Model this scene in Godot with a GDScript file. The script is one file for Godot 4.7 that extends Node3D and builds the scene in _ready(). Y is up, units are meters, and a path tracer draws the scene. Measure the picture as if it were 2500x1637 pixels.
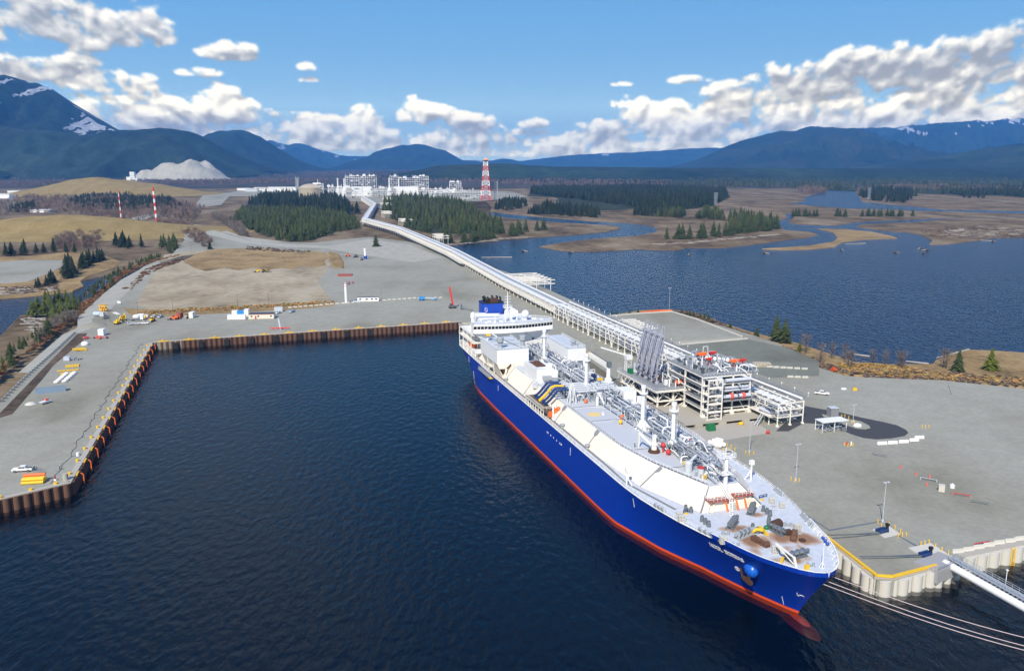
extends Node3D

# Gas carrier at a loading berth in a mountain inlet. Units are metres, y is up, the water lies at y = 0.

class Shape:
	var v := PackedVector3Array()
	var n := PackedVector3Array()
	var c := PackedColorArray()
	var tint := Color.WHITE
	var coloured := false
	func tri(a: Vector3, b: Vector3, d: Vector3, na: Vector3, nb: Vector3, nd: Vector3) -> void:
		if (b - a).cross(d - a).dot(na + nb + nd) > 0.0:
			v.append(a); v.append(d); v.append(b)
			n.append(na); n.append(nd); n.append(nb)
		else:
			v.append(a); v.append(b); v.append(d)
			n.append(na); n.append(nb); n.append(nd)
		if coloured:
			c.append(tint); c.append(tint); c.append(tint)
	func flat(a: Vector3, b: Vector3, d: Vector3, out: Vector3) -> void:
		var m := (b - a).cross(d - a).normalized()
		if m.dot(out) < 0.0:
			m = -m
		tri(a, b, d, m, m, m)
	func quad(a: Vector3, b: Vector3, d: Vector3, e: Vector3, out: Vector3) -> void:
		flat(a, b, d, out)
		flat(a, d, e, out)
	func box(at: Vector3, size: Vector3, turn := Basis.IDENTITY) -> Shape:
		var h := size * 0.5
		var x := turn.x * h.x
		var y := turn.y * h.y
		var z := turn.z * h.z
		quad(at + x - y - z, at + x + y - z, at + x + y + z, at + x - y + z, x)
		quad(at - x - y - z, at - x + y - z, at - x + y + z, at - x - y + z, -x)
		quad(at + y - x - z, at + y + x - z, at + y + x + z, at + y - x + z, y)
		quad(at - y - x - z, at - y + x - z, at - y + x + z, at - y - x + z, -y)
		quad(at + z - x - y, at + z + x - y, at + z + x + y, at + z - x + y, z)
		quad(at - z - x - y, at - z + x - y, at - z + x + y, at - z - x + y, -z)
		return self
	func slab(x0: float, x1: float, y0: float, y1: float, z0: float, z1: float) -> Shape:
		return box(Vector3((x0 + x1) / 2, (y0 + y1) / 2, (z0 + z1) / 2), Vector3(absf(x1 - x0), absf(y1 - y0), absf(z1 - z0)))
	func bar(a: Vector3, b: Vector3, w := 0.3, h := 0.0) -> Shape:
		var d := b - a
		if d.length() < 0.001:
			return self
		var zz := d.normalized()
		var up := Vector3.UP if absf(zz.y) < 0.95 else Vector3.RIGHT
		var xx := up.cross(zz).normalized()
		return box((a + b) * 0.5, Vector3(w, h if h > 0.0 else w, d.length()), Basis(xx, zz.cross(xx), zz))
	func tube(p: Array, r: float, k := 8, caps := true) -> Shape:
		var rows := []
		var side := Vector3.ZERO
		for i in p.size():
			var d: Vector3 = ((p[mini(i + 1, p.size() - 1)] as Vector3) - (p[maxi(i - 1, 0)] as Vector3)).normalized()
			if side == Vector3.ZERO:
				side = d.cross(Vector3.UP if absf(d.y) < 0.9 else Vector3.RIGHT).normalized()
			side = (side - d * side.dot(d)).normalized()
			var other := d.cross(side)
			var row := []
			for j in k + 1:
				var q := TAU * j / k
				row.append(side * cos(q) + other * sin(q))
			rows.append(row)
		for i in p.size() - 1:
			var a: Vector3 = p[i]
			var b: Vector3 = p[i + 1]
			for j in k:
				var q0: Vector3 = rows[i][j]
				var q1: Vector3 = rows[i][j + 1]
				var q2: Vector3 = rows[i + 1][j + 1]
				var q3: Vector3 = rows[i + 1][j]
				tri(a + q0 * r, a + q1 * r, b + q2 * r, q0, q1, q2)
				tri(a + q0 * r, b + q2 * r, b + q3 * r, q0, q2, q3)
		if caps:
			for e in [0, p.size() - 1]:
				var at: Vector3 = p[e]
				var away: Vector3 = at - (p[1] if e == 0 else p[p.size() - 2])
				for j in k:
					flat(at, at + rows[e][j] * r, at + rows[e][j + 1] * r, away)
		return self
	func cyl(a: Vector3, b: Vector3, r0: float, r1 := -1.0, k := 12, caps := true) -> Shape:
		if r1 < 0.0:
			r1 = r0
		var d := (b - a).normalized()
		var s := d.cross(Vector3.UP if absf(d.y) < 0.9 else Vector3.RIGHT).normalized()
		var o := d.cross(s)
		for j in k:
			var q := TAU * j / k
			var w := TAU * (j + 1) / k
			var n0 := s * cos(q) + o * sin(q)
			var n1 := s * cos(w) + o * sin(w)
			tri(a + n0 * r0, a + n1 * r0, b + n1 * r1, n0, n1, n1)
			tri(a + n0 * r0, b + n1 * r1, b + n0 * r1, n0, n1, n0)
			if caps:
				if r0 > 0.0:
					flat(a, a + n0 * r0, a + n1 * r0, -d)
				if r1 > 0.0:
					flat(b, b + n0 * r1, b + n1 * r1, d)
		return self
	func lathe(at: Vector3, prof: Array, k := 16) -> Shape:
		for i in prof.size() - 1:
			var p: Vector2 = prof[i]
			var q: Vector2 = prof[i + 1]
			var m := Vector2(q.y - p.y, p.x - q.x).normalized()
			for j in k:
				var a := TAU * j / k
				var b := TAU * (j + 1) / k
				var da := Vector3(cos(a), 0, sin(a))
				var db := Vector3(cos(b), 0, sin(b))
				var na := da * m.x + Vector3.UP * m.y
				var nb := db * m.x + Vector3.UP * m.y
				tri(at + da * p.x + Vector3.UP * p.y, at + db * p.x + Vector3.UP * p.y, at + db * q.x + Vector3.UP * q.y, na, nb, nb)
				tri(at + da * p.x + Vector3.UP * p.y, at + db * q.x + Vector3.UP * q.y, at + da * q.x + Vector3.UP * q.y, na, nb, na)
		return self
	func ball(at: Vector3, r: Vector3, k := 10) -> Shape:
		var m := k / 2
		for i in m:
			for j in k:
				var q := []
				for e in [[i, j], [i + 1, j], [i + 1, j + 1], [i, j + 1]]:
					var a: float = PI * e[0] / m
					var b: float = TAU * e[1] / k
					q.append(Vector3(sin(a) * cos(b), cos(a), sin(a) * sin(b)))
				tri(at + q[0] * r, at + q[1] * r, at + q[2] * r, q[0], q[1], q[2])
				tri(at + q[0] * r, at + q[2] * r, at + q[3] * r, q[0], q[2], q[3])
		return self
	func prism(poly: PackedVector2Array, y0: float, y1: float, skirt := 0.0, bottom := false) -> Shape:
		var ix := Geometry2D.triangulate_polygon(poly)
		for i in range(0, ix.size(), 3):
			tri(_p(poly[ix[i]], y1), _p(poly[ix[i + 1]], y1), _p(poly[ix[i + 2]], y1), Vector3.UP, Vector3.UP, Vector3.UP)
			if bottom:
				tri(_p(poly[ix[i]], y0), _p(poly[ix[i + 1]], y0), _p(poly[ix[i + 2]], y0), Vector3.DOWN, Vector3.DOWN, Vector3.DOWN)
		if y1 - y0 < 0.01:
			return self
		var cw := Geometry2D.is_polygon_clockwise(poly)
		var low := poly
		for i in poly.size():
			var j := (i + 1) % poly.size()
			var e := poly[j] - poly[i]
			var o := Vector2(e.y, -e.x).normalized() * (-1.0 if cw else 1.0)
			var s := o * skirt
			quad(_p(poly[i], y1), _p(poly[j], y1), _p(poly[j] + s, y0), _p(poly[i] + s, y0), Vector3(o.x, 0.001, o.y))
		return self
	func prism_side(prof: Array, half: float) -> Shape:   # a profile in x and y drawn out along z
		var poly := PackedVector2Array(prof)
		var ix := Geometry2D.triangulate_polygon(poly)
		for i in range(0, ix.size(), 3):
			for z in [-half, half]:
				flat(Vector3(poly[ix[i]].x, poly[ix[i]].y, z), Vector3(poly[ix[i + 1]].x, poly[ix[i + 1]].y, z), Vector3(poly[ix[i + 2]].x, poly[ix[i + 2]].y, z), Vector3(0, 0, z))
		var cw := Geometry2D.is_polygon_clockwise(poly)
		for i in poly.size():
			var a := poly[i]
			var b := poly[(i + 1) % poly.size()]
			var o := Vector2(b.y - a.y, a.x - b.x) * (-1.0 if cw else 1.0)
			quad(Vector3(a.x, a.y, -half), Vector3(b.x, b.y, -half), Vector3(b.x, b.y, half), Vector3(a.x, a.y, half), Vector3(o.x, o.y, 0))
		return self
	func _p(q: Vector2, y: float) -> Vector3:
		return Vector3(q.x, y, q.y)
	func grid(rows: Array, out := Vector3.ZERO) -> Shape:   # a smooth sheet through rows of points; out = rough outward side, or zero for up
		var h := rows.size()
		var w: int = rows[0].size()
		var nn := []
		for i in h:
			var line := PackedVector3Array()
			for j in w:
				var du: Vector3 = rows[mini(i + 1, h - 1)][j] - rows[maxi(i - 1, 0)][j]
				var dv: Vector3 = rows[i][mini(j + 1, w - 1)] - rows[i][maxi(j - 1, 0)]
				var m := du.cross(dv).normalized()
				if m == Vector3.ZERO:
					m = out if out != Vector3.ZERO else Vector3.UP
				if m.dot(out if out != Vector3.ZERO else Vector3.UP) < 0.0:
					m = -m
				line.append(m)
			nn.append(line)
		for i in h - 1:
			for j in w - 1:
				tri(rows[i][j], rows[i + 1][j], rows[i + 1][j + 1], nn[i][j], nn[i + 1][j], nn[i + 1][j + 1])
				tri(rows[i][j], rows[i + 1][j + 1], rows[i][j + 1], nn[i][j], nn[i + 1][j + 1], nn[i][j + 1])
		return self
	func rail(p: Array, h := 1.1, step := 2.0, w := 0.07) -> Shape:   # posts and three bars along a line of points
		for i in p.size() - 1:
			var a: Vector3 = p[i]
			var b: Vector3 = p[i + 1]
			var k := maxi(1, int(round(a.distance_to(b) / step)))
			for j in k + 1:
				var q := a.lerp(b, float(j) / k)
				bar(q, q + Vector3.UP * h, w)
			for t in [1.0, 0.55]:
				bar(a + Vector3.UP * h * t, b + Vector3.UP * h * t, w)
		return self
	func truss(a: Vector3, b: Vector3, w: float, k: int, t: float) -> Shape:   # square lattice boom
		var d := (b - a).normalized()
		var x := d.cross(Vector3.UP if absf(d.y) < 0.9 else Vector3.RIGHT).normalized() * w * 0.5
		var y := d.cross(x).normalized() * w * 0.5
		var o := [x + y, x - y, -x - y, -x + y]
		for i in 4:
			bar(a + o[i], b + o[i], t)
			for j in k:
				var p := a.lerp(b, float(j) / k)
				var q := a.lerp(b, float(j + 1) / k)
				bar(p + o[i], q + o[(i + 1) % 4], t * 0.7)
		return self
	func mesh() -> ArrayMesh:
		var m := ArrayMesh.new()
		if v.is_empty():
			return m
		var arr := []
		arr.resize(Mesh.ARRAY_MAX)
		arr[Mesh.ARRAY_VERTEX] = v
		arr[Mesh.ARRAY_NORMAL] = n
		if coloured:
			arr[Mesh.ARRAY_COLOR] = c
		m.add_surface_from_arrays(Mesh.PRIMITIVE_TRIANGLES, arr)
		return m

const UP := Vector3.UP
const PAD := 4.5        # level of the quays
var M := {}             # materials
var taken := {}
var rng := RandomNumberGenerator.new()

func V3(x: float, y: float, z: float) -> Vector3: return Vector3(x, y, z)

func numbered(called: String) -> String:
	var k: int = taken.get(called, 0)
	taken[called] = k + 1
	return called if k == 0 else "%s_%03d" % [called, k]

func tag(o: Node, label: String, category := "", group := "", kind := "") -> Node:
	if label: o.set_meta("label", label)
	if category: o.set_meta("category", category)
	if group: o.set_meta("group", group)
	if kind: o.set_meta("kind", kind)
	return o

func obj(called: String, s, m: Material, parent: Node = null) -> MeshInstance3D:
	var o := MeshInstance3D.new()
	o.mesh = s.mesh() if s is Shape else s
	o.material_override = m
	o.name = numbered(called) if parent == null else called
	if parent == null:
		add_child(o)
	else:
		parent.add_child(o, true)
		if o.name != called:                       # leg2 becomes leg_001
			var k := 1
			while parent.has_node("%s_%03d" % [called, k]): k += 1
			o.name = "%s_%03d" % [called, k]
	return o

func thing(called: String, label: String, category: String, at := Vector3.ZERO, turn := 0.0, group := "") -> Node3D:
	var o := Node3D.new()
	o.name = numbered(called)
	add_child(o)
	o.position = at
	o.rotation.y = turn
	tag(o, label, category, group)
	return o

func one(called: String, label: String, category: String, s: Shape, m: Material, at := Vector3.ZERO, turn := 0.0, group := "") -> MeshInstance3D:
	var o := obj(called, s, m)
	o.position = at
	o.rotation.y = turn
	tag(o, label, category, group)
	return o

func ground(called: String, s: Shape, m: Material) -> MeshInstance3D:
	var o := obj(called, s, m)
	o.set_meta("kind", "structure")
	return o

func dup(root: Node3D, called: String, at: Vector3, turn: float, label: String, group := "") -> Node3D:
	var r: Node3D = root.duplicate()
	r.name = numbered(called)
	add_child(r)
	r.position = at
	r.rotation.y = turn
	r.set_meta("label", label)
	if group: r.set_meta("group", group)
	return r

func lin(r: float, g: float, b: float) -> Color:
	return Color(r, g, b).linear_to_srgb()

func mat(called: String, r: float, g: float, b: float, rough := 0.6, metal := 0.0) -> StandardMaterial3D:   # linear base colour
	var m := StandardMaterial3D.new()
	m.albedo_color = lin(r, g, b)
	m.roughness = rough
	m.metallic = metal
	M[called] = m
	return m

func noise(seed_: int, freq: float, oct := 4, type := FastNoiseLite.TYPE_SIMPLEX_SMOOTH) -> FastNoiseLite:
	var f := FastNoiseLite.new()
	f.noise_type = type
	f.seed = seed_
	f.frequency = freq
	f.fractal_octaves = oct
	return f

func seamless(seed_: int, size: int, freq: float, oct := 5, w := 0) -> PackedByteArray:
	var im := noise(seed_, freq, oct).get_seamless_image(w if w > 0 else size, size)
	im.convert(Image.FORMAT_L8)
	return im.get_data()

func tinted(size: int, layers: Array, ramp: Array, w := 0) -> ImageTexture:   # layers: [bytes, weight]; ramp: linear colours from dark to light
	if w == 0: w = size
	var out := PackedByteArray()
	out.resize(w * size * 3)
	var lut := PackedByteArray()
	lut.resize(256 * 3)
	for i in 256:
		var t := clampf(i / 255.0, 0.0, 0.9999) * (ramp.size() - 1)
		var col: Color = (ramp[int(t)] as Color).lerp(ramp[int(t) + 1], t - int(t)).linear_to_srgb()
		lut[i * 3] = col.r8; lut[i * 3 + 1] = col.g8; lut[i * 3 + 2] = col.b8
	var sum := PackedFloat32Array()
	sum.resize(w * size)
	for l in layers:
		var b: PackedByteArray = l[0]
		var k: float = l[1] / 255.0
		var off: float = l[1] * 0.5
		for i in w * size:
			sum[i] += b[i] * k - off
	for i in w * size:
		var q := clampi(int((sum[i] + 0.5) * 255.0), 0, 255) * 3
		out[i * 3] = lut[q]; out[i * 3 + 1] = lut[q + 1]; out[i * 3 + 2] = lut[q + 2]
	return ImageTexture.create_from_image(Image.create_from_data(w, size, false, Image.FORMAT_RGB8, out))

func laid(called: String, tex: Texture2D, metres: float, rough := 0.9, mult: Texture2D = null, mult_metres := 600.0) -> StandardMaterial3D:
	var m := StandardMaterial3D.new()
	m.albedo_texture = tex
	m.roughness = rough
	m.metallic_specular = 0.25
	m.uv1_triplanar = true
	m.uv1_world_triplanar = true
	m.uv1_scale = Vector3.ONE / metres
	if mult:
		m.detail_enabled = true
		m.detail_blend_mode = BaseMaterial3D.BLEND_MODE_MUL
		m.detail_albedo = mult
		m.detail_uv_layer = BaseMaterial3D.DETAIL_UV_2
		m.uv2_triplanar = true
		m.uv2_world_triplanar = true
		m.uv2_scale = Vector3.ONE / mult_metres
	M[called] = m
	return m

func smooth_table(t: Array, x: float) -> float:   # [x0, y0, x1, y1, ...]
	if x <= t[0]: return t[1]
	for i in range(2, t.size(), 2):
		if x <= t[i]:
			return lerpf(t[i - 1], t[i + 1], (x - t[i - 2]) / (t[i] - t[i - 2]))
	return t[-1]

func _ready() -> void:
	# camera, sky, exposure, sun
	var cam := Camera3D.new()
	cam.name = "camera"
	add_child(cam)
	cam.position = V3(0, 110.8, 0)
	cam.rotation_degrees.x = -11.672
	cam.fov = 43.53
	cam.near = 1.0
	cam.far = 40000.0
	cam.current = true
	var env := Environment.new()
	env.background_mode = Environment.BG_SKY
	env.sky = Sky.new()
	env.sky.sky_material = make_sky()
	env.background_energy_multiplier = SKY_GAIN
	env.tonemap_mode = Environment.TONE_MAPPER_LINEAR
	env.tonemap_exposure = EXPOSE
	env.fog_enabled = true
	env.fog_density = HAZE
	env.fog_light_color = Color(0.38, 0.68, 1.0)
	env.sdfgi_enabled = true
	env.ssao_enabled = true
	env.ssil_enabled = true
	var we := WorldEnvironment.new()
	we.name = "world"
	we.environment = env
	add_child(we)
	var sun := DirectionalLight3D.new()
	sun.name = "sun"
	sun.light_energy = 1.6
	sun.light_color = Color(1.0, 0.965, 0.9)
	sun.light_angular_distance = 0.53
	sun.shadow_enabled = true
	add_child(sun)
	sun.look_at_from_position(Vector3.ZERO, V3(0.25, -0.676, -0.693))
	rng.seed = 7
	make_materials()
	land()
	mountains()
	far_woods()
	ship()
	jetty()
	plant()
	yard()
	woods()

# ---------------------------------------------------------------- sky: air and clouds, computed for every direction
var puffs := []
var cn: FastNoiseLite
var cf: FastNoiseLite

func cloud_at(az: float, el: float, near: Array) -> float:
	var d := -9.0
	for p in near:
		var x: float = az - p[0]
		if x > 180.0: x -= 360.0
		elif x < -180.0: x += 360.0
		x /= p[2]
		var y: float = (el - p[1]) / p[3]
		if y < 0.0: y *= 1.5
		var q := 1.0 - x * x - y * y
		if q > d: d = q
	if d < -2.4:
		return -1.0
	var s := 1.0 / (1.0 + absf(el) * 0.02)
	var n := cn.get_noise_2d(az * s, el * 1.35) * 0.62 + absf(cf.get_noise_2d(az * s, el * 1.2)) * 1.0
	return clampf(d, -2.0, 0.62) * 0.85 + n - 0.30

func sky_colour(az: float, el: float, near: Array) -> Color:
	var e := clampf(el, 0.0, 90.0)
	var k := 1.0 - exp(-e / 7.5)
	var air := Color(0.66, 0.815, 0.935).lerp(Color(0.355, 0.63, 0.89), k)
	air = air.lerp(Color(0.20, 0.42, 0.78), clampf((e - 10.0) / 60.0, 0.0, 1.0))
	var d := cloud_at(az, el, near)
	if d <= 0.0:
		return air
	var grey := 0.0
	var best := 0.0
	for p in near:
		if p.size() > 4 and p[4] != 0.0:
			var x: float = (az - p[0]) / p[2]
			var y: float = (el - p[1]) / p[3]
			var q := clampf(1.3 - x * x - y * y, 0.0, 1.0)
			if q > best:
				best = q
				grey = p[4] * q
	var lit := 0.5 + (d - cloud_at(az - 0.25, el + 0.5, near)) * 1.1 + cf.get_noise_2d(az * 1.3 + 90.0, el * 2.2) * 0.3 - grey
	lit = clampf(lit, 0.0, 1.0)
	var shade := Color(0.60, 0.665, 0.765).lerp(Color(0.985, 0.985, 0.985), lit)
	shade = shade.lerp(air, 0.22 * exp(-e / 3.0))
	return air.lerp(shade, smoothstep(0.0, 0.34, d) * 0.97)

func make_sky() -> PanoramaSkyMaterial:
	cn = noise(11, 0.3, 5)
	cf = noise(23, 0.42, 5)
	cf.domain_warp_enabled = true
	cf.domain_warp_amplitude = 0.5
	cf.domain_warp_frequency = 0.9
	puffs = [
		[-29.40,7.96,7.27,2.10,0.12], [-23.10,7.49,3.07,1.54,0.1], [-25.66,7.01,1.96,1.12,0.1], [-17.58,6.53,2.38,0.73,0.25], [-13.15,5.85,0.84,0.42,0.2], [-19.58,5.35,1.68,0.39,0.5], [-13.06,5.08,0.84,0.22,0.5],
		[-28.47,5.17,4.19,1.06,0.38], [-26.41,4.81,1.96,1.12,-0.15], [-24.69,4.53,2.52,1.01,-0.1], [-23.36,4.42,1.40,0.73,0.1],
		[-23.46,3.23,4.75,1.06,-0.1], [-18.98,3.57,1.96,1.17,-0.2], [-17.06,3.04,1.68,0.95,-0.1], [-21.21,2.35,7.27,1.12,0.15], [-14.60,2.31,1.68,1.01,0.05], [-14.06,2.88,2.52,0.39,0.35],
		[-12.30,2.21,1.96,1.01,-0.1], [-9.67,2.49,1.68,1.26,-0.2], [-10.76,1.44,3.91,1.06,0], [-5.67,2.82,2.24,1.40,-0.2], [-3.52,2.25,2.79,1.12,0.05], [-1.91,1.33,3.07,0.84,0.1], [-6.77,1.46,3.35,0.98,0],
		[1.49,2.39,1.12,0.50,0.45], [1.09,1.86,1.40,0.34,0.35], [2.18,1.20,4.47,0.45,0], [5.43,1.46,2.52,0.67,0], [0.00,0.67,11.74,0.61,-0.1], [-8.12,1.19,8.38,0.84,0], [-16.65,1.66,6.71,1.12,0.05], [19.55,2.38,13.97,1.12,0], [-18.07,2.65,3.35,1.40,-0.1],
		[8.34,2.88,1.96,1.54,-0.25], [10.45,2.74,2.24,1.68,-0.25], [6.76,2.11,2.24,0.84,0.2], [12.05,1.95,5.03,1.12,-0.1], [9.46,0.92,7.27,0.61,-0.05],
		[14.27,3.84,3.07,1.68,0.05], [16.97,4.53,3.63,1.68,0.2], [21.03,4.78,5.03,1.82,0.3], [21.37,6.42,1.40,0.61,0.05], [25.08,5.10,6.15,1.96,0.35], [29.45,5.57,5.59,2.10,0.3], [28.01,3.61,7.27,1.68,0.05], [23.01,3.16,7.27,1.26,-0.1], [18.30,2.89,4.47,1.12,-0.1], [29.57,2.42,5.59,0.84,-0.15],
		[11.65,5.09,1.68,0.39,0.6], [7.22,4.92,0.84,0.22,0.6]]
	var r := RandomNumberGenerator.new()
	r.seed = 5
	for i in 190:   # the rest of the sky carries the same broken clouds
		var az := r.randf_range(38.0, 322.0)
		var el := absf(r.randfn(0.0, 1.0)) * 11.0
		var sz := r.randf_range(1.5, 6.0) * (0.6 + el * 0.045)
		puffs.append([az if az < 180.0 else az - 360.0, el, sz * 1.6, sz * r.randf_range(0.28, 0.5), r.randf_range(-0.2, 0.35)])
	for i in 26:
		var az := r.randf_range(-40.0, 40.0)
		var sz := r.randf_range(3.0, 7.0)
		puffs.append([az, r.randf_range(17.0, 60.0), sz * 1.8, sz * 0.6, r.randf_range(-0.1, 0.3)])
	var low := band(4096, 1.0, 180.0 / 2048.0, 13.0, -0.5)
	var im := band(512, 1.0, 180.0 / 256.0, 90.0, -90.0)
	im.resize(4096, 2048, Image.INTERPOLATE_CUBIC)
	im.blit_rect(low, Rect2i(0, 0, low.get_width(), low.get_height()), Vector2i(0, int(round((90.0 - 13.0) / 180.0 * 2048.0))))
	var m := PanoramaSkyMaterial.new()
	m.panorama = ImageTexture.create_from_image(im)
	return m

func band(w: int, _k: float, dy: float, top: float, bottom: float) -> Image:
	var h := int(round((top - bottom) / dy))
	var im := Image.create(w, h, false, Image.FORMAT_RGB8)
	var bins := 128
	var near := []
	for b in bins:
		near.append([])
		var c := (b + 0.5) / bins * 360.0
		for p in puffs:
			var x := absf(fposmod(c - p[0] + 180.0, 360.0) - 180.0)
			if x < p[2] * 1.75 + 2.5:
				near[b].append(p)
	for i in w:
		var az := (i + 0.5) / w * 360.0
		if w > 1000 and az > 38.0 and az < 322.0 and i % 2 == 1:   # half as fine where the camera does not look
			im.blit_rect(im, Rect2i(i - 1, 0, 1, h), Vector2i(i, 0))
			continue
		var list: Array = near[int(az / 360.0 * bins)]
		if az > 180.0: az -= 360.0
		for j in h:
			var el := top - (j + 0.5) * dy
			im.set_pixel(i, j, above_haze(sky_colour(az, maxf(el, 0.0), list), maxf(el, 0.0)))
	return im

const EXPOSE := 1.15
const HAZE := 0.000055
const SKY_GAIN := 2.6

func above_haze(c: Color, el: float) -> Color:   # the sky beyond the lit air of the inlet: what is seen through that air has the colour asked for
	var way := minf(21000.0, 1300.0 / maxf(sin(deg_to_rad(el)), 0.02))
	var through := exp(-HAZE * way)
	var lit := Color(0.06, 0.25, 0.6) * (1.0 - through)
	var l := c.srgb_to_linear() * (1.0 / EXPOSE)
	l = Color(clampf((l.r - lit.r) / through / SKY_GAIN, 0.0, 1.0), clampf((l.g - lit.g) / through / SKY_GAIN, 0.0, 1.0), clampf((l.b - lit.b) / through / SKY_GAIN, 0.0, 1.0))
	return l.linear_to_srgb()

func make_materials() -> void:
	mat("white", 0.80, 0.80, 0.79, 0.45)
	mat("warm_white", 0.78, 0.75, 0.68, 0.5)
	mat("cream", 0.78, 0.70, 0.58, 0.5)
	mat("pale_grey", 0.52, 0.55, 0.58, 0.5)
	mat("pipe_grey", 0.40, 0.43, 0.47, 0.4, 0.2)
	mat("mid_grey", 0.24, 0.25, 0.27, 0.55)
	mat("dark_grey", 0.07, 0.075, 0.08, 0.6)
	mat("slate", 0.13, 0.15, 0.165, 0.6)
	mat("black", 0.012, 0.012, 0.013, 0.7)
	mat("rubber", 0.015, 0.015, 0.016, 0.85)
	mat("steel", 0.45, 0.46, 0.47, 0.35, 0.8)
	mat("rust", 0.125, 0.062, 0.038, 0.85)
	mat("dark_rust", 0.075, 0.035, 0.02, 0.9)
	mat("yellow", 0.78, 0.48, 0.015, 0.5)
	mat("orange", 0.80, 0.15, 0.03, 0.5)
	mat("red", 0.55, 0.035, 0.03, 0.5)
	mat("brick_red", 0.35, 0.08, 0.045, 0.7)
	mat("blue_paint", 0.015, 0.07, 0.35, 0.4)
	mat("navy_pipe", 0.012, 0.04, 0.14, 0.45)
	mat("sky_blue", 0.03, 0.25, 0.62, 0.5)
	mat("green", 0.01, 0.16, 0.06, 0.5)
	mat("tan", 0.42, 0.34, 0.24, 0.85)
	mat("concrete", 0.40, 0.37, 0.31, 0.85)
	mat("pale_concrete", 0.55, 0.53, 0.47, 0.85)
	mat("wood", 0.20, 0.15, 0.11, 0.9)
	mat("driftwood", 0.36, 0.33, 0.29, 0.9)
	mat("window", 0.01, 0.013, 0.018, 0.08)
	mat("glass", 0.02, 0.03, 0.04, 0.06)
	mat("walkway", 0.20, 0.20, 0.19, 0.8)
	mat("grating", 0.23, 0.245, 0.25, 0.75)
	mat("brown_deck", 0.14, 0.095, 0.055, 0.8)
	mat("hull_blue", 0.003, 0.036, 0.33, 0.3)
	mat("hull_red", 0.72, 0.085, 0.02, 0.45)
	mat("bark", 0.09, 0.07, 0.055, 0.95)
	mat("asphalt", 0.05, 0.05, 0.052, 0.85)
	# ---- computed ground textures
	var big := seamless(3, 512, 0.006, 5)
	var fine := seamless(4, 512, 0.05, 5)
	var grit := seamless(5, 512, 0.25, 2)
	var streak := seamless(6, 512, 0.012, 4)
	var stretched := noise(9, 0.02, 4).get_seamless_image(512, 128)
	stretched.resize(512, 512, Image.INTERPOLATE_CUBIC)
	stretched.convert(Image.FORMAT_L8)
	var wide := tinted(512, [[big, 0.9], [stretched.get_data(), 0.6]], [Color(0.66, 0.64, 0.58), Color(0.88, 0.87, 0.84), Color(0.96, 0.965, 0.96), Color(1, 1, 1)])
	var gravel := tinted(512, [[fine, 0.45], [grit, 0.3], [streak, 0.35]], [Color(0.25, 0.245, 0.20), Color(0.315, 0.31, 0.26), Color(0.385, 0.378, 0.32)])
	laid("gravel", gravel, 70.0, 0.95, wide, 520.0)
	laid("road", tinted(512, [[fine, 0.4], [stretched.get_data(), 0.5]], [Color(0.30, 0.29, 0.24), Color(0.37, 0.36, 0.305), Color(0.43, 0.415, 0.35)]), 90.0, 0.95)
	laid("dark_gravel", gravel, 60.0, 0.95, wide, 300.0)
	M.dark_gravel.albedo_color = lin(0.62, 0.66, 0.66)
	laid("dry_field", tinted(512, [[big, 0.5], [fine, 0.5], [stretched.get_data(), 0.3]], [Color(0.20, 0.15, 0.09), Color(0.33, 0.275, 0.19), Color(0.43, 0.37, 0.26), Color(0.40, 0.38, 0.32)]), 260.0, 0.95, wide, 700.0)
	laid("tan_grass", tinted(512, [[big, 0.6], [fine, 0.55]], [Color(0.115, 0.085, 0.045), Color(0.25, 0.175, 0.085), Color(0.37, 0.26, 0.125), Color(0.31, 0.235, 0.14)]), 140.0, 0.97, wide, 900.0)
	laid("marsh", tinted(512, [[big, 0.75], [fine, 0.55], [stretched.get_data(), 0.5]], [Color(0.06, 0.048, 0.03), Color(0.14, 0.10, 0.06), Color(0.22, 0.165, 0.10), Color(0.28, 0.23, 0.16)]), 420.0, 0.97, wide, 1500.0)
	laid("scrub", tinted(512, [[big, 0.6], [fine, 0.8]], [Color(0.035, 0.03, 0.02), Color(0.095, 0.07, 0.05), Color(0.155, 0.115, 0.085)]), 160.0, 0.97, wide, 1400.0)
	laid("hill_grass", tinted(512, [[big, 0.5], [fine, 0.5]], [Color(0.17, 0.125, 0.045), Color(0.27, 0.20, 0.08), Color(0.36, 0.28, 0.13)]), 160.0, 0.97)
	laid("valley", tinted(512, [[big, 0.8], [fine, 0.6]], [Color(0.022, 0.034, 0.022), Color(0.045, 0.055, 0.035), Color(0.095, 0.07, 0.065), Color(0.12, 0.085, 0.08)]), 900.0, 0.97, wide, 4000.0)
	laid("wood_floor", tinted(512, [[big, 0.5], [fine, 0.8]], [Color(0.012, 0.017, 0.01), Color(0.032, 0.042, 0.022), Color(0.07, 0.065, 0.04)]), 180.0, 0.97)
	laid("cleared", tinted(512, [[big, 0.5], [fine, 0.5], [stretched.get_data(), 0.4]], [Color(0.27, 0.255, 0.20), Color(0.40, 0.38, 0.31), Color(0.50, 0.48, 0.41)]), 300.0, 0.97)
	# ---- water: two scales of ripples in one tile, dark body under a glossy skin
	var wav := noise(31, 0.022, 4)
	wav.domain_warp_enabled = true
	wav.domain_warp_amplitude = 8.0
	var wi := wav.get_seamless_image(1024, 512)   # stretched crests
	wi.resize(1024, 1024, Image.INTERPOLATE_CUBIC)
	wi.convert(Image.FORMAT_L8)
	var wb := wi.get_data()
	var w2 := noise(32, 0.012, 3).get_seamless_image(1024, 1024)
	w2.convert(Image.FORMAT_L8)
	var w2b := w2.get_data()
	var hb := PackedByteArray()
	hb.resize(1024 * 1024)
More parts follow.
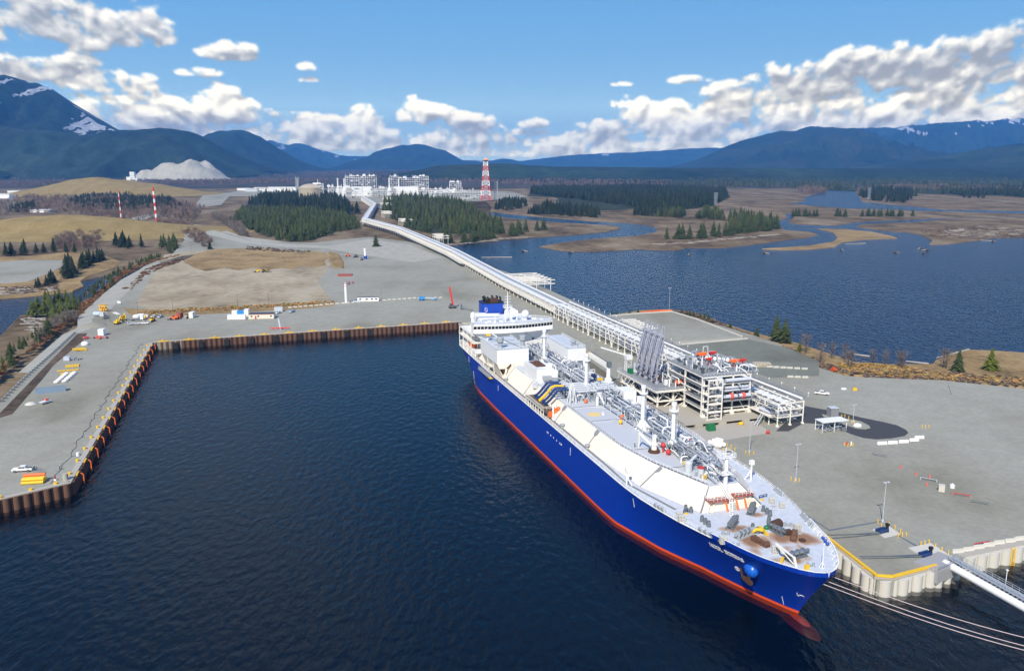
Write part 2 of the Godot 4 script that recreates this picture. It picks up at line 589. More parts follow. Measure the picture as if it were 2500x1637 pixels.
	for i in hb.size():
		hb[i] = (wb[i] * 3 + w2b[i]) >> 2
	var him := Image.create_from_data(1024, 1024, false, Image.FORMAT_L8, hb)
	var w := StandardMaterial3D.new()
	w.roughness = 0.16
	w.metallic_specular = 0.33
	w.uv1_triplanar = true
	w.uv1_world_triplanar = true
	w.uv1_scale = Vector3.ONE / 75.0
	w.heightmap_enabled = true
	w.heightmap_scale = 32.0
	w.heightmap_texture = ImageTexture.create_from_image(him)
	w.albedo_color = lin(0.0007, 0.004, 0.009)
	w.albedo_color.a = 0.5
	w.transparency = BaseMaterial3D.TRANSPARENCY_ALPHA
	M["sea"] = w
	var open: StandardMaterial3D = w.duplicate()   # the wind-ruffled inlet beyond the quays
	open.uv1_scale = Vector3.ONE / 130.0
	open.heightmap_scale = 200.0
	open.albedo_color = lin(0.004, 0.026, 0.07)
	open.albedo_color.a = 0.75
	M["open_sea"] = open
	var murk := mat("murk", 0.0007, 0.0042, 0.0085, 0.2)
	murk.metallic_specular = 0.0
	murk.albedo_color.a = 0.55
	murk.transparency = BaseMaterial3D.TRANSPARENCY_ALPHA
	mat("deep", 0.0007, 0.0042, 0.009, 1.0).metallic_specular = 0.0
	mat("pond", 0.012, 0.035, 0.075, 0.06)
	mat("roof_grey", 0.50, 0.54, 0.58, 0.7)
	mat("vent_grey", 0.33, 0.36, 0.38, 0.55)
	mat("trunk_paint", 0.50, 0.52, 0.54, 0.7)
	mat("circle_paint", 0.75, 0.55, 0.22, 0.7)
	mat("funnel_blue", 0.008, 0.06, 0.42, 0.4)
	mat("bolster_blue", 0.008, 0.10, 0.50, 0.3)
	mat("arm_grey", 0.38, 0.39, 0.46, 0.45, 0.1)
	mat("duct_grey", 0.52, 0.56, 0.64, 0.4)
	mat("coral", 0.65, 0.12, 0.09, 0.5)
	mat("line_pink", 0.55, 0.45, 0.45, 0.8)
	mat("landing_grey", 0.32, 0.32, 0.32, 0.85)
	mat("tank_beige", 0.42, 0.36, 0.26, 0.7)
	mat("signal_red", 0.70, 0.05, 0.02, 0.5)
	var fl := mat("flame", 0.9, 0.3, 0.05, 0.8)
	fl.emission_enabled = true
	fl.emission = Color(1.0, 0.45, 0.08)
	fl.emission_energy_multiplier = 1.2
	mat("bin_blue", 0.22, 0.30, 0.40, 0.6)
	mat("tank_blue", 0.40, 0.50, 0.60, 0.5)
	mat("crate_yellow", 0.75, 0.42, 0.05, 0.6)
	mat("gold_paint", 0.38, 0.23, 0.03, 0.6)
	mat("crane_red", 0.70, 0.05, 0.03, 0.5)
	mat("roof_dark", 0.06, 0.07, 0.09, 0.7)
	mat("tan_timber", 0.46, 0.41, 0.31, 0.9)
	mat("dark_clothes", 0.02, 0.022, 0.03, 0.9)
	mat("vest", 0.25, 0.30, 0.03, 0.8)

func sheet(called: String, poly: PackedVector2Array, y0: float, y1: float, m: String, skirt := 0.0) -> MeshInstance3D:
	if Geometry2D.triangulate_polygon(poly).is_empty(): print("BAD ", called, poly.slice(0, 3))
	return ground(called, Shape.new().prism(poly, y0, y1, skirt), M[m])

func land() -> void:
	var s := Shape.new()
	var shore := PackedVector2Array([Vector2(-465.9,-230.4),Vector2(-192.4,-299.3),Vector2(-259,-547.8),Vector2(-159.6,-584.4),Vector2(-36.8,-608.7),Vector2(49.7,-497.6),Vector2(77.4,-382),Vector2(100.1,-299.3),Vector2(138.9,-254.1),Vector2(217.3,-290.8),Vector2(348.8,-333.3),Vector2(738.7,-368.6)])   # runs under the made ground
	var a := PackedVector2Array(shore)
	a.append_array([Vector2(9000, shore[-1].y), Vector2(9000, 900), Vector2(-9000, 900), Vector2(-9000, shore[0].y)])
	ground("water", s.prism(a, 0, 0), M.sea)
	a = PackedVector2Array(shore)
	a.append_array([Vector2(9000, shore[-1].y), Vector2(9000, -9000), Vector2(-9000, -9000), Vector2(-9000, shore[0].y)])
	ground("water", Shape.new().prism(a, 0, 0), M.open_sea)
	for q in [[-1.1, "murk"], [-2.6, "deep"]]:   # the turbid depth under the clear skin
		s = Shape.new()
		s.quad(V3(-9000, q[0], 900), V3(9000, q[0], 900), V3(9000, q[0], -9000), V3(-9000, q[0], -9000), UP)
		ground("water", s, M[q[1]])
	# the mainland left of the river, down to the harbour
	sheet("ground", PackedVector2Array([Vector2(68,-602.1),Vector2(15.2,-773.6),Vector2(-26.9,-916.9),Vector2(-67.2,-1012.1),Vector2(-91.7,-1106.7),Vector2(-103.8,-1157.7),Vector2(-167.3,-1401),Vector2(-187,-1543),Vector2(-192,-1655),Vector2(-337,-2113),Vector2(-348,-2152),Vector2(-278,-2215),Vector2(-153,-2113),Vector2(-80,-1842),Vector2(-49,-1842),Vector2(-51,-2113),Vector2(-77,-2450),Vector2(-90,-3109),Vector2(0,-5198),Vector2(-842,-11723),Vector2(-4559,-14659),Vector2(-10170,-14659),Vector2(-9651,-9374),Vector2(-1462.3,-1401),Vector2(-432.9,-702.3),Vector2(-396.3,-711.4),Vector2(-407,-773.6),Vector2(-402.8,-837.8),Vector2(-409.3,-898.5),Vector2(-416.4,-976.9),Vector2(-361.4,-773.6),Vector2(-346.6,-668.2),Vector2(-333.6,-612.2),Vector2(-361,-607.1),Vector2(-340.8,-557.3),Vector2(-325.1,-517.3),Vector2(-316.1,-482.5),Vector2(-344.4,-442.5),Vector2(-324.6,-365.6),Vector2(-214.2,-335.9),Vector2(-236,-461.6),Vector2(-241.1,-557.3),Vector2(-81.3,-658.2),Vector2(15.2,-612.2)]), -4, 0.9, "marsh", 6.0)
	# land beyond the river
	sheet("river_flats", PackedVector2Array([Vector2(37.5,-1119.8),Vector2(61.7,-1071.5),Vector2(99.8,-1056.2),Vector2(130.9,-1071.5),Vector2(159.5,-1091.1),Vector2(181.7,-1079.2),Vector2(208.1,-1071.5),Vector2(231.3,-1107.3),Vector2(275.3,-1103.2),Vector2(352.1,-1170.4),Vector2(397.6,-1218.1),Vector2(447.4,-1264.4),Vector2(475.8,-1311.5),Vector2(479.2,-1355.9),Vector2(451.8,-1387.3),Vector2(454.5,-1420.1),Vector2(477,-1528),Vector2(509,-1632),Vector2(545,-1677),Vector2(590,-1829),Vector2(581,-1886),Vector2(497,-1898),Vector2(539,-2045),Vector2(686,-2193),Vector2(824,-2410),Vector2(920,-2675),Vector2(1303,-3522),Vector2(2880,-7276),Vector2(5440,-13762),Vector2(-3462,-13762),Vector2(-570,-3522),Vector2(-284,-3331),Vector2(-134,-2233),Vector2(-80,-1840),Vector2(-38,-1898),Vector2(4,-1818),Vector2(67,-1725),Vector2(151,-1610),Vector2(218,-1560),Vector2(246.8,-1490.4),Vector2(245.7,-1420.1),Vector2(234.8,-1355.9),Vector2(191.7,-1283.4),Vector2(115.5,-1225.6),Vector2(67.1,-1168.1)]), -4, 0.9, "marsh", 8.0)
	sheet("river_island", PackedVector2Array([Vector2(-99.6,-1116.8),Vector2(-71.9,-1151.4),Vector2(-49.6,-1178.7),Vector2(23.4,-1253),Vector2(99,-1307.9),Vector2(153.8,-1367.7),Vector2(184.7,-1433.1),Vector2(180.6,-1486.4),Vector2(89,-1564),Vector2(33,-1636),Vector2(4,-1672),Vector2(-35,-1745),Vector2(-80,-1824),Vector2(-113,-2148),Vector2(-247,-2148),Vector2(-249,-1771),Vector2(-223,-1584),Vector2(-186.6,-1433.1),Vector2(-159.8,-1383.5),Vector2(-130.6,-1293.7),Vector2(-111.6,-1240),Vector2(-96.3,-1197.7),Vector2(-93.5,-1155.8)]), -4, 1.2, "marsh", 6.0)
	sheet("creek_bank", PackedVector2Array([Vector2(-365,-1829),Vector2(-317,-1947),Vector2(-247,-2154),Vector2(-194.3,-1472.2),Vector2(-165.4,-1387.3),Vector2(-176.1,-1371.4),Vector2(-218.6,-1472.2),Vector2(-249.3,-1371.4)]), -4, 0.7, "marsh", 4.0)
	sheet("delta_island", PackedVector2Array([Vector2(325.3,-1091.1),Vector2(353.1,-1077.3),Vector2(386.3,-1087.1),Vector2(426.3,-1113.5),Vector2(465.9,-1184.1),Vector2(514.5,-1227.8),Vector2(568.8,-1243.1),Vector2(577.3,-1277.5),Vector2(580.7,-1358.4),Vector2(561.9,-1406),Vector2(517.4,-1426),Vector2(514.8,-1349.3),Vector2(487.8,-1258.7),Vector2(454.6,-1188.8),Vector2(402.1,-1132.5),Vector2(363.4,-1109.4)]), -4, 0.7, "tan_grass", 4.0)
	sheet("delta_meadow", PackedVector2Array([Vector2(532,-1624),Vector2(574,-1717),Vector2(617,-1876),Vector2(548,-1842),Vector2(496,-1876),Vector2(434,-1936),Vector2(393,-2000),Vector2(479,-2141),Vector2(601,-2156),Vector2(756,-2269),Vector2(773,-2141),Vector2(814,-2047),Vector2(874,-2013),Vector2(929,-1949),Vector2(1017,-1900),Vector2(1108,-1831),Vector2(1256,-1746),Vector2(1208,-1679),Vector2(1063,-1757),Vector2(909,-1726),Vector2(871,-1707),Vector2(803,-1669),Vector2(651,-1594),Vector2(581,-1510),Vector2(536,-1518),Vector2(513,-1549)]), -4, 0.8, "marsh", 5.0)
	sheet("east_flats", PackedVector2Array([Vector2(602,-1473.6),Vector2(606.1,-1388.5),Vector2(635.1,-1357.2),Vector2(632,-1298.5),Vector2(603.7,-1206.9),Vector2(571,-1148.9),Vector2(588,-1148.9),Vector2(637.8,-1183),Vector2(679.4,-1219.2),Vector2(723.6,-1257.6),Vector2(765,-1257.6),Vector2(958.6,-1231.7),Vector2(1286,-1660),Vector2(1045,-1726),Vector2(897,-1697),Vector2(848,-1660),Vector2(762,-1582),Vector2(693,-1557),Vector2(626,-1518)]), -4, 0.8, "marsh", 5.0)
	sheet("far_flats", PackedVector2Array([Vector2(996,-2410),Vector2(1004,-2267),Vector2(1026,-2139),Vector2(1021,-2011),Vector2(1106,-1998),Vector2(1184,-1959),Vector2(1449,-1829),Vector2(10783,-13762),Vector2(4549,-13762),Vector2(2474,-7276),Vector2(1997,-4940),Vector2(1343,-3331)]), -4, 0.9, "marsh", 8.0)
	sheet("spit", PackedVector2Array([Vector2(230.1,-448.1),Vector2(240.2,-462.8),Vector2(252.2,-473.6),Vector2(265,-486.7),Vector2(273.5,-490),Vector2(287.4,-487.2),Vector2(301.2,-481.7),Vector2(334.4,-475),Vector2(288.9,-407.2),Vector2(218.2,-423.7)]), -4, 1.0, "tan_grass", 3.0)
	# far valley floor to the foot of the mountains
	sheet("valley", PackedVector2Array([Vector2(-9000, -3600), Vector2(9000, -3600), Vector2(12000, -9000), Vector2(12000, -21500), Vector2(-12000, -21500), Vector2(-12000, -9000)]), -4, 1.6, "valley")
	for q in [PackedVector2Array([Vector2(-737,-5691),Vector2(0,-5183),Vector2(505,-4571),Vector2(716,-3818),Vector2(1222,-3581),Vector2(1265,-3373),Vector2(1487,-2943),Vector2(1906,-2552),Vector2(5098,-5183),Vector2(9015,-12992),Vector2(-311,-12992),Vector2(-1567,-9348)]), PackedVector2Array([Vector2(52,-2790),Vector2(142,-2667),Vector2(122,-2148),Vector2(182,-1941),Vector2(239,-1973),Vector2(303,-2040),Vector2(409,-1993),Vector2(507,-2148),Vector2(702,-2727),Vector2(830,-3322),Vector2(711,-3513),Vector2(483,-3727),Vector2(199,-3513),Vector2(72,-3234)]), PackedVector2Array([Vector2(-516,-1567),Vector2(-417.9,-1387.1),Vector2(-337,-1227.8),Vector2(-302.2,-1189.7),Vector2(-283,-1276.7),Vector2(-293.9,-1348.3),Vector2(-272.9,-1407.4),Vector2(-256.8,-1407.4),Vector2(-342,-1834),Vector2(-441,-2260),Vector2(-574,-2696),Vector2(-678,-2938),Vector2(-734,-2772),Vector2(-785,-2624),Vector2(-692,-2208)]), PackedVector2Array([Vector2(-288,-1866),Vector2(-245,-1797),Vector2(-210,-1590),Vector2(-159.4,-1384.6),Vector2(-125.7,-1345.8),Vector2(-92.4,-1309.2),Vector2(-50.5,-1309.2),Vector2(-21.1,-1345.8),Vector2(-16.3,-1469.1),Vector2(-54,-1702),Vector2(-117,-2109),Vector2(-170,-2424),Vector2(-249,-2619),Vector2(-347,-2691),Vector2(-359,-2365)])]:
		ground("ground", Shape.new().prism(q, 1.0, 1.45), M.wood_floor)
	# the made ground of the terminal
	sheet("quay_ground", PackedVector2Array([Vector2(-149.4,-268.2),Vector2(-216.1,-493.3),Vector2(-143.2,-522.9),Vector2(-34,-560.6),Vector2(-20.3,-553.3),Vector2(33.8,-483),Vector2(59,-376.7),Vector2(71.8,-319.7),Vector2(82.3,-275.1),Vector2(87.6,-240.1),Vector2(94.9,-200.6),Vector2(99.4,-200.6),Vector2(115.2,-207.8),Vector2(123.8,-213.5),Vector2(133.8,-217.5),Vector2(145.3,-221.3),Vector2(212,-246.9),Vector2(298.7,-283),Vector2(393.8,-380.2),Vector2(245.4,-388.9),Vector2(213.8,-404.3),Vector2(175.7,-410.8),Vector2(168.8,-414.2),Vector2(161.3,-434.3),Vector2(159.3,-490.9),Vector2(151.4,-515.2),Vector2(140.4,-543.3),Vector2(115.3,-597.2),Vector2(90.7,-590.5),Vector2(68.6,-576),Vector2(57.6,-612.7),Vector2(28.3,-718.2),Vector2(0,-810.3),Vector2(-39.9,-905.4),Vector2(-63.6,-957.4),Vector2(-139.2,-1143.2),Vector2(-207.6,-1219.7),Vector2(-270,-1131.4),Vector2(-354.3,-1155.3),Vector2(-428,-1276.4),Vector2(-532.4,-1425.3),Vector2(-532.9,-1355.1),Vector2(-466.4,-1206.2),Vector2(-400.4,-987.9),Vector2(-383.1,-869.1),Vector2(-341.6,-723),Vector2(-313.2,-627.2),Vector2(-279.1,-519),Vector2(-251.1,-423.6),Vector2(-233.9,-369.8),Vector2(-199.1,-246.9),Vector2(-186.7,-230.2),Vector2(-164.7,-253.8)]), -6, 4.5, "gravel", 0.0)
	sheet("wild_bank", PackedVector2Array([Vector2(66.6,-588.9),Vector2(92.5,-602.2),Vector2(117.6,-609),Vector2(143.5,-555.2),Vector2(156.9,-525),Vector2(164.6,-443.2),Vector2(172.1,-422.6),Vector2(198.4,-415),Vector2(250.6,-397.4),Vector2(406.6,-392.9),Vector2(417.9,-404.4),Vector2(280.4,-412.5),Vector2(272.5,-434),Vector2(229.1,-444.2),Vector2(207.2,-444.2),Vector2(188.9,-448.9),Vector2(183.8,-464.9),Vector2(178.1,-483),Vector2(170.4,-506.2),Vector2(162.4,-517.4),Vector2(153.9,-534.3),Vector2(133.3,-593.8),Vector2(119.2,-617.8),Vector2(94,-612.5)]), -3, 3.2, "tan_grass", 4.0)
	# far side of the left inlet: earth bank, dried mudflat
	sheet("west_bank", PackedVector2Array([Vector2(-770.8,-1042.2),Vector2(-603.6,-988.1),Vector2(-568.1,-1001.1),Vector2(-555.7,-1049.4),Vector2(-522,-1042.2),Vector2(-475.5,-988.1),Vector2(-439,-939.2),Vector2(-421.6,-884.3),Vector2(-416.4,-817.3),Vector2(-406.3,-783.2),Vector2(-387.2,-751.8),Vector2(-382.2,-722.8),Vector2(-393.7,-709.1),Vector2(-422.2,-684.3),Vector2(-501.9,-670.8)]), -3, 1.2, "tan_grass", 3.0)
	sheet("cleared_lot", PackedVector2Array([Vector2(-693.6,-935.8),Vector2(-572.3,-935.8),Vector2(-549.9,-953.5),Vector2(-505.9,-953.5),Vector2(-481.5,-891.5),Vector2(-464.8,-832.3),Vector2(-453.5,-780.4),Vector2(-470.9,-766),Vector2(-564,-756.7)]), 1.2, 1.6, "gravel", 1.0)
	# surfaces laid on the terminal ground
	sheet("road", PackedVector2Array([Vector2(-254.6,-420),Vector2(-283.2,-518.5),Vector2(-284,-538.1),Vector2(-303.9,-577.3),Vector2(-337.8,-687.6),Vector2(-360.3,-767.5),Vector2(-381,-867.7),Vector2(-380.8,-964.4),Vector2(-367.1,-1003.8),Vector2(-357.6,-977.2),Vector2(-365.4,-945.9),Vector2(-360.5,-857.5),Vector2(-340.1,-759.5),Vector2(-308.8,-650.4),Vector2(-293.3,-601.5),Vector2(-291.5,-572.7),Vector2(-274.5,-538.1),Vector2(-276,-522.3),Vector2(-277.1,-518.5),Vector2(-254.8,-440.7),Vector2(-249,-420)]), 4.5, 4.504, "road")
	sheet("haul_road", PackedVector2Array([Vector2(-539.2,-1425),Vector2(-505.5,-1389.1),Vector2(-371.3,-1173.7),Vector2(-298.4,-1113.9),Vector2(-238.2,-1086.2),Vector2(-202,-1186.4),Vector2(-134.3,-1102.7),Vector2(-79.2,-953),Vector2(-106.3,-905.3),Vector2(-189.8,-996.8),Vector2(-231.4,-1054.7),Vector2(-287,-1070.2),Vector2(-354.5,-1119.6),Vector2(-416.5,-1206),Vector2(-488.7,-1306.5)]), 4.5, 4.504, "road")
	sheet("dry_field", PackedVector2Array([Vector2(-406.4,-979),Vector2(-390.2,-1025.1),Vector2(-328.2,-1034.9),Vector2(-242.9,-1015.6),Vector2(-194.1,-905.4),Vector2(-182.9,-810.3),Vector2(-174.8,-748.3),Vector2(-150.3,-677.2),Vector2(-137.8,-636.6),Vector2(-167.2,-614.5),Vector2(-206.3,-604),Vector2(-249.4,-592.1),Vector2(-285.3,-627.2),Vector2(-327.5,-748.3)]), 4.5, 4.504, "dry_field")
	sheet("grass_strip", PackedVector2Array([Vector2(-288.8,-614.5),Vector2(-248.9,-605.7),Vector2(-200.4,-623.5),Vector2(-155.1,-640.5),Vector2(-136.1,-640.5),Vector2(-134.9,-627.2),Vector2(-149,-614.5),Vector2(-192.2,-597.2),Vector2(-237.4,-583.9),Vector2(-260.7,-571.3)]), 4.504, 4.508, "tan_grass")
	sheet("grass_patch", PackedVector2Array([Vector2(-357.9,-910.9),Vector2(-374.2,-990.5),Vector2(-370.9,-1046.6),Vector2(-344.2,-1057.1),Vector2(-319.5,-1066.2),Vector2(-284.7,-1039.3),Vector2(-261,-1016.4),Vector2(-245.5,-1024.9),Vector2(-223.3,-1004),Vector2(-209.2,-958.3),Vector2(-204.3,-910.9),Vector2(-196,-883.5),Vector2(-203.8,-857.7),Vector2(-219.5,-876.1),Vector2(-223.5,-847.8),Vector2(-237.2,-857.7),Vector2(-243.9,-841.9),Vector2(-265.7,-857.7),Vector2(-273.7,-836.2),Vector2(-295.4,-857.7),Vector2(-303.6,-828.6),Vector2(-326.4,-857.7)]), 4.504, 4.508, "tan_grass")
	sheet("grass_mound", PackedVector2Array([Vector2(-220.8,-1013),Vector2(-205.1,-985.9),Vector2(-183.8,-906.6),Vector2(-173.3,-853.7),Vector2(-180.7,-853.7),Vector2(-201.7,-929.6)]), 4.4, 5.2, "tan_grass", 2.0)
	sheet("ditch", PackedVector2Array([Vector2(-244,-420),Vector2(-275,-520.4),Vector2(-269.8,-522.3),Vector2(-261.1,-500.2),Vector2(-244.7,-435.2),Vector2(-235.8,-409.6),Vector2(-215.4,-347.5),Vector2(-218.5,-338.9)]), 4.5, 4.506, "scrub")
	sheet("upper_terrace", PackedVector2Array([Vector2(64.4,-575.5),Vector2(91.2,-586.5),Vector2(114.6,-594),Vector2(127,-565.6),Vector2(140.5,-519.3),Vector2(142.2,-506.5),Vector2(118.5,-497.3),Vector2(96.1,-491.3),Vector2(82.9,-509.7),Vector2(70.9,-558)]), 4.5, 5.5, "gravel", 1.5)
	sheet("dark_pad", PackedVector2Array([Vector2(94.8,-484.4),Vector2(144.7,-503.6),Vector2(161.4,-478.7),Vector2(167.3,-445),Vector2(156,-413.4),Vector2(129.6,-409.2),Vector2(121.9,-428.6),Vector2(102.6,-452.4)]), 4.5, 4.508, "dark_gravel")
	sheet("dock_apron", PackedVector2Array([Vector2(72.3,-326),Vector2(100.9,-339.9),Vector2(104.2,-322),Vector2(74.8,-309.3)]), 4.5, 4.51, "concrete")
	sheet("loop_road", PackedVector2Array([Vector2(130.1,-360),Vector2(135.4,-355.5),Vector2(143,-349.3),Vector2(148.3,-342.6),Vector2(154.6,-336.7),Vector2(158.9,-331.8),Vector2(159.9,-325.7),Vector2(159,-321.7),Vector2(155.7,-317.8),Vector2(149.2,-314.9),Vector2(142.6,-313.6),Vector2(138.4,-315.3),Vector2(135.2,-320.4),Vector2(133.2,-327),Vector2(128.3,-333.2),Vector2(121.5,-334.6),Vector2(111.5,-323.7),Vector2(106.5,-323.7),Vector2(113.3,-334.6),Vector2(120.4,-340.4)]), 4.5, 4.512, "asphalt")
	sheet("loop_island", PackedVector2Array([Vector2(133.3,-347),Vector2(140.1,-341.8),Vector2(146,-336.7),Vector2(147.1,-331.1),Vector2(146.3,-327.7),Vector2(143.7,-326.1),Vector2(140.3,-327),Vector2(137.4,-332.5),Vector2(134.7,-338.9),Vector2(132.8,-343.3)]), 4.512, 4.62, "gravel")
	# drain lines and mooring slabs on the dock
	sheet("drain", PackedVector2Array([Vector2(83.6,-262.8),Vector2(86.7,-256.2),Vector2(93.9,-231.2),Vector2(93.7,-230.3),Vector2(93.4,-230.5),Vector2(85.8,-255.4),Vector2(83.2,-261.5)]), 4.5, 4.512, "slate")
	sheet("drain", PackedVector2Array([Vector2(93.9,-231.4),Vector2(112,-237.5),Vector2(111.7,-236.7),Vector2(93.7,-230.3)]), 4.5, 4.516, "slate")
	sheet("drain", PackedVector2Array([Vector2(112.2,-226.8),Vector2(112.7,-227.1),Vector2(115.1,-220.2),Vector2(114.1,-219.9)]), 4.5, 4.512, "slate")
	sheet("mooring_slab", PackedVector2Array([Vector2(106.4,-231),Vector2(112.3,-233.4),Vector2(113.3,-228),Vector2(107.6,-225.6)]), 4.4, 4.7, "pale_concrete")
	sheet("mooring_slab", PackedVector2Array([Vector2(111.5,-219),Vector2(119.2,-222),Vector2(121.1,-213.7),Vector2(114,-210)]), 4.4, 4.7, "pale_concrete")
	# ponds and wet patches on the lowland
	for q in [PackedVector2Array([Vector2(-625,-1346.8),Vector2(-604.1,-1388),Vector2(-566.4,-1383),Vector2(-531.1,-1323.6),Vector2(-536.7,-1273.2),Vector2(-576,-1279.6)]), PackedVector2Array([Vector2(-758.5,-1190.3),Vector2(-721.9,-1258.6),Vector2(-686.9,-1279.6),Vector2(-655.9,-1199.7),Vector2(-671.4,-1172.1),Vector2(-697.8,-1145.9)]), PackedVector2Array([Vector2(-373,-1054.1),Vector2(-365,-1085),Vector2(-329.8,-1061.6),Vector2(-318.5,-1039.3),Vector2(-346.1,-1027.7)]), PackedVector2Array([Vector2(-229.6,-1137.3),Vector2(-213.7,-1158),Vector2(-197.1,-1129),Vector2(-207.2,-1104.5)]), PackedVector2Array([Vector2(-191.8,-1145.9),Vector2(-175,-1154.5),Vector2(-163.1,-1129),Vector2(-177.5,-1117.4)])]:
		ground("pond", Shape.new().prism(q, 0.9, 1.02 if q[0].x < -500.0 or q[0].y < -1000.0 else 4.52), M.pond)
	# grassed mounds beyond the harbour
	mound(V3(-721.2,1,-1349.8), V3(330, 26, 190), "hill_grass", 0.25)
	mound(V3(-1402.2,1,-2948.2), V3(420, 55, 330), "hill_grass", 0.2)
	mound(V3(-2122.2,1,-5565.3), V3(300, 105, 300), "cleared", 0.45)
	mound(V3(-2282.4,1,-5565.3), V3(230, 60, 200), "cleared", 0.5)
	mound(V3(-2173.7,1,-4767), V3(200, 6, 90), "cleared", 0.3)
	sheet("works_ground", PackedVector2Array([Vector2(-773,-2051),Vector2(-1119,-3101),Vector2(-1030,-3101),Vector2(-1119,-3696),Vector2(-914,-3882),Vector2(0,-3187),Vector2(53,-2733),Vector2(-71,-2443),Vector2(-348,-2252),Vector2(-427,-2393),Vector2(-645,-2733),Vector2(-930,-2800),Vector2(-757,-2208)]), 0.9, 1.4, "gravel")
	sheet("west_yard", PackedVector2Array([Vector2(-2052,-2580),Vector2(-1820,-3101),Vector2(-1564,-2800),Vector2(-1268,-2208),Vector2(-1101,-1852),Vector2(-1274,-1593)]), 0.9, 1.4, "gravel")
	sheet("track", PackedVector2Array([Vector2(-758,-1681),Vector2(-780,-1798),Vector2(-765,-1863),Vector2(-745,-1807),Vector2(-734,-1726),Vector2(-714,-1645),Vector2(-735,-1645)]), 0.9, 1.3, "road")
	sheet("track", PackedVector2Array([Vector2(-551.5,-1385.5),Vector2(-545.5,-1385.5),Vector2(-471.5,-1226.2),Vector2(-461.1,-1203.1),Vector2(-473.1,-1216.5)]), 0.9, 1.3, "road")
	sheet("bench", PackedVector2Array([Vector2(-559.4,-1487),Vector2(-508.2,-1431.8),Vector2(-446.9,-1332.6),Vector2(-400.5,-1246.1),Vector2(-304.7,-1152.4),Vector2(-296,-1118.7),Vector2(-384.8,-1170),Vector2(-436.2,-1246.1),Vector2(-488.8,-1332.6)]), 1.0, 3.0, "road", 3.0)

func mound(at: Vector3, size: Vector3, m: String, rough: float) -> void:
	var f := noise(int(absf(at.x)) + 3, 0.9, 4)
	var rows := []
	for i in 25:
		var row := PackedVector3Array()
		for j in 33:
			var q := TAU * j / 32.0
			var t := i / 24.0
			var h := smoothstep(0.0, 1.0, minf(1.0, (1.0 - t) * (1.5 if m == "cleared" else 1.0))) * (1.0 + rough * f.get_noise_2d(cos(q) * t * 2.0, sin(q) * t * 2.0))
			row.append(at + V3(cos(q) * size.x * t, h * size.y - 0.5, sin(q) * size.z * t))
		rows.append(row)
	ground("hill", Shape.new().grid(rows), M[m])

# ---------------------------------------------------------------- mountains, at their real distances
func ridge(called: String, crest: PackedVector2Array, dist: float, front: float, back: float, seed_: int, base: Color, snow := 0.0, bare := 0.0) -> void:
	var f := noise(seed_, 1.0 / 900.0, 6, FastNoiseLite.TYPE_SIMPLEX)
	f.fractal_type = FastNoiseLite.FRACTAL_RIDGED
	var g := noise(seed_ + 1, 1.0 / 260.0, 4)
	var patch := noise(seed_ + 2, 1.0 / 700.0, 5)
	var x0 := crest[0].x
	var x1 := crest[crest.size() - 1].x
	var cols := clampi(int((x1 - x0) / (dist * (0.0016 if snow > 0.0 else 0.0032))), 40, 560)
	var flat := []
	for p in crest:
		flat.append(p.x); flat.append(p.y)
	var fr := 60 if snow > 0.0 else 34
	var bk := 6
	var rows := []
	for i in fr + bk + 1:
		var row := PackedVector3Array()
		var t := float(i) / fr
		for j in cols + 1:
			var x := lerpf(x0, x1, float(j) / cols)
			var top := smooth_table(flat, x)
			var z := -dist + front * (1.0 - t) if t <= 1.0 else -dist - back * (t - 1.0) * fr / bk
			var h: float
			if t <= 1.0:
				h = top * (0.55 * t + 0.45 * smoothstep(0.0, 1.0, t))
				h += (f.get_noise_2d(x, z * 0.6) - 0.1) * top * 0.55 * t * (1.0 - t) * 2.1 + g.get_noise_2d(x, z) * top * 0.05 * t
			else:
				h = top * (1.0 - 0.9 * (t - 1.0) * fr / bk)
			row.append(V3(x, maxf(h, -20.0 if t < 0.02 else 1.0), z))
		rows.append(row)
	var s := Shape.new()
	s.coloured = true
	var warm := Color(0.115, 0.09, 0.06)
	var nn := rows.size()
	# colours per face keep the snow and the bare patches crisp
	for i in nn - 1:
		for j in cols:
			var c: Vector3 = (rows[i][j] + rows[i + 1][j + 1]) * 0.5
			var top := maxf(smooth_table(flat, c.x), 1.0)
			var col := base * (0.85 + 0.6 * g.get_noise_2d(c.x * 2.0, c.z * 2.0 + c.y) + 0.7 * patch.get_noise_2d(c.x * 0.8, c.z * 0.8))
			if bare > 0.0:
				col = col.lerp(warm, clampf(bare * 1.6 * (patch.get_noise_2d(c.x, c.z) + 0.12), 0.0, 0.75))
			if snow > 0.0 and c.y > top * snow and patch.get_noise_2d(c.x * 1.6, c.y * 4.0 + c.z) + (c.y / top - snow) * 0.5 > snow * 0.5 + (0.16 if dist < 9000.0 else 0.05):
				col = Color(0.75, 0.77, 0.8)
			s.tint = col
			var q := [rows[i][j], rows[i + 1][j], rows[i + 1][j + 1], rows[i][j + 1]]
			var nv := []
			for e in [[i, j], [i + 1, j], [i + 1, j + 1], [i, j + 1]]:
				var du: Vector3 = rows[mini(e[0] + 1, nn - 1)][e[1]] - rows[maxi(e[0] - 1, 0)][e[1]]
				var dv: Vector3 = rows[e[0]][mini(e[1] + 1, cols)] - rows[e[0]][maxi(e[1] - 1, 0)]
				var m := du.cross(dv).normalized()
				nv.append(m if m.y > 0.0 else -m)
			s.tri(q[0], q[1], q[2], nv[0], nv[1], nv[2])
			s.tri(q[0], q[2], q[3], nv[0], nv[2], nv[3])
	ground(called, s, M.forest_slope)

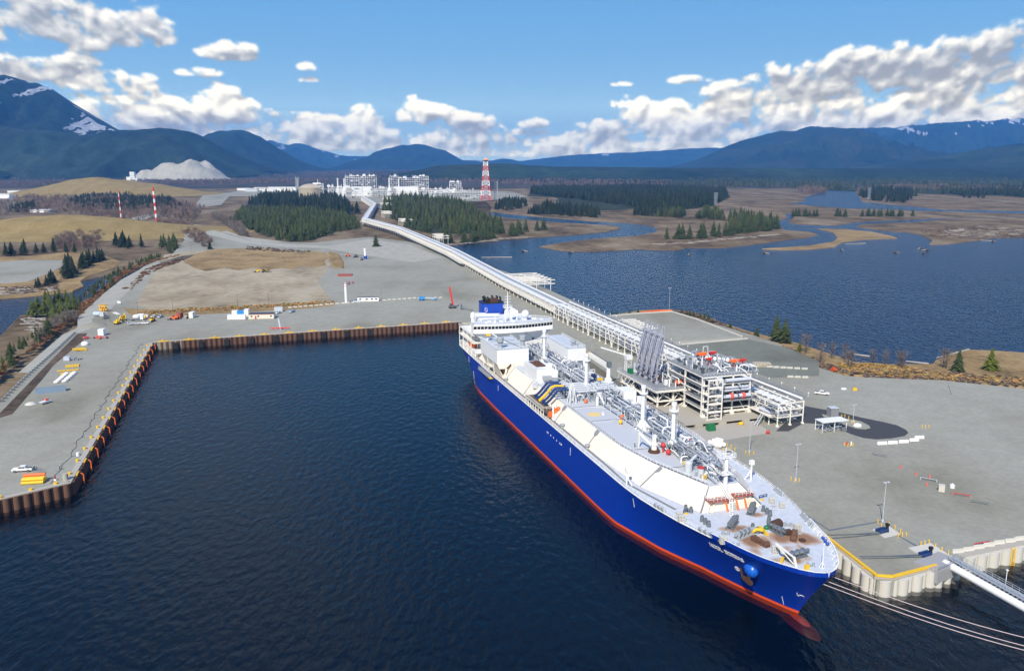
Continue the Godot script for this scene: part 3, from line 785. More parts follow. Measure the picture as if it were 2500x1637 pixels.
func mountains() -> void:
	var m := laid("forest_slope", tinted(512, [[seamless(41, 512, 0.03, 4), 0.7], [seamless(42, 512, 0.14, 3), 0.8]], [Color(0.12, 0.12, 0.12), Color(0.55, 0.55, 0.55), Color(1, 1, 1)]), 520.0, 0.97)
	m.vertex_color_use_as_albedo = true
	var dark := Color(0.03, 0.052, 0.032)
	var mid := Color(0.04, 0.07, 0.042)
	ridge("mountain", PackedVector2Array([Vector2(-6481,-49),Vector2(-4654,270),Vector2(-3210,235),Vector2(-1043,146),Vector2(223,136),Vector2(765,199),Vector2(1486,277),Vector2(2208,312),Vector2(2929,333),Vector2(3649,376),Vector2(4294,411),Vector2(7612,446),Vector2(12299,446)]), 20000, 2500, 800, 101, mid, 0.8)
	ridge("mountain", PackedVector2Array([Vector2(-6172,390),Vector2(-5339,574),Vector2(-4967,484),Vector2(-4624,507),Vector2(-4287,390),Vector2(-3779,256),Vector2(-3267,182),Vector2(-2756,20)]), 19000, 2200, 1200, 102, mid, 0.75)
	ridge("mountain", PackedVector2Array([Vector2(-5846,120),Vector2(-5089,420),Vector2(-4692,405),Vector2(-4361,286),Vector2(-4000,144),Vector2(-3637,-0)]), 17000, 2000, 1200, 103, mid)
	ridge("mountain", PackedVector2Array([Vector2(-631,3),Vector2(-497,121),Vector2(-229,183),Vector2(-28,173),Vector2(239,94),Vector2(441,12)]), 18500, 1500, 1500, 104, dark)
	ridge("mountain", PackedVector2Array([Vector2(1933,-24),Vector2(2275,60),Vector2(2785,255),Vector2(3296,356),Vector2(3808,396),Vector2(4493,416),Vector2(5866,363)]), 19000, 2500, 900, 105, mid)
	ridge("mountain", PackedVector2Array([Vector2(-3169,-13),Vector2(-2886,42),Vector2(-2628,201),Vector2(-2401,300),Vector2(-2203,354),Vector2(-1978,409),Vector2(-1755,428),Vector2(-1532,409),Vector2(-1365,343),Vector2(-1198,313),Vector2(-1032,220),Vector2(-920,146),Vector2(-808,135),Vector2(-528,97),Vector2(-248,20)]), 15500, 3000, 2000, 106, dark)
	ridge("mountain", PackedVector2Array([Vector2(4933,362),Vector2(5854,672),Vector2(6256,688),Vector2(6660,688),Vector2(6791,725),Vector2(7326,756),Vector2(7860,793),Vector2(8395,819),Vector2(8873,839),Vector2(9999,873),Vector2(13765,834)]), 15000, 2500, 2500, 107, dark, 0.70)
	ridge("mountain", PackedVector2Array([Vector2(2196,43),Vector2(2340,84),Vector2(2606,182),Vector2(2849,304),Vector2(3072,393),Vector2(3317,453),Vector2(3561,513),Vector2(3767,523),Vector2(3970,563),Vector2(4218,567),Vector2(4467,541),Vector2(4640,455),Vector2(4855,360),Vector2(5130,300),Vector2(5552,227),Vector2(5868,178),Vector2(6292,101)]), 11500, 3200, 2500, 108, dark, 0.0, 0.35)
	ridge("mountain", PackedVector2Array([Vector2(-3879,258),Vector2(-3580,402),Vector2(-3414,458),Vector2(-3234,475),Vector2(-3056,451),Vector2(-2915,398),Vector2(-2794,310),Vector2(-2674,201),Vector2(-2553,99),Vector2(-2448,35),Vector2(-2178,-4)]), 10000, 2200, 2000, 109, dark)
	ridge("mountain", PackedVector2Array([Vector2(-6739,1071),Vector2(-5523,926),Vector2(-4566,857),Vector2(-4402,840),Vector2(-4252,817),Vector2(-4161,767),Vector2(-4031,684),Vector2(-3929,603),Vector2(-3827,509),Vector2(-3722,441),Vector2(-3587,389),Vector2(-3368,335),Vector2(-3233,267)]), 7800, 2600, 2500, 110, dark, 0.62)
	ridge("hill", PackedVector2Array([Vector2(-3497,318),Vector2(-3284,378),Vector2(-3104,374),Vector2(-2909,382),Vector2(-2780,378),Vector2(-2654,343),Vector2(-2566,303),Vector2(-2404,214),Vector2(-2217,87),Vector2(-2064,38)]), 7200, 1600, 1500, 111, dark)
	ridge("hill", PackedVector2Array([Vector2(3147,7),Vector2(3424,76),Vector2(3700,143),Vector2(3978,173),Vector2(4254,225),Vector2(4641,275),Vector2(5229,296),Vector2(7187,337)]), 7800, 3000, 2000, 112, mid, 0.0, 0.25)
	ridge("hill", PackedVector2Array([Vector2(-5697,467),Vector2(-4660,411),Vector2(-3849,371),Vector2(-3619,345),Vector2(-3410,334),Vector2(-3204,300),Vector2(-3038,318),Vector2(-2862,331),Vector2(-2745,336),Vector2(-2630,307),Vector2(-2518,250),Vector2(-2405,193),Vector2(-2292,147),Vector2(-2177,101),Vector2(-2052,45),Vector2(-1959,11)]), 6500, 1050, 1200, 113, mid, 0.0, 0.15)
	ridge("hill", PackedVector2Array([Vector2(-844,22),Vector2(-672,51),Vector2(-522,83),Vector2(-361,95),Vector2(-201,101),Vector2(-41,101),Vector2(119,89),Vector2(333,78),Vector2(653,77),Vector2(1272,72),Vector2(1936,68),Vector2(3647,64)]), 5900, 900, 1500, 114, mid, 0.0, 0.2)

# ---------------------------------------------------------------- trees
var conifers := []      # [crown, trunk]
var bares := []
var shrubs := []

func conifer(seed_: int, slim: float) -> Array:
	var r := RandomNumberGenerator.new()
	r.seed = seed_
	var s := Shape.new()
	s.coloured = true
	var tiers := 11
	for i in tiers:
		var t := float(i) / tiers
		var y := lerpf(0.1, 0.96, t)
		var rad := slim * pow(1.0 - t, 0.85) * r.randf_range(0.85, 1.1)
		var up := lerpf(0.13, 0.09, t)
		var k := 9
		var turn := r.randf() * TAU
		var at := V3(r.randfn(0, 0.006), 0, r.randfn(0, 0.006))
		for j in k:
			var q := turn + TAU * (j + r.randf_range(-0.25, 0.25)) / k
			var reach := rad * r.randf_range(0.65, 1.15)
			var w := 0.8 * TAU / k
			var tip := at + V3(cos(q) * reach, y - reach * 0.28, sin(q) * reach)
			var l := at + V3(cos(q - w) * reach * 0.55, y + 0.01, sin(q - w) * reach * 0.55)
			var rr := at + V3(cos(q + w) * reach * 0.55, y + 0.01, sin(q + w) * reach * 0.55)
			var apex := at + V3(0, y + up, 0)
			s.tint = Color(1, 1, 1) * r.randf_range(0.55, 1.3)
			s.flat(apex, l, tip, V3(cos(q), 0.6, sin(q)))
			s.flat(apex, tip, rr, V3(cos(q), 0.6, sin(q)))
	var t2 := Shape.new().cyl(V3(0, -0.02, 0), V3(0, 0.9, 0), 0.016, 0.003, 5, false)
	return [s.mesh(), t2.mesh()]

func bare_tree(seed_: int) -> Array:
	var r := RandomNumberGenerator.new()
	r.seed = seed_
	var s := Shape.new()
	s.coloured = true
	for i in 110:
		var y := r.randf_range(0.12, 0.85)
		var q := r.randf() * TAU
		var up := r.randf_range(0.12, 0.34)
		var out := r.randf_range(0.06, 0.24) * (1.1 - y * 0.6)
		var a := V3(cos(q) * 0.02, y, sin(q) * 0.02)
		if i > 45:
			a = V3(cos(q) * r.randf_range(0.04, 0.14), y, sin(q) * r.randf_range(0.04, 0.14))
			up *= 0.6
		var b := a + V3(cos(q + r.randfn(0, 0.5)) * out, up, sin(q + r.randfn(0, 0.5)) * out)
		var side := V3(r.randfn(), r.randfn() * 0.3, r.randfn()).normalized() * 0.009
		s.tint = Color(1, 1, 1) * r.randf_range(0.6, 1.3)
		s.flat(a - side, a + side, b, Vector3.UP)
	return [s.mesh(), Shape.new().cyl(V3(0, -0.02, 0), V3(0, 0.8, 0), 0.017, 0.004, 5, false).mesh()]

func bush(seed_: int) -> ArrayMesh:
	var r := RandomNumberGenerator.new()
	r.seed = seed_
	var s := Shape.new()
	s.coloured = true
	for i in 70:
		var q := r.randf() * TAU
		var e := r.randf_range(0.1, 1.5)
		var d := V3(cos(q) * cos(e), sin(e), sin(q) * cos(e))
		var a := d * r.randf_range(0.1, 0.5)
		var b := d * r.randf_range(0.7, 1.1) * V3(1, 0.8, 1)
		var side := V3(r.randfn(), r.randfn(), r.randfn()).normalized() * 0.16
		s.tint = Color(1, 1, 1) * r.randf_range(0.55, 1.35)
		s.flat(a - side, a + side, b, d)
	return s.mesh()

func leaf_mat(called: String, r: float, g: float, b: float) -> StandardMaterial3D:
	var m := mat(called, r, g, b, 0.95)
	m.vertex_color_use_as_albedo = true
	m.metallic_specular = 0.2
	return m

func make_trees() -> void:
	leaf_mat("needles", 0.058, 0.076, 0.03)
	leaf_mat("dark_needles", 0.028, 0.040, 0.024)
	leaf_mat("bright_needles", 0.085, 0.105, 0.03)
	leaf_mat("cedar", 0.105, 0.125, 0.02)
	leaf_mat("twigs", 0.20, 0.155, 0.13)
	leaf_mat("grey_twigs", 0.20, 0.18, 0.16)
	leaf_mat("russet", 0.25, 0.15, 0.085)
	leaf_mat("gold", 0.46, 0.32, 0.13)
	for i in 5:
		conifers.append(conifer(200 + i, [0.25, 0.28, 0.22, 0.31, 0.26][i]))
		bares.append(bare_tree(300 + i))
		shrubs.append(bush(400 + i))

func inside(poly: PackedVector2Array, r: RandomNumberGenerator) -> Vector2:
	var lo := poly[0]
	var hi := poly[0]
	for p in poly:
		lo = lo.min(p)
		hi = hi.max(p)
	for i in 60:
		var q := Vector2(r.randf_range(lo.x, hi.x), r.randf_range(lo.y, hi.y))
		if Geometry2D.is_point_in_polygon(q, poly):
			return q
	return poly[0]

func scatter(called: String, mesh: Mesh, m: Material, poly: PackedVector2Array, count: int, y: float, hi: Vector2, seed_: int, clump: FastNoiseLite = null, wide := 1.0) -> void:
	var r := RandomNumberGenerator.new()
	r.seed = seed_
	var put: Array[Transform3D] = []
	var tries := 0
	while put.size() < count and tries < count * 3:
		tries += 1
		var q := inside(poly, r)
		if clump and clump.get_noise_2d(q.x, q.y) < r.randf_range(-0.25, 0.2):
			continue
		var h := r.randf_range(hi.x, hi.y) * (0.6 + 0.5 * r.randf())
		var w := h * r.randf_range(0.9, 1.4) * wide
		put.append(Transform3D(Basis(UP, r.randf() * TAU).scaled_local(V3(w, h, w)), V3(q.x, y, q.y)))
	var mm := MultiMesh.new()
	mm.transform_format = MultiMesh.TRANSFORM_3D
	mm.mesh = mesh
	mm.use_colors = true
	mm.instance_count = put.size()
	for i in put.size():
		var k := r.randf_range(0.55, 1.5)
		mm.set_instance_transform(i, put[i])
		mm.set_instance_color(i, Color(k * r.randf_range(0.85, 1.25), k, k * r.randf_range(0.8, 1.1)))
	var o := MultiMeshInstance3D.new()
	o.name = numbered(called)
	o.multimesh = mm
	o.material_override = m
	add_child(o)
	o.set_meta("kind", "stuff")

func far_woods() -> void:
	make_trees()
	var n1 := noise(61, 1.0 / 320.0, 3)
	var n2 := noise(62, 1.0 / 240.0, 3)
	# the wooded valley floor
	var west := PackedVector2Array([Vector2(-3427,-4076),Vector2(-3100,-5169),Vector2(-2356,-5169),Vector2(-1961,-6292),Vector2(-151,-6292),Vector2(-207,-8630),Vector2(-3154,-10135),Vector2(-6510,-7765)])
	var mid := PackedVector2Array([Vector2(-814,-6292),Vector2(0,-5676),Vector2(868,-5169),Vector2(1481,-4745),Vector2(2262,-6292),Vector2(3455,-11103),Vector2(-266,-11103),Vector2(-1563,-9323)])
	var east := PackedVector2Array([Vector2(725,-3871),Vector2(1219,-3572),Vector2(1266,-3464),Vector2(1300,-3178),Vector2(1483,-2935),Vector2(1904,-2726),Vector2(4340,-5169),Vector2(7036,-10135),Vector2(1892,-10135)])
	var wood := PackedVector2Array([Vector2(61,-3001),Vector2(142,-2672),Vector2(225,-2408),Vector2(308,-2078),Vector2(409,-2010),Vector2(508,-2152),Vector2(698,-2732),Vector2(831,-3328),Vector2(712,-3519),Vector2(483,-3734),Vector2(200,-3519),Vector2(88,-3421)])
	for i in 3:
		scatter("forest", conifers[i][0], M.dark_needles, mid, 3200, 1, Vector2(16, 28), 500 + i, n1)
		scatter("forest", conifers[i + 1][0], M.needles, east, 4600, 1, Vector2(16, 26), 510 + i)
		scatter("forest", conifers[i][0], M.dark_needles, wood, 1100, 1, Vector2(17, 30), 520 + i)
		scatter("forest", bares[i][0], M.twigs, west, 1900, 1, Vector2(14, 20), 530 + i, n2, 1.7)
		scatter("forest", bares[i][0], M.twigs, mid, 1500, 1, Vector2(14, 20), 540 + i, null, 1.7)
		scatter("forest", conifers[i][0], M.dark_needles, PackedVector2Array([Vector2(-992,-5169),Vector2(-953,-5676),Vector2(-471,-5169),Vector2(22,-4558),Vector2(450,-4076),Vector2(764,-4076),Vector2(888,-4745),Vector2(0,-5968),Vector2(-1116,-6652)]), 700, 1, Vector2(16, 26), 550 + i, n1)
		scatter("forest", bares[i][0], M.twigs, PackedVector2Array([Vector2(-1116,-5169),Vector2(-150,-4470),Vector2(283,-3464),Vector2(714,-3807),Vector2(888,-4745),Vector2(0,-5411),Vector2(-1056,-6292)]), 900, 1, Vector2(14, 20), 560 + i, null, 1.7)
		scatter("forest", conifers[i][0], M.dark_needles, PackedVector2Array([Vector2(1139,-2795),Vector2(1022,-2408),Vector2(1068,-2316),Vector2(1303,-2732),Vector2(1554,-3328),Vector2(1540,-3519),Vector2(1410,-3421)]), 160, 1, Vector2(16, 26), 570 + i)
		scatter("forest", conifers[i][0], M.dark_needles, PackedVector2Array([Vector2(1745,-3519),Vector2(1545,-3001),Vector2(1395,-2615),Vector2(1543,-2560),Vector2(1659,-2507),Vector2(2322,-3519),Vector2(2191,-3734)]), 420, 1, Vector2(14, 24), 580 + i, n2)
		scatter("forest", bares[i][0], M.twigs, PackedVector2Array([Vector2(1169,-3519),Vector2(983,-2860),Vector2(1081,-2929),Vector2(1233,-3328),Vector2(1392,-3976)]), 90, 1, Vector2(12, 18), 590 + i, null, 1.7)
		scatter("forest", bares[i][0], M.twigs, PackedVector2Array([Vector2(1211,-3001),Vector2(1444,-3519),Vector2(1826,-3976),Vector2(2055,-3734),Vector2(2002,-3328),Vector2(1880,-3124),Vector2(1712,-3328),Vector2(1409,-3328)]), 300, 1, Vector2(12, 18), 600 + i, null, 1.7)
		# scrub and woods west of the harbour
		scatter("forest", bares[i][0], M.twigs, PackedVector2Array([Vector2(-1317,-2037),Vector2(-1561,-2756),Vector2(-1464,-2756),Vector2(-1076,-2575),Vector2(-737,-2037),Vector2(-573,-1519),Vector2(-678,-1614),Vector2(-755,-1581),Vector2(-935,-1801),Vector2(-1065,-1761)]), 700, 1, Vector2(9, 15), 610 + i, null, 1.6)
		scatter("forest", conifers[i][0], M.dark_needles, PackedVector2Array([Vector2(-1191,-2275),Vector2(-1385,-2756),Vector2(-1314,-2856),Vector2(-1013,-2493),Vector2(-798,-2092),Vector2(-765,-1889),Vector2(-853,-2037),Vector2(-916,-1985),Vector2(-1001,-1985)]), 330, 1, Vector2(14, 22), 620 + i, n2)
		scatter("forest", conifers[i][0], M.dark_needles, PackedVector2Array([Vector2(-1139,-1912),Vector2(-1187,-2037),Vector2(-1246,-2211),Vector2(-1114,-1985),Vector2(-1068,-1844)]), 50, 1, Vector2(12, 20), 630 + i)
		scatter("forest", bares[i][0], M.twigs, PackedVector2Array([Vector2(-2317,-3107),Vector2(-2224,-3889),Vector2(-1588,-3889),Vector2(-1407,-4245),Vector2(-1163,-4406),Vector2(-989,-4579),Vector2(-1173,-5435),Vector2(-2118,-5193),Vector2(-3160,-4245)]), 900, 1, Vector2(12, 18), 640 + i, null, 1.7)
		scatter("forest", conifers[i][0], M.dark_needles, PackedVector2Array([Vector2(-688,-2213),Vector2(-562,-2117),Vector2(-451,-1948),Vector2(-355,-1837),Vector2(-363,-1948),Vector2(-441,-2264),Vector2(-575,-2701),Vector2(-679,-2944),Vector2(-736,-2777),Vector2(-786,-2628)]), 300, 1, Vector2(18, 30), 650 + i)
		scatter("forest", conifers[i + 1][0], M.needles, PackedVector2Array([Vector2(-517,-1570),Vector2(-418.7,-1389.6),Vector2(-337.6,-1230),Vector2(-302.7,-1191.9),Vector2(-283.5,-1279.1),Vector2(-294.5,-1350.8),Vector2(-273.4,-1409.9),Vector2(-254,-1409.9),Vector2(-293,-1570),Vector2(-344,-1739),Vector2(-434,-1873),Vector2(-562,-1948),Vector2(-605,-1873)]), 620, 1, Vector2(13, 21), 660 + i)
		scatter("forest", conifers[i][0], M.needles, PackedVector2Array([Vector2(-289,-1873),Vector2(-246,-1803),Vector2(-211,-1596),Vector2(-159.9,-1389.6),Vector2(-126.2,-1350.8),Vector2(-92.8,-1313.9),Vector2(-50.7,-1313.9),Vector2(-21.2,-1350.8),Vector2(-16.4,-1474.4),Vector2(-54,-1708),Vector2(-117,-2117),Vector2(-170,-2433),Vector2(-250,-2628),Vector2(-348,-2701),Vector2(-360,-2374)]), 330, 1, Vector2(15, 26), 670 + i)
		scatter("forest", bares[i][0], M.grey_twigs, PackedVector2Array([Vector2(-601,-1684),Vector2(-519,-1519),Vector2(-411.4,-1269),Vector2(-390.5,-1248.4),Vector2(-468.5,-1461.6),Vector2(-540,-1614),Vector2(-618,-1761)]), 80, 1, Vector2(10, 15), 680 + i, null, 1.4)
		scatter("forest", bares[i][0], M.twigs, PackedVector2Array([Vector2(-664,-1581),Vector2(-607,-1549),Vector2(-506,-1358.6),Vector2(-411.3,-1154.5),Vector2(-387,-1058.6),Vector2(-428.2,-1137.3),Vector2(-527.9,-1335.1),Vector2(-614.7,-1461.6)]), 220, 1, Vector2(6, 11), 690 + i, null, 1.6)
		scatter("forest", bares[i][0], M.twigs, PackedVector2Array([Vector2(-609.6,-1104.5),Vector2(-688,-1290.3),Vector2(-665.5,-1335.1),Vector2(-607.7,-1269),Vector2(-578.9,-1172.1),Vector2(-522.9,-1044.1),Vector2(-553,-1044.1)]), 80, 1, Vector2(9, 14), 700 + i, null, 1.6)
		scatter("undergrowth", shrubs[i], M.russet, PackedVector2Array([Vector2(-263.9,-420.1),Vector2(-282,-479.9),Vector2(-303.6,-542.3),Vector2(-301.6,-572.8),Vector2(-350,-721.9),Vector2(-371.8,-792.7),Vector2(-390.1,-888.9),Vector2(-386.1,-971),Vector2(-390.8,-990.5),Vector2(-401.9,-916.6),Vector2(-388.2,-828.6),Vector2(-354.2,-721.9),Vector2(-332.4,-644.8),Vector2(-295.7,-542.3),Vector2(-281.9,-489.9),Vector2(-276.5,-458),Vector2(-269.9,-419.5),Vector2(-256.6,-397.9)]), 420, 3.6, Vector2(1.2, 2.4), 710 + i, null, 1.3)
		scatter("undergrowth", conifers[i][0], M.needles, PackedVector2Array([Vector2(-265.4,-424.7),Vector2(-282,-464.1),Vector2(-292.7,-500.3),Vector2(-302.8,-542.3),Vector2(-303.6,-563.7),Vector2(-341.3,-662.5),Vector2(-368.4,-751.8),Vector2(-388.2,-828.6),Vector2(-399.5,-910.9),Vector2(-405.6,-971),Vector2(-412.3,-983.9),Vector2(-411,-922.3),Vector2(-393,-828.6),Vector2(-379.3,-767.6),Vector2(-348.2,-668.6),Vector2(-319.2,-568.2),Vector2(-297.1,-500.3),Vector2(-276.3,-440.7)]), 60, 3.4, Vector2(3, 7), 715 + i)
		scatter("undergrowth", bares[i][0], M.grey_twigs, PackedVector2Array([Vector2(-282.2,-486.5),Vector2(-298.4,-534.2),Vector2(-301.6,-572.8),Vector2(-315.6,-586.9),Vector2(-317.5,-568.2),Vector2(-297.9,-514.8)]), 30, 3.0, Vector2(4, 8), 716 + i, null, 1.5)
		scatter("undergrowth", shrubs[i], M.gold, PackedVector2Array([Vector2(-267.7,-587.2),Vector2(-242.5,-597.2),Vector2(-196,-609.2),Vector2(-153.3,-632.8),Vector2(-136.9,-636.6),Vector2(-139.3,-648.3),Vector2(-201,-625.4),Vector2(-247.9,-611),Vector2(-273.6,-600.5)]), 110, 4.5, Vector2(0.7, 1.5), 720 + i, null, 1.4)
		scatter("undergrowth", shrubs[i], M.twigs, PackedVector2Array([Vector2(153.2,-491.2),Vector2(162.7,-489.7),Vector2(170.5,-449.9),Vector2(175.7,-431),Vector2(183.1,-433.3),Vector2(201.8,-433.3),Vector2(221.5,-428.8),Vector2(261.4,-413.7),Vector2(251.7,-397.6),Vector2(233.6,-401.5),Vector2(200.7,-407.5),Vector2(182.6,-413.7),Vector2(163.4,-433.3),Vector2(160.6,-475.7)]), 260, 3.1, Vector2(0.7, 1.6), 730 + i, null, 1.2)
		scatter("undergrowth", shrubs[i], M.gold, PackedVector2Array([Vector2(178.8,-445),Vector2(195.7,-445),Vector2(213.8,-435.6),Vector2(223.6,-422.2),Vector2(261.4,-413.7),Vector2(254.1,-401.5),Vector2(222.5,-409.5),Vector2(189.7,-417.9),Vector2(173.5,-431)]), 420, 3.1, Vector2(0.6, 1.3), 740 + i, null, 1.6)
		scatter("undergrowth", shrubs[i], M.twigs, PackedVector2Array([Vector2(117.7,-606.1),Vector2(131.2,-585),Vector2(143.5,-531),Vector2(147.9,-517.7),Vector2(151,-524.3),Vector2(144,-548.5),Vector2(133.5,-595.4),Vector2(121.5,-610.6)]), 130, 3.3, Vector2(1, 2), 750 + i, null, 1.4)
		scatter("undergrowth", shrubs[i], M.twigs, PackedVector2Array([Vector2(-343.7,-1085),Vector2(-286.7,-1046.6),Vector2(-245.5,-1024.9),Vector2(-239.3,-1010.8),Vector2(-277.1,-1010.8),Vector2(-329.5,-1039.3)]), 60, 4.5, Vector2(0.8, 1.6), 760 + i, null, 1.6)
		scatter("undergrowth", shrubs[i], M.russet, PackedVector2Array([Vector2(-334.2,-714.8),Vector2(-333.2,-721.9),Vector2(-372.5,-847.8),Vector2(-373.2,-910.9),Vector2(-370.1,-958.3),Vector2(-360.1,-910.9),Vector2(-359.4,-857.7),Vector2(-348.9,-792.7),Vector2(-321.8,-701)]), 60, 4.5, Vector2(0.8, 1.8), 770 + i, null, 1.6)
		scatter("undergrowth", shrubs[i], M.twigs, PackedVector2Array([Vector2(-458.8,-745.7),Vector2(-437.2,-745.7),Vector2(-427.5,-784.6),Vector2(-399.2,-731.2),Vector2(-411.9,-710.3),Vector2(-431.8,-700.4)]), 130, 1.0, Vector2(0.8, 1.6), 780 + i, null, 1.6)
		scatter("undergrowth", shrubs[i], M.twigs, PackedVector2Array([Vector2(661.2,-1370.2),Vector2(763,-1470.9),Vector2(871.4,-1435.7),Vector2(763.6,-1255.3),Vector2(662.4,-1229.5),Vector2(627.5,-1255.3)]), 200, 0.8, Vector2(0.6, 1.3), 790 + i, null, 2.0)

func stand(label: String, group: String, kind: String, m: String, spots: Array, hi: Vector2, seed_: int) -> void:   # single trees one can tell apart
	var r := RandomNumberGenerator.new()
	r.seed = seed_
	for p in spots:
		var i := r.randi() % 5
		var h := r.randf_range(hi.x, hi.y)
		var parts: Array = (conifers if kind == "conifer" else bares)[i]
		var o := thing(kind + ("" if kind == "bush" else "_tree") if kind != "bare" else "leafless_tree", label, "tree", p, r.randf() * TAU, group)
		var w := h * r.randf_range(0.95, 1.25) * 1.35
		obj("crown", parts[0], M[m], o).scale = V3(w, h, w)
		obj("trunk", parts[1], M.bark, o).scale = V3(w, h, w)

func spread(poly: PackedVector2Array, count: int, y: float, seed_: int) -> Array:
	var r := RandomNumberGenerator.new()
	r.seed = seed_
	var out := []
	for i in count:
		var q := inside(poly, r)
		out.append(V3(q.x, y, q.y))
	return out

func row_of(pts: Array, count: int, jitter: float, seed_: int) -> Array:
	var r := RandomNumberGenerator.new()
	r.seed = seed_
	var out := []
	var total := 0.0
	for i in pts.size() - 1:
		total += (pts[i] as Vector3).distance_to(pts[i + 1])
	for k in count:
		var d := total * (k + 0.5) / count
		for i in pts.size() - 1:
			var l: float = (pts[i] as Vector3).distance_to(pts[i + 1])
			if d <= l or i == pts.size() - 2:
				var q: Vector3 = (pts[i] as Vector3).lerp(pts[i + 1], clampf(d / l, 0, 1))
				out.append(q + V3(r.randf_range(-jitter, jitter), 0, r.randf_range(-jitter, jitter)))
				break
			d -= l
	return out

func woods() -> void:
	stand("taller of the two large dark conifers side by side on the right shore", "", "conifer", "needles", [V3(162.1,3,-503.8)], Vector2(17.5, 17.5), 1)
	stand("wider of the two large dark conifers side by side on the right shore", "", "conifer", "needles", [V3(165.7,3,-497.9)], Vector2(16.5, 16.5), 2)
	stand("small dark conifer left of the two large conifers on the shore", "", "conifer", "needles", [V3(155,3,-521.2)], Vector2(6, 6), 3)
	stand("small yellow-green conifer right of the two large shore conifers", "", "conifer", "cedar", [V3(167.3,3,-476.5)], Vector2(6.5, 6.5), 4)
	stand("bushy dark conifer beside bare trunks at the base of the tan spit", "", "conifer", "needles", [V3(234.3,3,-427.8)], Vector2(13.5, 13.5), 5)
	stand("bright green pointed conifer alone on the tan spit", "", "conifer", "cedar", [V3(253.1,3,-431.3)], Vector2(12.5, 12.5), 6)
	stand("lone dark conifer in the wet meadow left of the pipe bridge", "", "conifer", "needles", [V3(-174.8,2,-1079.7)], Vector2(19, 19), 7)
	stand("dark conifer by the creek just right of the pipe bridge", "", "conifer", "needles", [V3(-110.4,1,-1174.7)], Vector2(15, 15), 8)
	stand("round dark conifer beside the pond under the masts", "", "conifer", "dark_needles", [V3(-610.9,1,-1382.7)], Vector2(22, 22), 9)
	stand("conifer growing where the two gravel roads meet", "", "conifer", "dark_needles", [V3(-376.1,4.5,-1044.8)], Vector2(11, 11), 10)
	stand("small shore conifer behind the upper gravel terrace", "small conifers along the terrace shore", "conifer", "needles", [V3(71.5,3.5,-592.6),V3(75.3,3.5,-593.4),V3(84.9,3.5,-595.9),V3(91.2,3.5,-598.4),V3(123.1,3.5,-598.9),V3(125.5,3.5,-592.6),V3(127.1,3.5,-589.3),V3(128.2,3.5,-584.4),V3(132.5,3.5,-580.3),V3(134.5,3.5,-576.4),V3(135.7,3.5,-570.5),V3(136.7,3.5,-562.9),V3(144,3.5,-542.9)], Vector2(3, 5.5), 11)
	stand("tall bare grey tree on the right shore bank", "bare trees on the right shore", "bare", "twigs", [V3(178.8,3,-456.9),V3(182.9,3,-449.5),V3(181.4,3,-440),V3(181,3,-435.3),V3(196.8,3,-444.7),V3(202.2,3,-442.3),V3(206.9,3,-435.3),V3(207.2,3,-433.1),V3(169,3,-471.2),V3(169.8,3,-449.5),V3(230.3,3,-435.3),V3(231.1,3,-434.2)], Vector2(9, 13), 12)
	stand("conifer in the row on the bank between the inlet and the gravel road", "conifers on the inlet bank", "conifer", "needles", row_of([V3(-266.7,4,-426.7),V3(-283.3,4,-466.3),V3(-290.2,4,-495.6),V3(-287.5,4,-502.6),V3(-299.8,4,-536.7)], 10, 3, 20) + row_of([V3(-336.9,4,-653.6),V3(-348.7,4,-697.6),V3(-358.5,4,-740),V3(-374.2,4,-787.8),V3(-390.9,4,-861.7),V3(-392.4,4,-882.4),V3(-394.8,4,-915.2),V3(-402.4,4,-962.8)], 14, 4, 21), Vector2(6, 10), 13)
	stand("conifer in the dense clump on the point of the inlet bank", "conifers on the inlet point", "conifer", "bright_needles", spread(PackedVector2Array([Vector2(-350.2,-600.7),Vector2(-363.2,-637.1),Vector2(-365.2,-659.9),Vector2(-356.8,-665.9),Vector2(-346,-659.9),Vector2(-327.1,-626.3),Vector2(-319.5,-600.7),Vector2(-322.4,-586.2),Vector2(-337.8,-586.2)]), 24, 2, 22), Vector2(8, 13), 14)
	stand("dark conifer in the row on the far bank of the left inlet", "conifers on the far inlet bank", "conifer", "dark_needles", row_of([V3(-431.1,1.2,-791.5),V3(-433.1,1.2,-808.5),V3(-452.1,1.2,-859.2),V3(-460,1.2,-894.8),V3(-465.8,1.2,-927.7),V3(-472.2,1.2,-969.2)], 18, 5, 23), Vector2(13, 20), 15)
	stand("small conifer on the muddy shore of the left inlet", "conifers on the muddy shore", "conifer", "dark_needles", row_of([V3(-430,1.2,-740.7),V3(-422.4,1.2,-744.3),V3(-423,1.2,-759.4),V3(-431.3,1.2,-783.2)], 8, 4, 24), Vector2(8, 13), 16)
	stand("conifer on the tan flats beyond the cleared gravel lot", "conifers beyond the cleared lot", "conifer", "dark_needles", row_of([V3(-603.6,1.2,-988.1),V3(-602.7,1.2,-1001.1),V3(-589.7,1.2,-1001.1),V3(-585.2,1.2,-1021.3),V3(-582.5,1.2,-1035.1),V3(-563.9,1.2,-1042.2),V3(-538.7,1.2,-1028.2)], 9, 6, 25) + spread(PackedVector2Array([Vector2(-527.1,-1104.5),Vector2(-545.3,-1172.1),Vector2(-515,-1172.1),Vector2(-469.4,-1073.5),Vector2(-487.7,-1066)]), 9, 1, 26), Vector2(12, 22), 17)
	stand("conifer in the clump left of the haul road bend", "conifers by the haul road bend", "conifer", "needles", spread(PackedVector2Array([Vector2(-457.9,-1094.5),Vector2(-460.1,-1144),Vector2(-423.9,-1063.7),Vector2(-402,-1000.4),Vector2(-416.3,-1007)]), 10, 2, 27), Vector2(13, 20), 18)
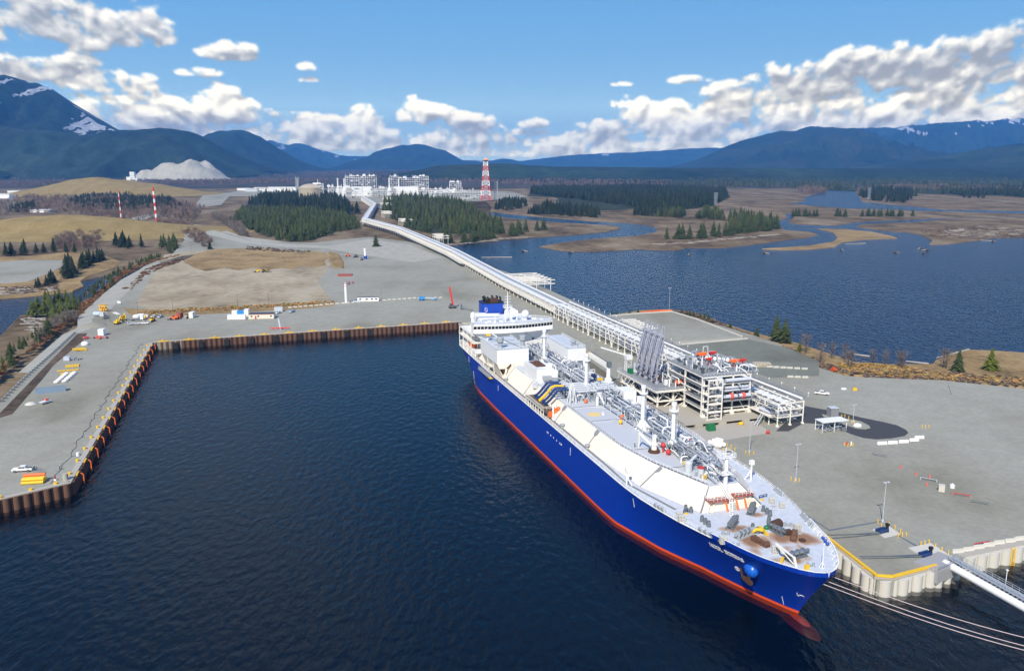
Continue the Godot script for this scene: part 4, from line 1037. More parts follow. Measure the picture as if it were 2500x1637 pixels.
	stand("conifer on the front edge of the stand left of the pipe bridge", "conifers in the stand left of the pipe bridge", "conifer", "needles", row_of([V3(-507.1,1,-1545),V3(-407.2,1,-1350.8),V3(-333.4,1,-1214.5),V3(-300.2,1,-1181.6),V3(-286.9,1,-1230),V3(-280.6,1,-1279.1),V3(-292.5,1,-1341.4),V3(-269.5,1,-1389.6),V3(-252,1,-1389.6)], 34, 7, 28), Vector2(13, 21), 19)
	stand("tall dark conifer rising behind the green stand left of the pipe bridge", "tall dark conifers before the storage tank", "conifer", "dark_needles", row_of([V3(-603.5,1,-2028.6),V3(-539,1,-2028.6),V3(-482.9,1,-1987.3),V3(-412.8,1,-1872.7),V3(-356.6,1,-1803.3),V3(-342.4,1,-1837.4)], 22, 12, 29), Vector2(24, 33), 20)
	stand("conifer on the river island right of the pipe bridge", "conifers on the river island", "conifer", "needles", row_of([V3(-279.1,1.2,-1834),V3(-219.2,1.2,-1619.7),V3(-203.3,1.2,-1567.2),V3(-154.3,1.2,-1367.4),V3(-122.6,1.2,-1311.6),V3(-94.3,1.2,-1293.9),V3(-50.8,1.2,-1276.7),V3(-34.1,1.2,-1311.6),V3(-15,1.2,-1348.3)], 24, 8, 30) + row_of([V3(-91.7,1.2,-1147),V3(-77.7,1.2,-1153.9),V3(-64.9,1.2,-1160.9),V3(-52.5,1.2,-1182.4),V3(-38.5,1.2,-1212.3),V3(-27.8,1.2,-1227.8)], 12, 7, 31) + row_of([V3(-33,1.2,-1293.7),V3(-14.4,1.2,-1337.1),V3(2.7,1.2,-1279.9),V3(17.6,1.2,-1337.1),V3(35.6,1.2,-1367.7),V3(51.9,1.2,-1399.6)], 10, 9, 32), Vector2(15, 24), 21)
	stand("yellow-green conifer in the bright patch of the river island", "bright conifers on the river island", "conifer", "bright_needles", spread(PackedVector2Array([Vector2(-149.1,-1471.8),Vector2(-157,-1869),Vector2(-124,-2025),Vector2(-66,-1705),Vector2(-26.5,-1471.8),Vector2(-36.6,-1348.3),Vector2(-82.8,-1348.3),Vector2(-129.5,-1387.1)]), 26, 1.2, 33), Vector2(15, 22), 22)
	stand("conifer in the row behind the driftwood beach across the water", "conifers behind the driftwood beach", "conifer", "needles", row_of([V3(218.4,1,-1229.5),V3(243.3,1,-1229.5),V3(268.3,1,-1229.5),V3(296.9,1,-1255.3),V3(335,1,-1296.1),V3(375.6,1,-1339.6),V3(409.3,1,-1370.2),V3(447,1,-1418.8)], 24, 9, 34), Vector2(17, 25), 23)
	stand("conifer in the small block on the meadow between the channels", "conifers on the delta meadow", "conifer", "needles", row_of([V3(575.8,0.8,-1751.4),V3(598.3,0.8,-1751.4),V3(625.6,0.8,-1751.4)], 9, 9, 35) + row_of([V3(664.8,0.8,-1736.3),V3(682.3,0.8,-1736.3)], 5, 8, 36) + row_of([V3(711.8,0.8,-1746.4),V3(723.7,0.8,-1736.3),V3(771.4,0.8,-1736.3),V3(827,0.8,-1746.4)], 15, 8, 37), Vector2(15, 21), 24)
	var blocks := [PackedVector2Array([Vector2(292,-1723),Vector2(350,-1945),Vector2(370,-1828),Vector2(353,-1699)]), PackedVector2Array([Vector2(361,-1675),Vector2(446,-1945),Vector2(434,-1723),Vector2(408,-1630)]), PackedVector2Array([Vector2(417,-1630),Vector2(456,-1723),Vector2(499,-1587),Vector2(439.3,-1402.2),Vector2(379.8,-1354.7),Vector2(353.8,-1370.2)]), PackedVector2Array([Vector2(-43,-1977),Vector2(-18,-2507),Vector2(31,-2408),Vector2(40,-2152),Vector2(-3,-1945)]), PackedVector2Array([Vector2(33,-1800),Vector2(83,-2152),Vector2(182,-1945),Vector2(190,-1723),Vector2(158,-1685),Vector2(95,-1774)]), PackedVector2Array([Vector2(251,-1774),Vector2(339,-2152),Vector2(372,-1828),Vector2(352,-1714),Vector2(291,-1743)])]
	for i in blocks.size():
		scatter("forest", conifers[i % 5][0], M.needles if i < 3 else M.dark_needles, blocks[i], [50, 70, 170, 90, 260, 150][i], 1, Vector2(15, 25), 800 + i)

# ---------------------------------------------------------------- the gas carrier; its own axes: x to the dock, y up, z to the bow
const DECK := 14.7
const TRUNK := 20.3
var bow_deck := [0.0, 22.0, 0.2, 22.0, 0.32, 21.4, 0.44, 19.9, 0.53, 18.5, 0.635, 16.1, 0.7, 14.5, 0.8, 12.2, 0.86, 10.4, 0.92, 7.6, 0.96, 5.2, 0.985, 2.9, 1.0, 0.02]
var bow_water := [0.0, 22.0, 0.15, 21.5, 0.34, 18.0, 0.42, 16.6, 0.5, 14.4, 0.62, 10.8, 0.69, 9.2, 0.78, 6.9, 0.865, 4.6, 0.96, 1.6, 1.0, 0.02]
var aft_deck := [0.0, 22.0, 0.6, 21.3, 0.85, 20.6, 1.0, 17.5]
var aft_water := [0.0, 22.0, 0.4, 21.5, 0.6, 20.0, 0.8, 14.0, 0.95, 5.0, 1.0, 1.5]

func hull_end(y: float) -> float:
	return 133.5 + 10.0 * pow(clampf(y / DECK, 0.0, 1.3), 1.15)

func hull_stern(y: float) -> float:
	return -133.0 - 12.0 * clampf(y / 10.0, 0.0, 1.0)

func hull_half(z: float, y: float) -> float:
	var t := clampf(y / DECK, 0.0, 1.2)
	if z > 60.0:
		var b := clampf((z - 60.0) / (hull_end(y) - 60.0), 0.0, 1.0)
		return lerpf(smooth_table(bow_water, b), smooth_table(bow_deck, b), pow(t, 1.25))
	if z < -60.0:
		var b := clampf((-60.0 - z) / (-60.0 - hull_stern(y)), 0.0, 1.0)
		return lerpf(smooth_table(aft_water, b), smooth_table(aft_deck, b), pow(t, 0.8))
	return 22.0

func hull_rows(levels: Array, side: float, grow := 0.0) -> Array:
	var rows := []
	for i in 91:
		var row := PackedVector3Array()
		for y in levels:
			var t := i / 90.0
			var z: float
			if t < 0.3: z = lerpf(hull_stern(y), -60.0, pow(t / 0.3, 0.8))
			elif t < 0.45: z = lerpf(-60.0, 60.0, (t - 0.3) / 0.15)
			else: z = lerpf(60.0, hull_end(y), 1.0 - pow(1.0 - (t - 0.45) / 0.55, 1.5))
			row.append(V3(side * (hull_half(z, y) + grow), y, z))
		rows.append(row)
	return rows

func deck_edge(y: float, inset: float, from_z: float, to_z: float, side: float, step: float) -> Array:
	var out := []
	var z := from_z
	while true:
		out.append(V3(side * maxf(hull_half(z, y) - inset, 0.0), y, z))
		if is_equal_approx(z, to_z): break
		z = minf(z + step, to_z)
	return out

func deck_texture() -> ImageTexture:   # rust stains run over the grey paint of the deck; 44 m across, 290 m along
	var w := 320
	var h := 2048
	var f := noise(71, 0.02, 5)
	var g := noise(72, 0.11, 4)
	var stains := [[-5.7, 113.5, 4.5, 3.0, .9], [-8.5, 112.5, 3.5, 2.2, .8], [4.5, 107.0, 4.0, 2.0, .7], [-5.6, 121.5, 5.5, 6.0, 1.0], [3.5, 122.0, 6.0, 5.0, 1.0], [8.0, 124.0, 5.0, 5.0, .9], [-1.5, 133.5, 5.0, 2.6, .8], [-6.0, 132.0, 4.0, 2.0, .6], [6.0, 113.5, 2.0, 1.2, .6], [-9.0, 126.0, 3.0, 4.0, .7], [1.0, 127.5, 6.0, 2.5, .6], [-15.0, 114.0, 1.5, 3.0, .5], [9.0, 116.0, 3.0, 3.0, .45], [12.5, 103.5, 1.5, 1.0, .5]]
	var im := Image.create(w, h, false, Image.FORMAT_RGB8)
	for j in h:
		var z := (j + 0.5) / h * 290.0 - 145.0
		var aft := 1.0 - smoothstep(-10.0, 55.0, z)
		for i in w:
			var x := (i + 0.5) / w * 44.0 - 22.0
			var col := Color(0.56, 0.60, 0.65).lerp(Color(0.50, 0.46, 0.38), aft)
			col *= 0.94 + 0.12 * g.get_noise_2d(x * 4.0, z * 4.0)
			if z > 96.0:
				var k := 0.0
				for s in stains:
					var dx: float = (x - s[0]) / s[2]
					var dz: float = (z - s[1]) / s[3]
					var q: float = (1.0 - dx * dx - dz * dz) * s[4]
					if q > k: k = q
				k = clampf(k * 1.1 + f.get_noise_2d(x * 9.0 + z * 2.0, z * 3.0) * 0.55 * clampf(k * 3.0, 0.12, 1.0), 0.0, 1.0)
				col = col.lerp(Color(0.36, 0.19, 0.07), smoothstep(0.1, 0.9, k) * 0.85)
				if k > 0.75: col = col.lerp(Color(0.16, 0.06, 0.02), (k - 0.75) * 2.0)
			im.set_pixel(i, j, col.linear_to_srgb())
	return ImageTexture.create_from_image(im)

func hand(t: Node3D, called: String, s: Shape, m: String, stuff := false) -> MeshInstance3D:
	var o := obj(called, s, M[m], t)
	if stuff: o.set_meta("kind", "stuff")
	return o

func lettering(parent: Node3D, text: String, size: float, at: Vector3, turn: Basis, m: String, called := "letter") -> void:
	var tm := TextMesh.new()
	var font := SystemFont.new()
	font.font_names = PackedStringArray(["Droid Sans"])
	font.font_weight = 700
	tm.font = font
	tm.text = text
	tm.font_size = 32
	tm.pixel_size = size / 32.0 * 1.35
	tm.depth = 0.06
	tm.curve_step = 3.0
	var o := obj(called, tm, M[m], parent)
	o.transform = Transform3D(turn, at)

func hull_basis(z: float, y: float) -> Basis:   # lettering on the side away from the dock
	var a := V3(-hull_half(z - 0.6, y), y, z - 0.6)
	var b := V3(-hull_half(z + 0.6, y), y, z + 0.6)
	var c := V3(-hull_half(z, y + 0.6), y + 0.6, z)
	var x := (b - a).normalized()
	var up := (c - (a + b) * 0.5).normalized()
	var n := x.cross(up).normalized()
	return Basis(x, n.cross(x).normalized(), n)

func tangle(pipes: Shape, pale: Shape, dark: Shape, x0: float, x1: float, z0: float, z1: float, y: float, top: float, count: int) -> void:   # valves, risers and bends packed round a tank dome
	for i in count:
		var p := V3(rng.randf_range(x0, x1), y, rng.randf_range(z0, z1))
		var q := rng.randi() % 7
		var h := rng.randf_range(0.8, top)
		var s := pipes if rng.randf() < 0.62 else (pale if rng.randf() < 0.75 else dark)
		match q:
			0, 1: s.cyl(p, p + UP * h, rng.randf_range(0.12, 0.4), -1.0, 7)
			2: s.tube([p, p + UP * h * 0.8, p + UP * h + V3(0.6, 0, 0), p + UP * h + V3(rng.randf_range(1.5, 4), 0, 0), p + V3(rng.randf_range(2.5, 4.5), h * 0.4, 0)], rng.randf_range(0.16, 0.34), 7)
			3: s.tube([p + UP * h, p + UP * h + V3(0, 0, rng.randf_range(2, 6)), p + UP * h * 0.5 + V3(0, 0, rng.randf_range(6, 7))], rng.randf_range(0.14, 0.3), 7)
			4:
				s.box(p + UP * h * 0.4, V3(rng.randf_range(0.5, 1.6), h * 0.8, rng.randf_range(0.5, 1.6)))
			5:
				dark.cyl(p + UP * h * 0.6 - V3(0.5, 0, 0), p + UP * h * 0.6 + V3(0.5, 0, 0), rng.randf_range(0.3, 0.6), -1.0, 9)
				s.cyl(p, p + UP * h, 0.12, -1.0, 6)
			6: s.bar(p, p + V3(rng.randf_range(-1, 1), h, rng.randf_range(-2, 2)), 0.14)

func ship() -> void:
	var t := thing("gas_carrier", "long blue-hulled gas tanker with cream sloped cargo deck moored at the dock", "ship", V3(31.604, 0, -319.378), 0.306)
	# hull
	var s := Shape.new()
	for side in [-1.0, 1.0]:
		s.grid(hull_rows([0.8, 2.5, 4.0, 6.0, 8.0, 10.0, 12.0, 13.5, DECK], side), V3(side, 0, 0))
	var st := hull_stern(DECK)
	s.quad(V3(-17.5, DECK, st), V3(17.5, DECK, st), V3(4, 0.8, hull_stern(0.8)), V3(-4, 0.8, hull_stern(0.8)), V3(0, 0, -1))
	hand(t, "hull", s, "hull_blue")
	s = Shape.new()
	for side in [-1.0, 1.0]:
		s.grid(hull_rows([-5.0, -2.5, -1.0, 0.0, 0.8], side), V3(side, 0, 0))
	s.ball(V3(0, -4.3, 134.0), V3(3.0, 3.6, 9.5), 16)
	hand(t, "boot_topping", s, "hull_red")
	# main deck, one texture along its length
	var poly := PackedVector2Array()
	for p in deck_edge(DECK, 0.05, st, 143.4, -1.0, 3.0): poly.append(Vector2(p.x, p.z))
	var back := deck_edge(DECK, 0.05, st, 143.4, 1.0, 3.0)
	back.reverse()
	for p in back: poly.append(Vector2(p.x, p.z))
	var dm := StandardMaterial3D.new()
	dm.albedo_texture = deck_texture()
	dm.roughness = 0.7
	dm.uv1_triplanar = true
	dm.uv1_scale = V3(1.0 / 44.0, 1.0, 1.0 / 290.0)
	dm.uv1_offset = V3(0.5, 0, 0.5)
	dm.uv1_triplanar_sharpness = 20.0
	M["ship_deck"] = dm
	hand(t, "main_deck", Shape.new().prism(poly, DECK, DECK + 0.005), "ship_deck")
	# raised rim of the bow, white inside
	s = Shape.new()
	for side in [-1.0, 1.0]:
		var low := deck_edge(DECK, 0.0, 116.0, 143.5, side, 1.25)
		for i in low.size() - 1:
			var a: Vector3 = low[i]
			var b: Vector3 = low[i + 1]
			var up := V3(side * 0.25, 1.25, 0)
			s.quad(a, b, b + up, a + up, V3(side, 0, 0.2))
	hand(t, "bulwark", s, "hull_blue")
	s = Shape.new()
	for side in [-1.0, 1.0]:
		var low := deck_edge(DECK, 0.18, 116.0, 143.2, side, 1.25)
		for i in low.size() - 1:
			var a: Vector3 = low[i]
			var b: Vector3 = low[i + 1]
			var up := V3(side * 0.25, 1.27, 0)
			s.quad(a, b, b + up, a + up, V3(-side, 0, -0.2))
			s.bar(a + up, b + up, 0.28, 0.1)
			if i % 2 == 0: s.bar(a + up, a - V3(side * 1.1, 0, 0), 0.12)
	hand(t, "bulwark_frames", s, "white")
	s = Shape.new()   # white line of the deck edge
	for side in [-1.0, 1.0]:
		var low := deck_edge(DECK, -0.06, st, 116.0, side, 2.5)
		for i in low.size() - 1:
			s.bar(low[i] + V3(0, 0.06, 0), low[i + 1] + V3(0, 0.06, 0), 0.3, 0.24)
	s.bar(V3(-17.5, DECK + 0.06, st), V3(17.5, DECK + 0.06, st), 0.3, 0.24)
	hand(t, "gunwale", s, "white")
	s = Shape.new()
	for side in [-1.0, 1.0]:
		s.rail(deck_edge(DECK, 0.35, -140.0, 116.0, side, 4.0), 1.15, 2.0, 0.08)
	s.rail([V3(-16, DECK, st + 0.4), V3(16, DECK, st + 0.4)], 1.15, 2.0, 0.08)
	hand(t, "railing", s, "white", true)
	cargo_deck(t)
	deckhouses(t)
	bridge(t)
	foredeck(t)
	hull_marks(t)

func trunk_top(z: float) -> float:
	return smooth_table([-140, 14.6, 50, 14.6, 58, 14.4, 75, 11.6, 97, 4.8], z)

func trunk_foot(z: float) -> float:
	return smooth_table([-140, 19.0, 50, 19.0, 79, 17.2, 102, 9.6], z)

func cargo_deck(t: Node3D) -> void:
	var zs := [-100.0, -54.5, -29.0, 9.5, 40.5, 78.5, 97.0]
	# underlying grey body of the trunk
	var rows := []
	for i in 60:
		var z := lerpf(-100.0, 97.0, i / 59.0)
		var zf := z if z < 78.5 else lerpf(78.5, 101.5, (z - 78.5) / 18.5)
		rows.append([z, zf])
	var body := Shape.new()
	var top := Shape.new()
	for i in rows.size() - 1:
		var z0: float = rows[i][0]
		var z1: float = rows[i + 1][0]
		var f0: float = rows[i][1]
		var f1: float = rows[i + 1][1]
		top.quad(V3(-trunk_top(z0), TRUNK, z0), V3(trunk_top(z0), TRUNK, z0), V3(trunk_top(z1), TRUNK, z1), V3(-trunk_top(z1), TRUNK, z1), UP)
		for side in [-1.0, 1.0]:
			body.quad(V3(side * trunk_top(z0), TRUNK, z0), V3(side * trunk_top(z1), TRUNK, z1), V3(side * trunk_foot(f1), DECK, f1), V3(side * trunk_foot(f0), DECK, f0), V3(side, 0.5, 0))
	hand(t, "trunk", body, "mid_grey")
	hand(t, "trunk_deck", top, "trunk_paint")
	for side in [-1.0, 1.0]:
		for k in zs.size() - 1:
			var s := Shape.new()
			var n := 8
			for i in n:
				var z0 := lerpf(zs[k] + 0.3, zs[k + 1] - 0.3, float(i) / n)
				var z1 := lerpf(zs[k] + 0.3, zs[k + 1] - 0.3, float(i + 1) / n)
				var f0 := z0 if z0 < 78.5 else lerpf(78.5, 101.5, (z0 - 78.5) / 18.5)
				var f1 := z1 if z1 < 78.5 else lerpf(78.5, 101.5, (z1 - 78.5) / 18.5)
				var o := V3(side * 0.09, 0.07, 0)
				s.quad(V3(side * trunk_top(z0), TRUNK, z0) + o, V3(side * trunk_top(z1), TRUNK, z1) + o, V3(side * trunk_foot(f1), DECK + 0.02, f1) + o, V3(side * trunk_foot(f0), DECK + 0.02, f0) + o, V3(side, 0.5, 0))
			hand(t, "slope_panel", s, "cream")
			if k > 1 and k < 5:
				var z: float = zs[k + 1] if k < 4 else zs[k + 1]
				var w := V3(side * trunk_top(z), TRUNK, z)
				var dn := (V3(side * trunk_foot(z), DECK, z) - w).normalized()
				var o := V3(side * 0.14, 0.11, 0)
				var p := Shape.new()
				p.quad(w + o - V3(0, 0, 1.3), w + o + V3(0, 0, 1.3), w + o + dn * 1.6 + V3(0, 0, 1.3), w + o + dn * 1.6 - V3(0, 0, 1.3), V3(side, 0.5, 0))
				p.quad(w + o + dn * 1.6 - V3(0, 0, 1.3), w + o + dn * 1.6 + V3(0, 0, 1.3), w + o + dn * 2.5 + V3(0, 0, 0.35), w + o + dn * 2.5 - V3(0, 0, 0.35), V3(side, 0.5, 0))
				hand(t, "seam_plate", p, "mid_grey")
	# sloped front of the trunk
	var fr := Shape.new()
	fr.quad(V3(-4.8, TRUNK, 97), V3(4.8, TRUNK, 97), V3(9.6, DECK, 101.5), V3(-9.6, DECK, 101.5), V3(0, 0.5, 1))
	for x in [-8.2, -6.6, 6.6, 8.2]:
		fr.bar(V3(x * 0.62, TRUNK - 2.2, 98.9), V3(x, DECK, 102.4), 0.35, 0.9)
	hand(t, "trunk_front", fr, "cream")
	var pl := Shape.new()
	pl.slab(-7.4, -1.2, 17.5, 17.8, 98.6, 101.8)
	pl.slab(1.0, 7.2, 17.9, 18.2, 98.4, 101.2)
	pl.slab(-1.0, 0.9, 17.2, 17.4, 98.6, 101.0)
	hand(t, "front_platform", pl, "brick_red")
	pl = Shape.new()
	pl.rail([V3(-7.4, 17.8, 98.6), V3(-7.4, 17.8, 101.8), V3(-1.2, 17.8, 101.8)], 1.1, 1.2, 0.09)
	pl.rail([V3(1.0, 18.2, 101.2), V3(7.2, 18.2, 101.2), V3(7.2, 18.2, 98.4)], 1.1, 1.2, 0.09)
	for q in [[V3(-1.4, TRUNK + 0.6, 97.3), V3(-0.4, 17.6, 100.8)], [V3(-0.2, 17.3, 101.0), V3(-2.4, DECK, 105.2)]]:
		for o in [-0.45, 0.45]:
			pl.bar(q[0] + V3(o, 0, 0), q[1] + V3(o, 0, 0), 0.12, 0.3)
			pl.bar(q[0] + V3(o, 1, 0), q[1] + V3(o, 1, 0), 0.08)
		for i in 9:
			var p: Vector3 = (q[0] as Vector3).lerp(q[1], i / 8.0)
			pl.bar(p - V3(0.45, 0, 0), p + V3(0.45, 0, 0), 0.16)
	hand(t, "front_stairs", pl, "white")
	pl = Shape.new()
	pl.slab(-7.0, -1.6, 15.2, 17.5, 98.7, 100.6)
	pl.slab(1.4, 6.8, 15.4, 17.9, 98.5, 100.0)
	hand(t, "platform_bracket", pl, "cream")
	pl = Shape.new()
	for x in [-1.9, 1.5, 4.2]:
		pl.cyl(V3(x, DECK, 102.6), V3(x, DECK + 2.6, 101.2), 0.32, 0.25, 8)
	hand(t, "pipe_stub", pl, "orange")
	# walking strips
	s_strip(t, [V3(-19.6, DECK, -100), V3(-19.6, DECK, 60), V3(-20.2, DECK, 74), V3(-15.3, DECK, 97)], 0.9)
	s_strip(t, [V3(19.6, DECK, -20), V3(19.9, DECK, 60), V3(18.2, DECK, 70), V3(11.2, DECK, 96)], 1.0)
	s_strip(t, [V3(-13.4, TRUNK, 8), V3(-13.4, TRUNK, 56), V3(-10.8, TRUNK, 75), V3(-4.6, TRUNK, 95)], 0.8)
	s_strip(t, [V3(12.9, TRUNK, 14), V3(12.9, TRUNK, 56), V3(10.4, TRUNK, 74), V3(4.4, TRUNK, 94)], 0.8)
	for z in [12.0, 30.0, 62.0, 80.0, 88.0]:
		s_strip(t, [V3(-trunk_top(z) + 1.0, TRUNK, z), V3(-1.4, TRUNK, z + 0.6)], 0.5)
	var r := Shape.new()
	for side in [-1.0, 1.0]:
		var line := []
		for z in [-54.0, -30.0, -16.0, 16.0, 40.0, 52.0, 58.0, 66.0, 75.0, 86.0, 96.6]:
			line.append(V3(side * (trunk_top(z) - 0.3), TRUNK, z))
		r.rail(line, 1.1, 1.5, 0.09)
	hand(t, "trunk_railing", r, "white", true)
	# winching circle
	var c := Shape.new()
	c.cyl(V3(-8.7, TRUNK, 22.5), V3(-8.7, TRUNK + 0.03, 22.5), 2.6, -1.0, 28)
	hand(t, "winching_circle", c, "circle_paint")
	c = Shape.new()
	for i in 48:
		var a := TAU * i / 48
		var b := TAU * (i + 1) / 48
		var p := V3(-8.7 + cos(a) * 9.5, TRUNK + 0.02, 22.5 + sin(a) * 9.5)
		var q := V3(-8.7 + cos(b) * 9.5, TRUNK + 0.02, 22.5 + sin(b) * 9.5)
		if p.x > -13.8 and q.x > -13.8 and p.x < -1.5: c.bar(p, q, 0.3, 0.03)
	hand(t, "marking_ring", c, "white")
	lettering(t, "WINCH", 0.9, V3(-5.2, TRUNK + 0.02, 22.6), Basis(V3(0.35, 0, -0.94), V3(-0.94, 0, -0.35), UP), "white", "deck_lettering")
	# lengthwise pipes
	for k in 9:
		var x: float = [1.6, 2.5, 3.3, 4.3, 5.4, 6.3, 7.2, -1.7, 8.3][k]
		var y: float = [21.6, 22.6, 21.5, 22.8, 21.6, 22.7, 21.7, 21.3, 21.4][k]
		var rad: float = [0.42, 0.3, 0.35, 0.42, 0.3, 0.22, 0.35, 0.25, 0.2][k]
		var far: float = [88, 84, 74, 70, 88, 72, 80, 60, 84][k]
		var p := Shape.new()
		var shift := 1.0 if k != 7 else 1.0
		p.tube([V3(x, y, -92), V3(x, y, 50), V3(x * 0.78 * shift, y, far)], rad, 8)
		hand(t, "deck_pipe", p, "pipe_grey" if k % 3 else "pale_grey")
	var sup := Shape.new()
	for i in 27:
		var z := -90.0 + i * 6.6
		var k := 1.0 if z < 50.0 else 0.8
		sup.slab(-2.2 * k, 8.8 * k, 20.95, 21.15, z - 0.15, z + 0.15)
		for x in [-2.0, 1.0, 4.8, 8.6]:
			sup.bar(V3(x * k, TRUNK, z), V3(x * k, 22.9, z), 0.18)
		sup.slab(0.8 * k, 6.8 * k, 22.1, 22.25, z - 0.12, z + 0.12)
	hand(t, "pipe_supports", sup, "pale_grey", true)
	var cat := Shape.new()
	cat.slab(-1.1, 0.6, 22.9, 23.0, -92, -12)
	cat.slab(-1.0, 0.4, 22.6, 22.7, 50, 84)
	hand(t, "catwalk", cat, "grating")
	cat = Shape.new()
	for x in [-1.1, 0.6]:
		cat.rail([V3(x, 23, -92), V3(x, 23, -12)], 1.1, 2.5, 0.09)
	hand(t, "catwalk_railing", cat, "white", true)
	# tank domes
	for z in [-72.0, -36.0, 4.0, 36.0, 64.0]:
		var a := Shape.new()
		var b := Shape.new()
		var d := Shape.new()
		var xl := -3.5 if z != 36.0 else -1.0
		tangle(a, b, d, xl, 9.5 * (1.0 if z < 50 else 0.85), z - 9.0, z + 9.0, TRUNK, 4.4, 105)
		a.cyl(V3(2, TRUNK, z), V3(2, TRUNK + 2.2, z), 2.1, 1.9, 16)
		b.cyl(V3(5.5, TRUNK, z + 5), V3(5.5, TRUNK + 1.8, z + 5), 1.6, -1.0, 14)
		hand(t, "tank_dome_piping", a, "pipe_grey", true)
		hand(t, "tank_dome_fittings", b, "white", true)
		hand(t, "tank_dome_valves", d, "slate", true)
	var a := Shape.new()
	var b := Shape.new()
	var d := Shape.new()
	tangle(a, b, d, -12.0, 12.5, -13.0, 6.0, TRUNK, 3.6, 150)
	tangle(a, b, d, 5.0, 12.0, -60.0, -14.0, TRUNK, 3.0, 120)
	tangle(a, b, d, -4.0, 4.5, 72.0, 94.0, TRUNK, 2.4, 60)
	hand(t, "cargo_piping", a, "pipe_grey", true)
	hand(t, "cargo_fittings", b, "white", true)
	hand(t, "cargo_valves", d, "slate", true)
	# the crossover lines at midships: big horizontal bends
	for k in 5:
		var p := Shape.new()
		var z := -9.0 + k * 3.0
		p.tube([V3(-9, TRUNK + 3.2, z), V3(-2, TRUNK + 3.2, z), V3(4, TRUNK + 2.6, z), V3(9, TRUNK + 2.6, z), V3(13, TRUNK + 1.6, z), V3(17, TRUNK - 1, z)], 0.5, 10)
		hand(t, "crossover_pipe", p, "pale_grey")
	# manifold arms on the water side: four blue, one yellow
	for k in 5:
		var p := Shape.new()
		var z: float = -10.5 + k * 3.0
		p.tube([V3(-11.0, 24.6, z + 1.6), V3(-14.4, 24.8, z + 0.9), V3(-15.4, 24.3, z + 0.5), V3(-17.6, 20.6, z - 1.2), V3(-19.0, 18.9, z - 2.2)], 0.5, 10)
		p.cyl(V3(-18.9, 19.0, z - 2.1), V3(-19.4, 18.4, z - 2.5), 0.75, -1.0, 10)
		hand(t, "manifold_hose_saddle", p, "yellow" if k == 2 else "navy_pipe")
	var mp := Shape.new()
	mp.slab(-21.8, -17.6, 17.6, 17.85, -18.0, 4.0)
	hand(t, "manifold_platform", mp, "brown_deck")
	mp = Shape.new()
	mp.rail([V3(-17.8, 17.85, -18), V3(-21.8, 17.85, -18), V3(-21.8, 17.85, 4), V3(-17.8, 17.85, 4)], 1.2, 1.4, 0.1)
	for i in 8:
		var z := -17.8 + i * 3.05
		mp.bar(V3(-21.6, DECK, z), V3(-21.6, 17.6, z), 0.25)
		mp.bar(V3(-18.0, DECK, z), V3(-18.0, 17.6, z), 0.25)
	mp.slab(-21.9, -21.7, 17.3, 17.7, -18, 4)
	for z in [-6.0, 2.0, 10.0]:
		mp.cyl(V3(-17.5, DECK, z - 10), V3(-17.5, 18.6, z - 10), 0.4, -1.0, 8)
	mp.bar(V3(-17.5, 19.4, 3.0), V3(-19.4, DECK, 8.5), 0.5, 0.3)
	mp.bar(V3(-16.6, 19.4, 3.0), V3(-18.6, DECK, 8.8), 0.5, 0.3)
	hand(t, "manifold_frame", mp, "warm_white")
	mp = Shape.new()
	mp.box(V3(-19.2, 16.2, 5.0), V3(1.6, 1.8, 2.0)).box(V3(-17.4, 17.8, 6.0), V3(1.4, 1.8, 1.2)).ball(V3(-16.6, 18.6, 6.6), V3(0.9, 0.9, 0.9), 8)
	hand(t, "fire_monitor", mp, "orange")
	# lattice post beside the manifold
	mp = Shape.new()
	for o in [V3(-1.3, 0, -1.3), V3(1.3, 0, -1.3), V3(1.3, 0, 1.3), V3(-1.3, 0, 1.3)]:
		mp.bar(V3(-11.2, TRUNK, 6.5) + o, V3(-11.2, TRUNK + 7.6, 6.5) + o * 0.35, 0.22)
	mp.truss(V3(-11.2, TRUNK + 1, 6.5), V3(-11.2, TRUNK + 7.6, 6.5), 1.2, 6, 0.12)
	hand(t, "lattice_post", mp, "white")
	# four vent masts
	for z in [-56.3, -6.3, 44.4, 66.1]:
		var base := V3(0, TRUNK, z)
		var m := Shape.new()
		m.lathe(base, [Vector2(1.7, 0), Vector2(0.85, 2.6), Vector2(0.72, 3.2), Vector2(0.62, 14.8), Vector2(0.0, 14.9)], 14)
		for q in 4:
			var o := V3(cos(q * PI / 2 + 0.6), 0, sin(q * PI / 2 + 0.6))
			m.bar(base + o * 2.4, base + o * 0.6 + UP * 3.4, 0.3, 0.5)
		var mm := hand(t, "vent_mast", m, "white")
		var e := Shape.new()
		e.cyl(base + UP * 13.0, base + UP * 13.2, 1.5, -1.0, 12)
		for q in 10:
			var o := V3(cos(q * TAU / 10), 0, sin(q * TAU / 10)) * 1.45
			e.bar(base + o + UP * 13.2, base + o + UP * 14.3, 0.07)
		e.cyl(base + UP * 14.8, base + UP * 15.9, 0.85, 0.9, 12)
		hand(mm, "vent_head", e, "white")
		e = Shape.new()
		for o in [-0.3, 0.3]:
			e.bar(base + V3(1.1, 0.5, o), base + V3(0.95, 13.2, o), 0.1)
		for q in 24:
			e.bar(base + V3(1.05, 0.8 + q * 0.52, -0.3), base + V3(1.05, 0.8 + q * 0.52, 0.3), 0.08)
		e.tube([base + V3(2.6, 0.8, 3.0), base + V3(2.2, 1.2, 1.4), base + V3(1.5, 2.2, 0.4), base + V3(0.9, 3.2, 0)], 0.3, 8)
		hand(mm, "ladder", e, "pale_grey")
	# front deck crane, loading hose crane
	cargo_crane(t, V3(-6.5, TRUNK, 66.0), V3(-9.2, TRUNK + 5.0, 60.5), 1.9, 3.2, "warm_white")
	var hc := Shape.new()
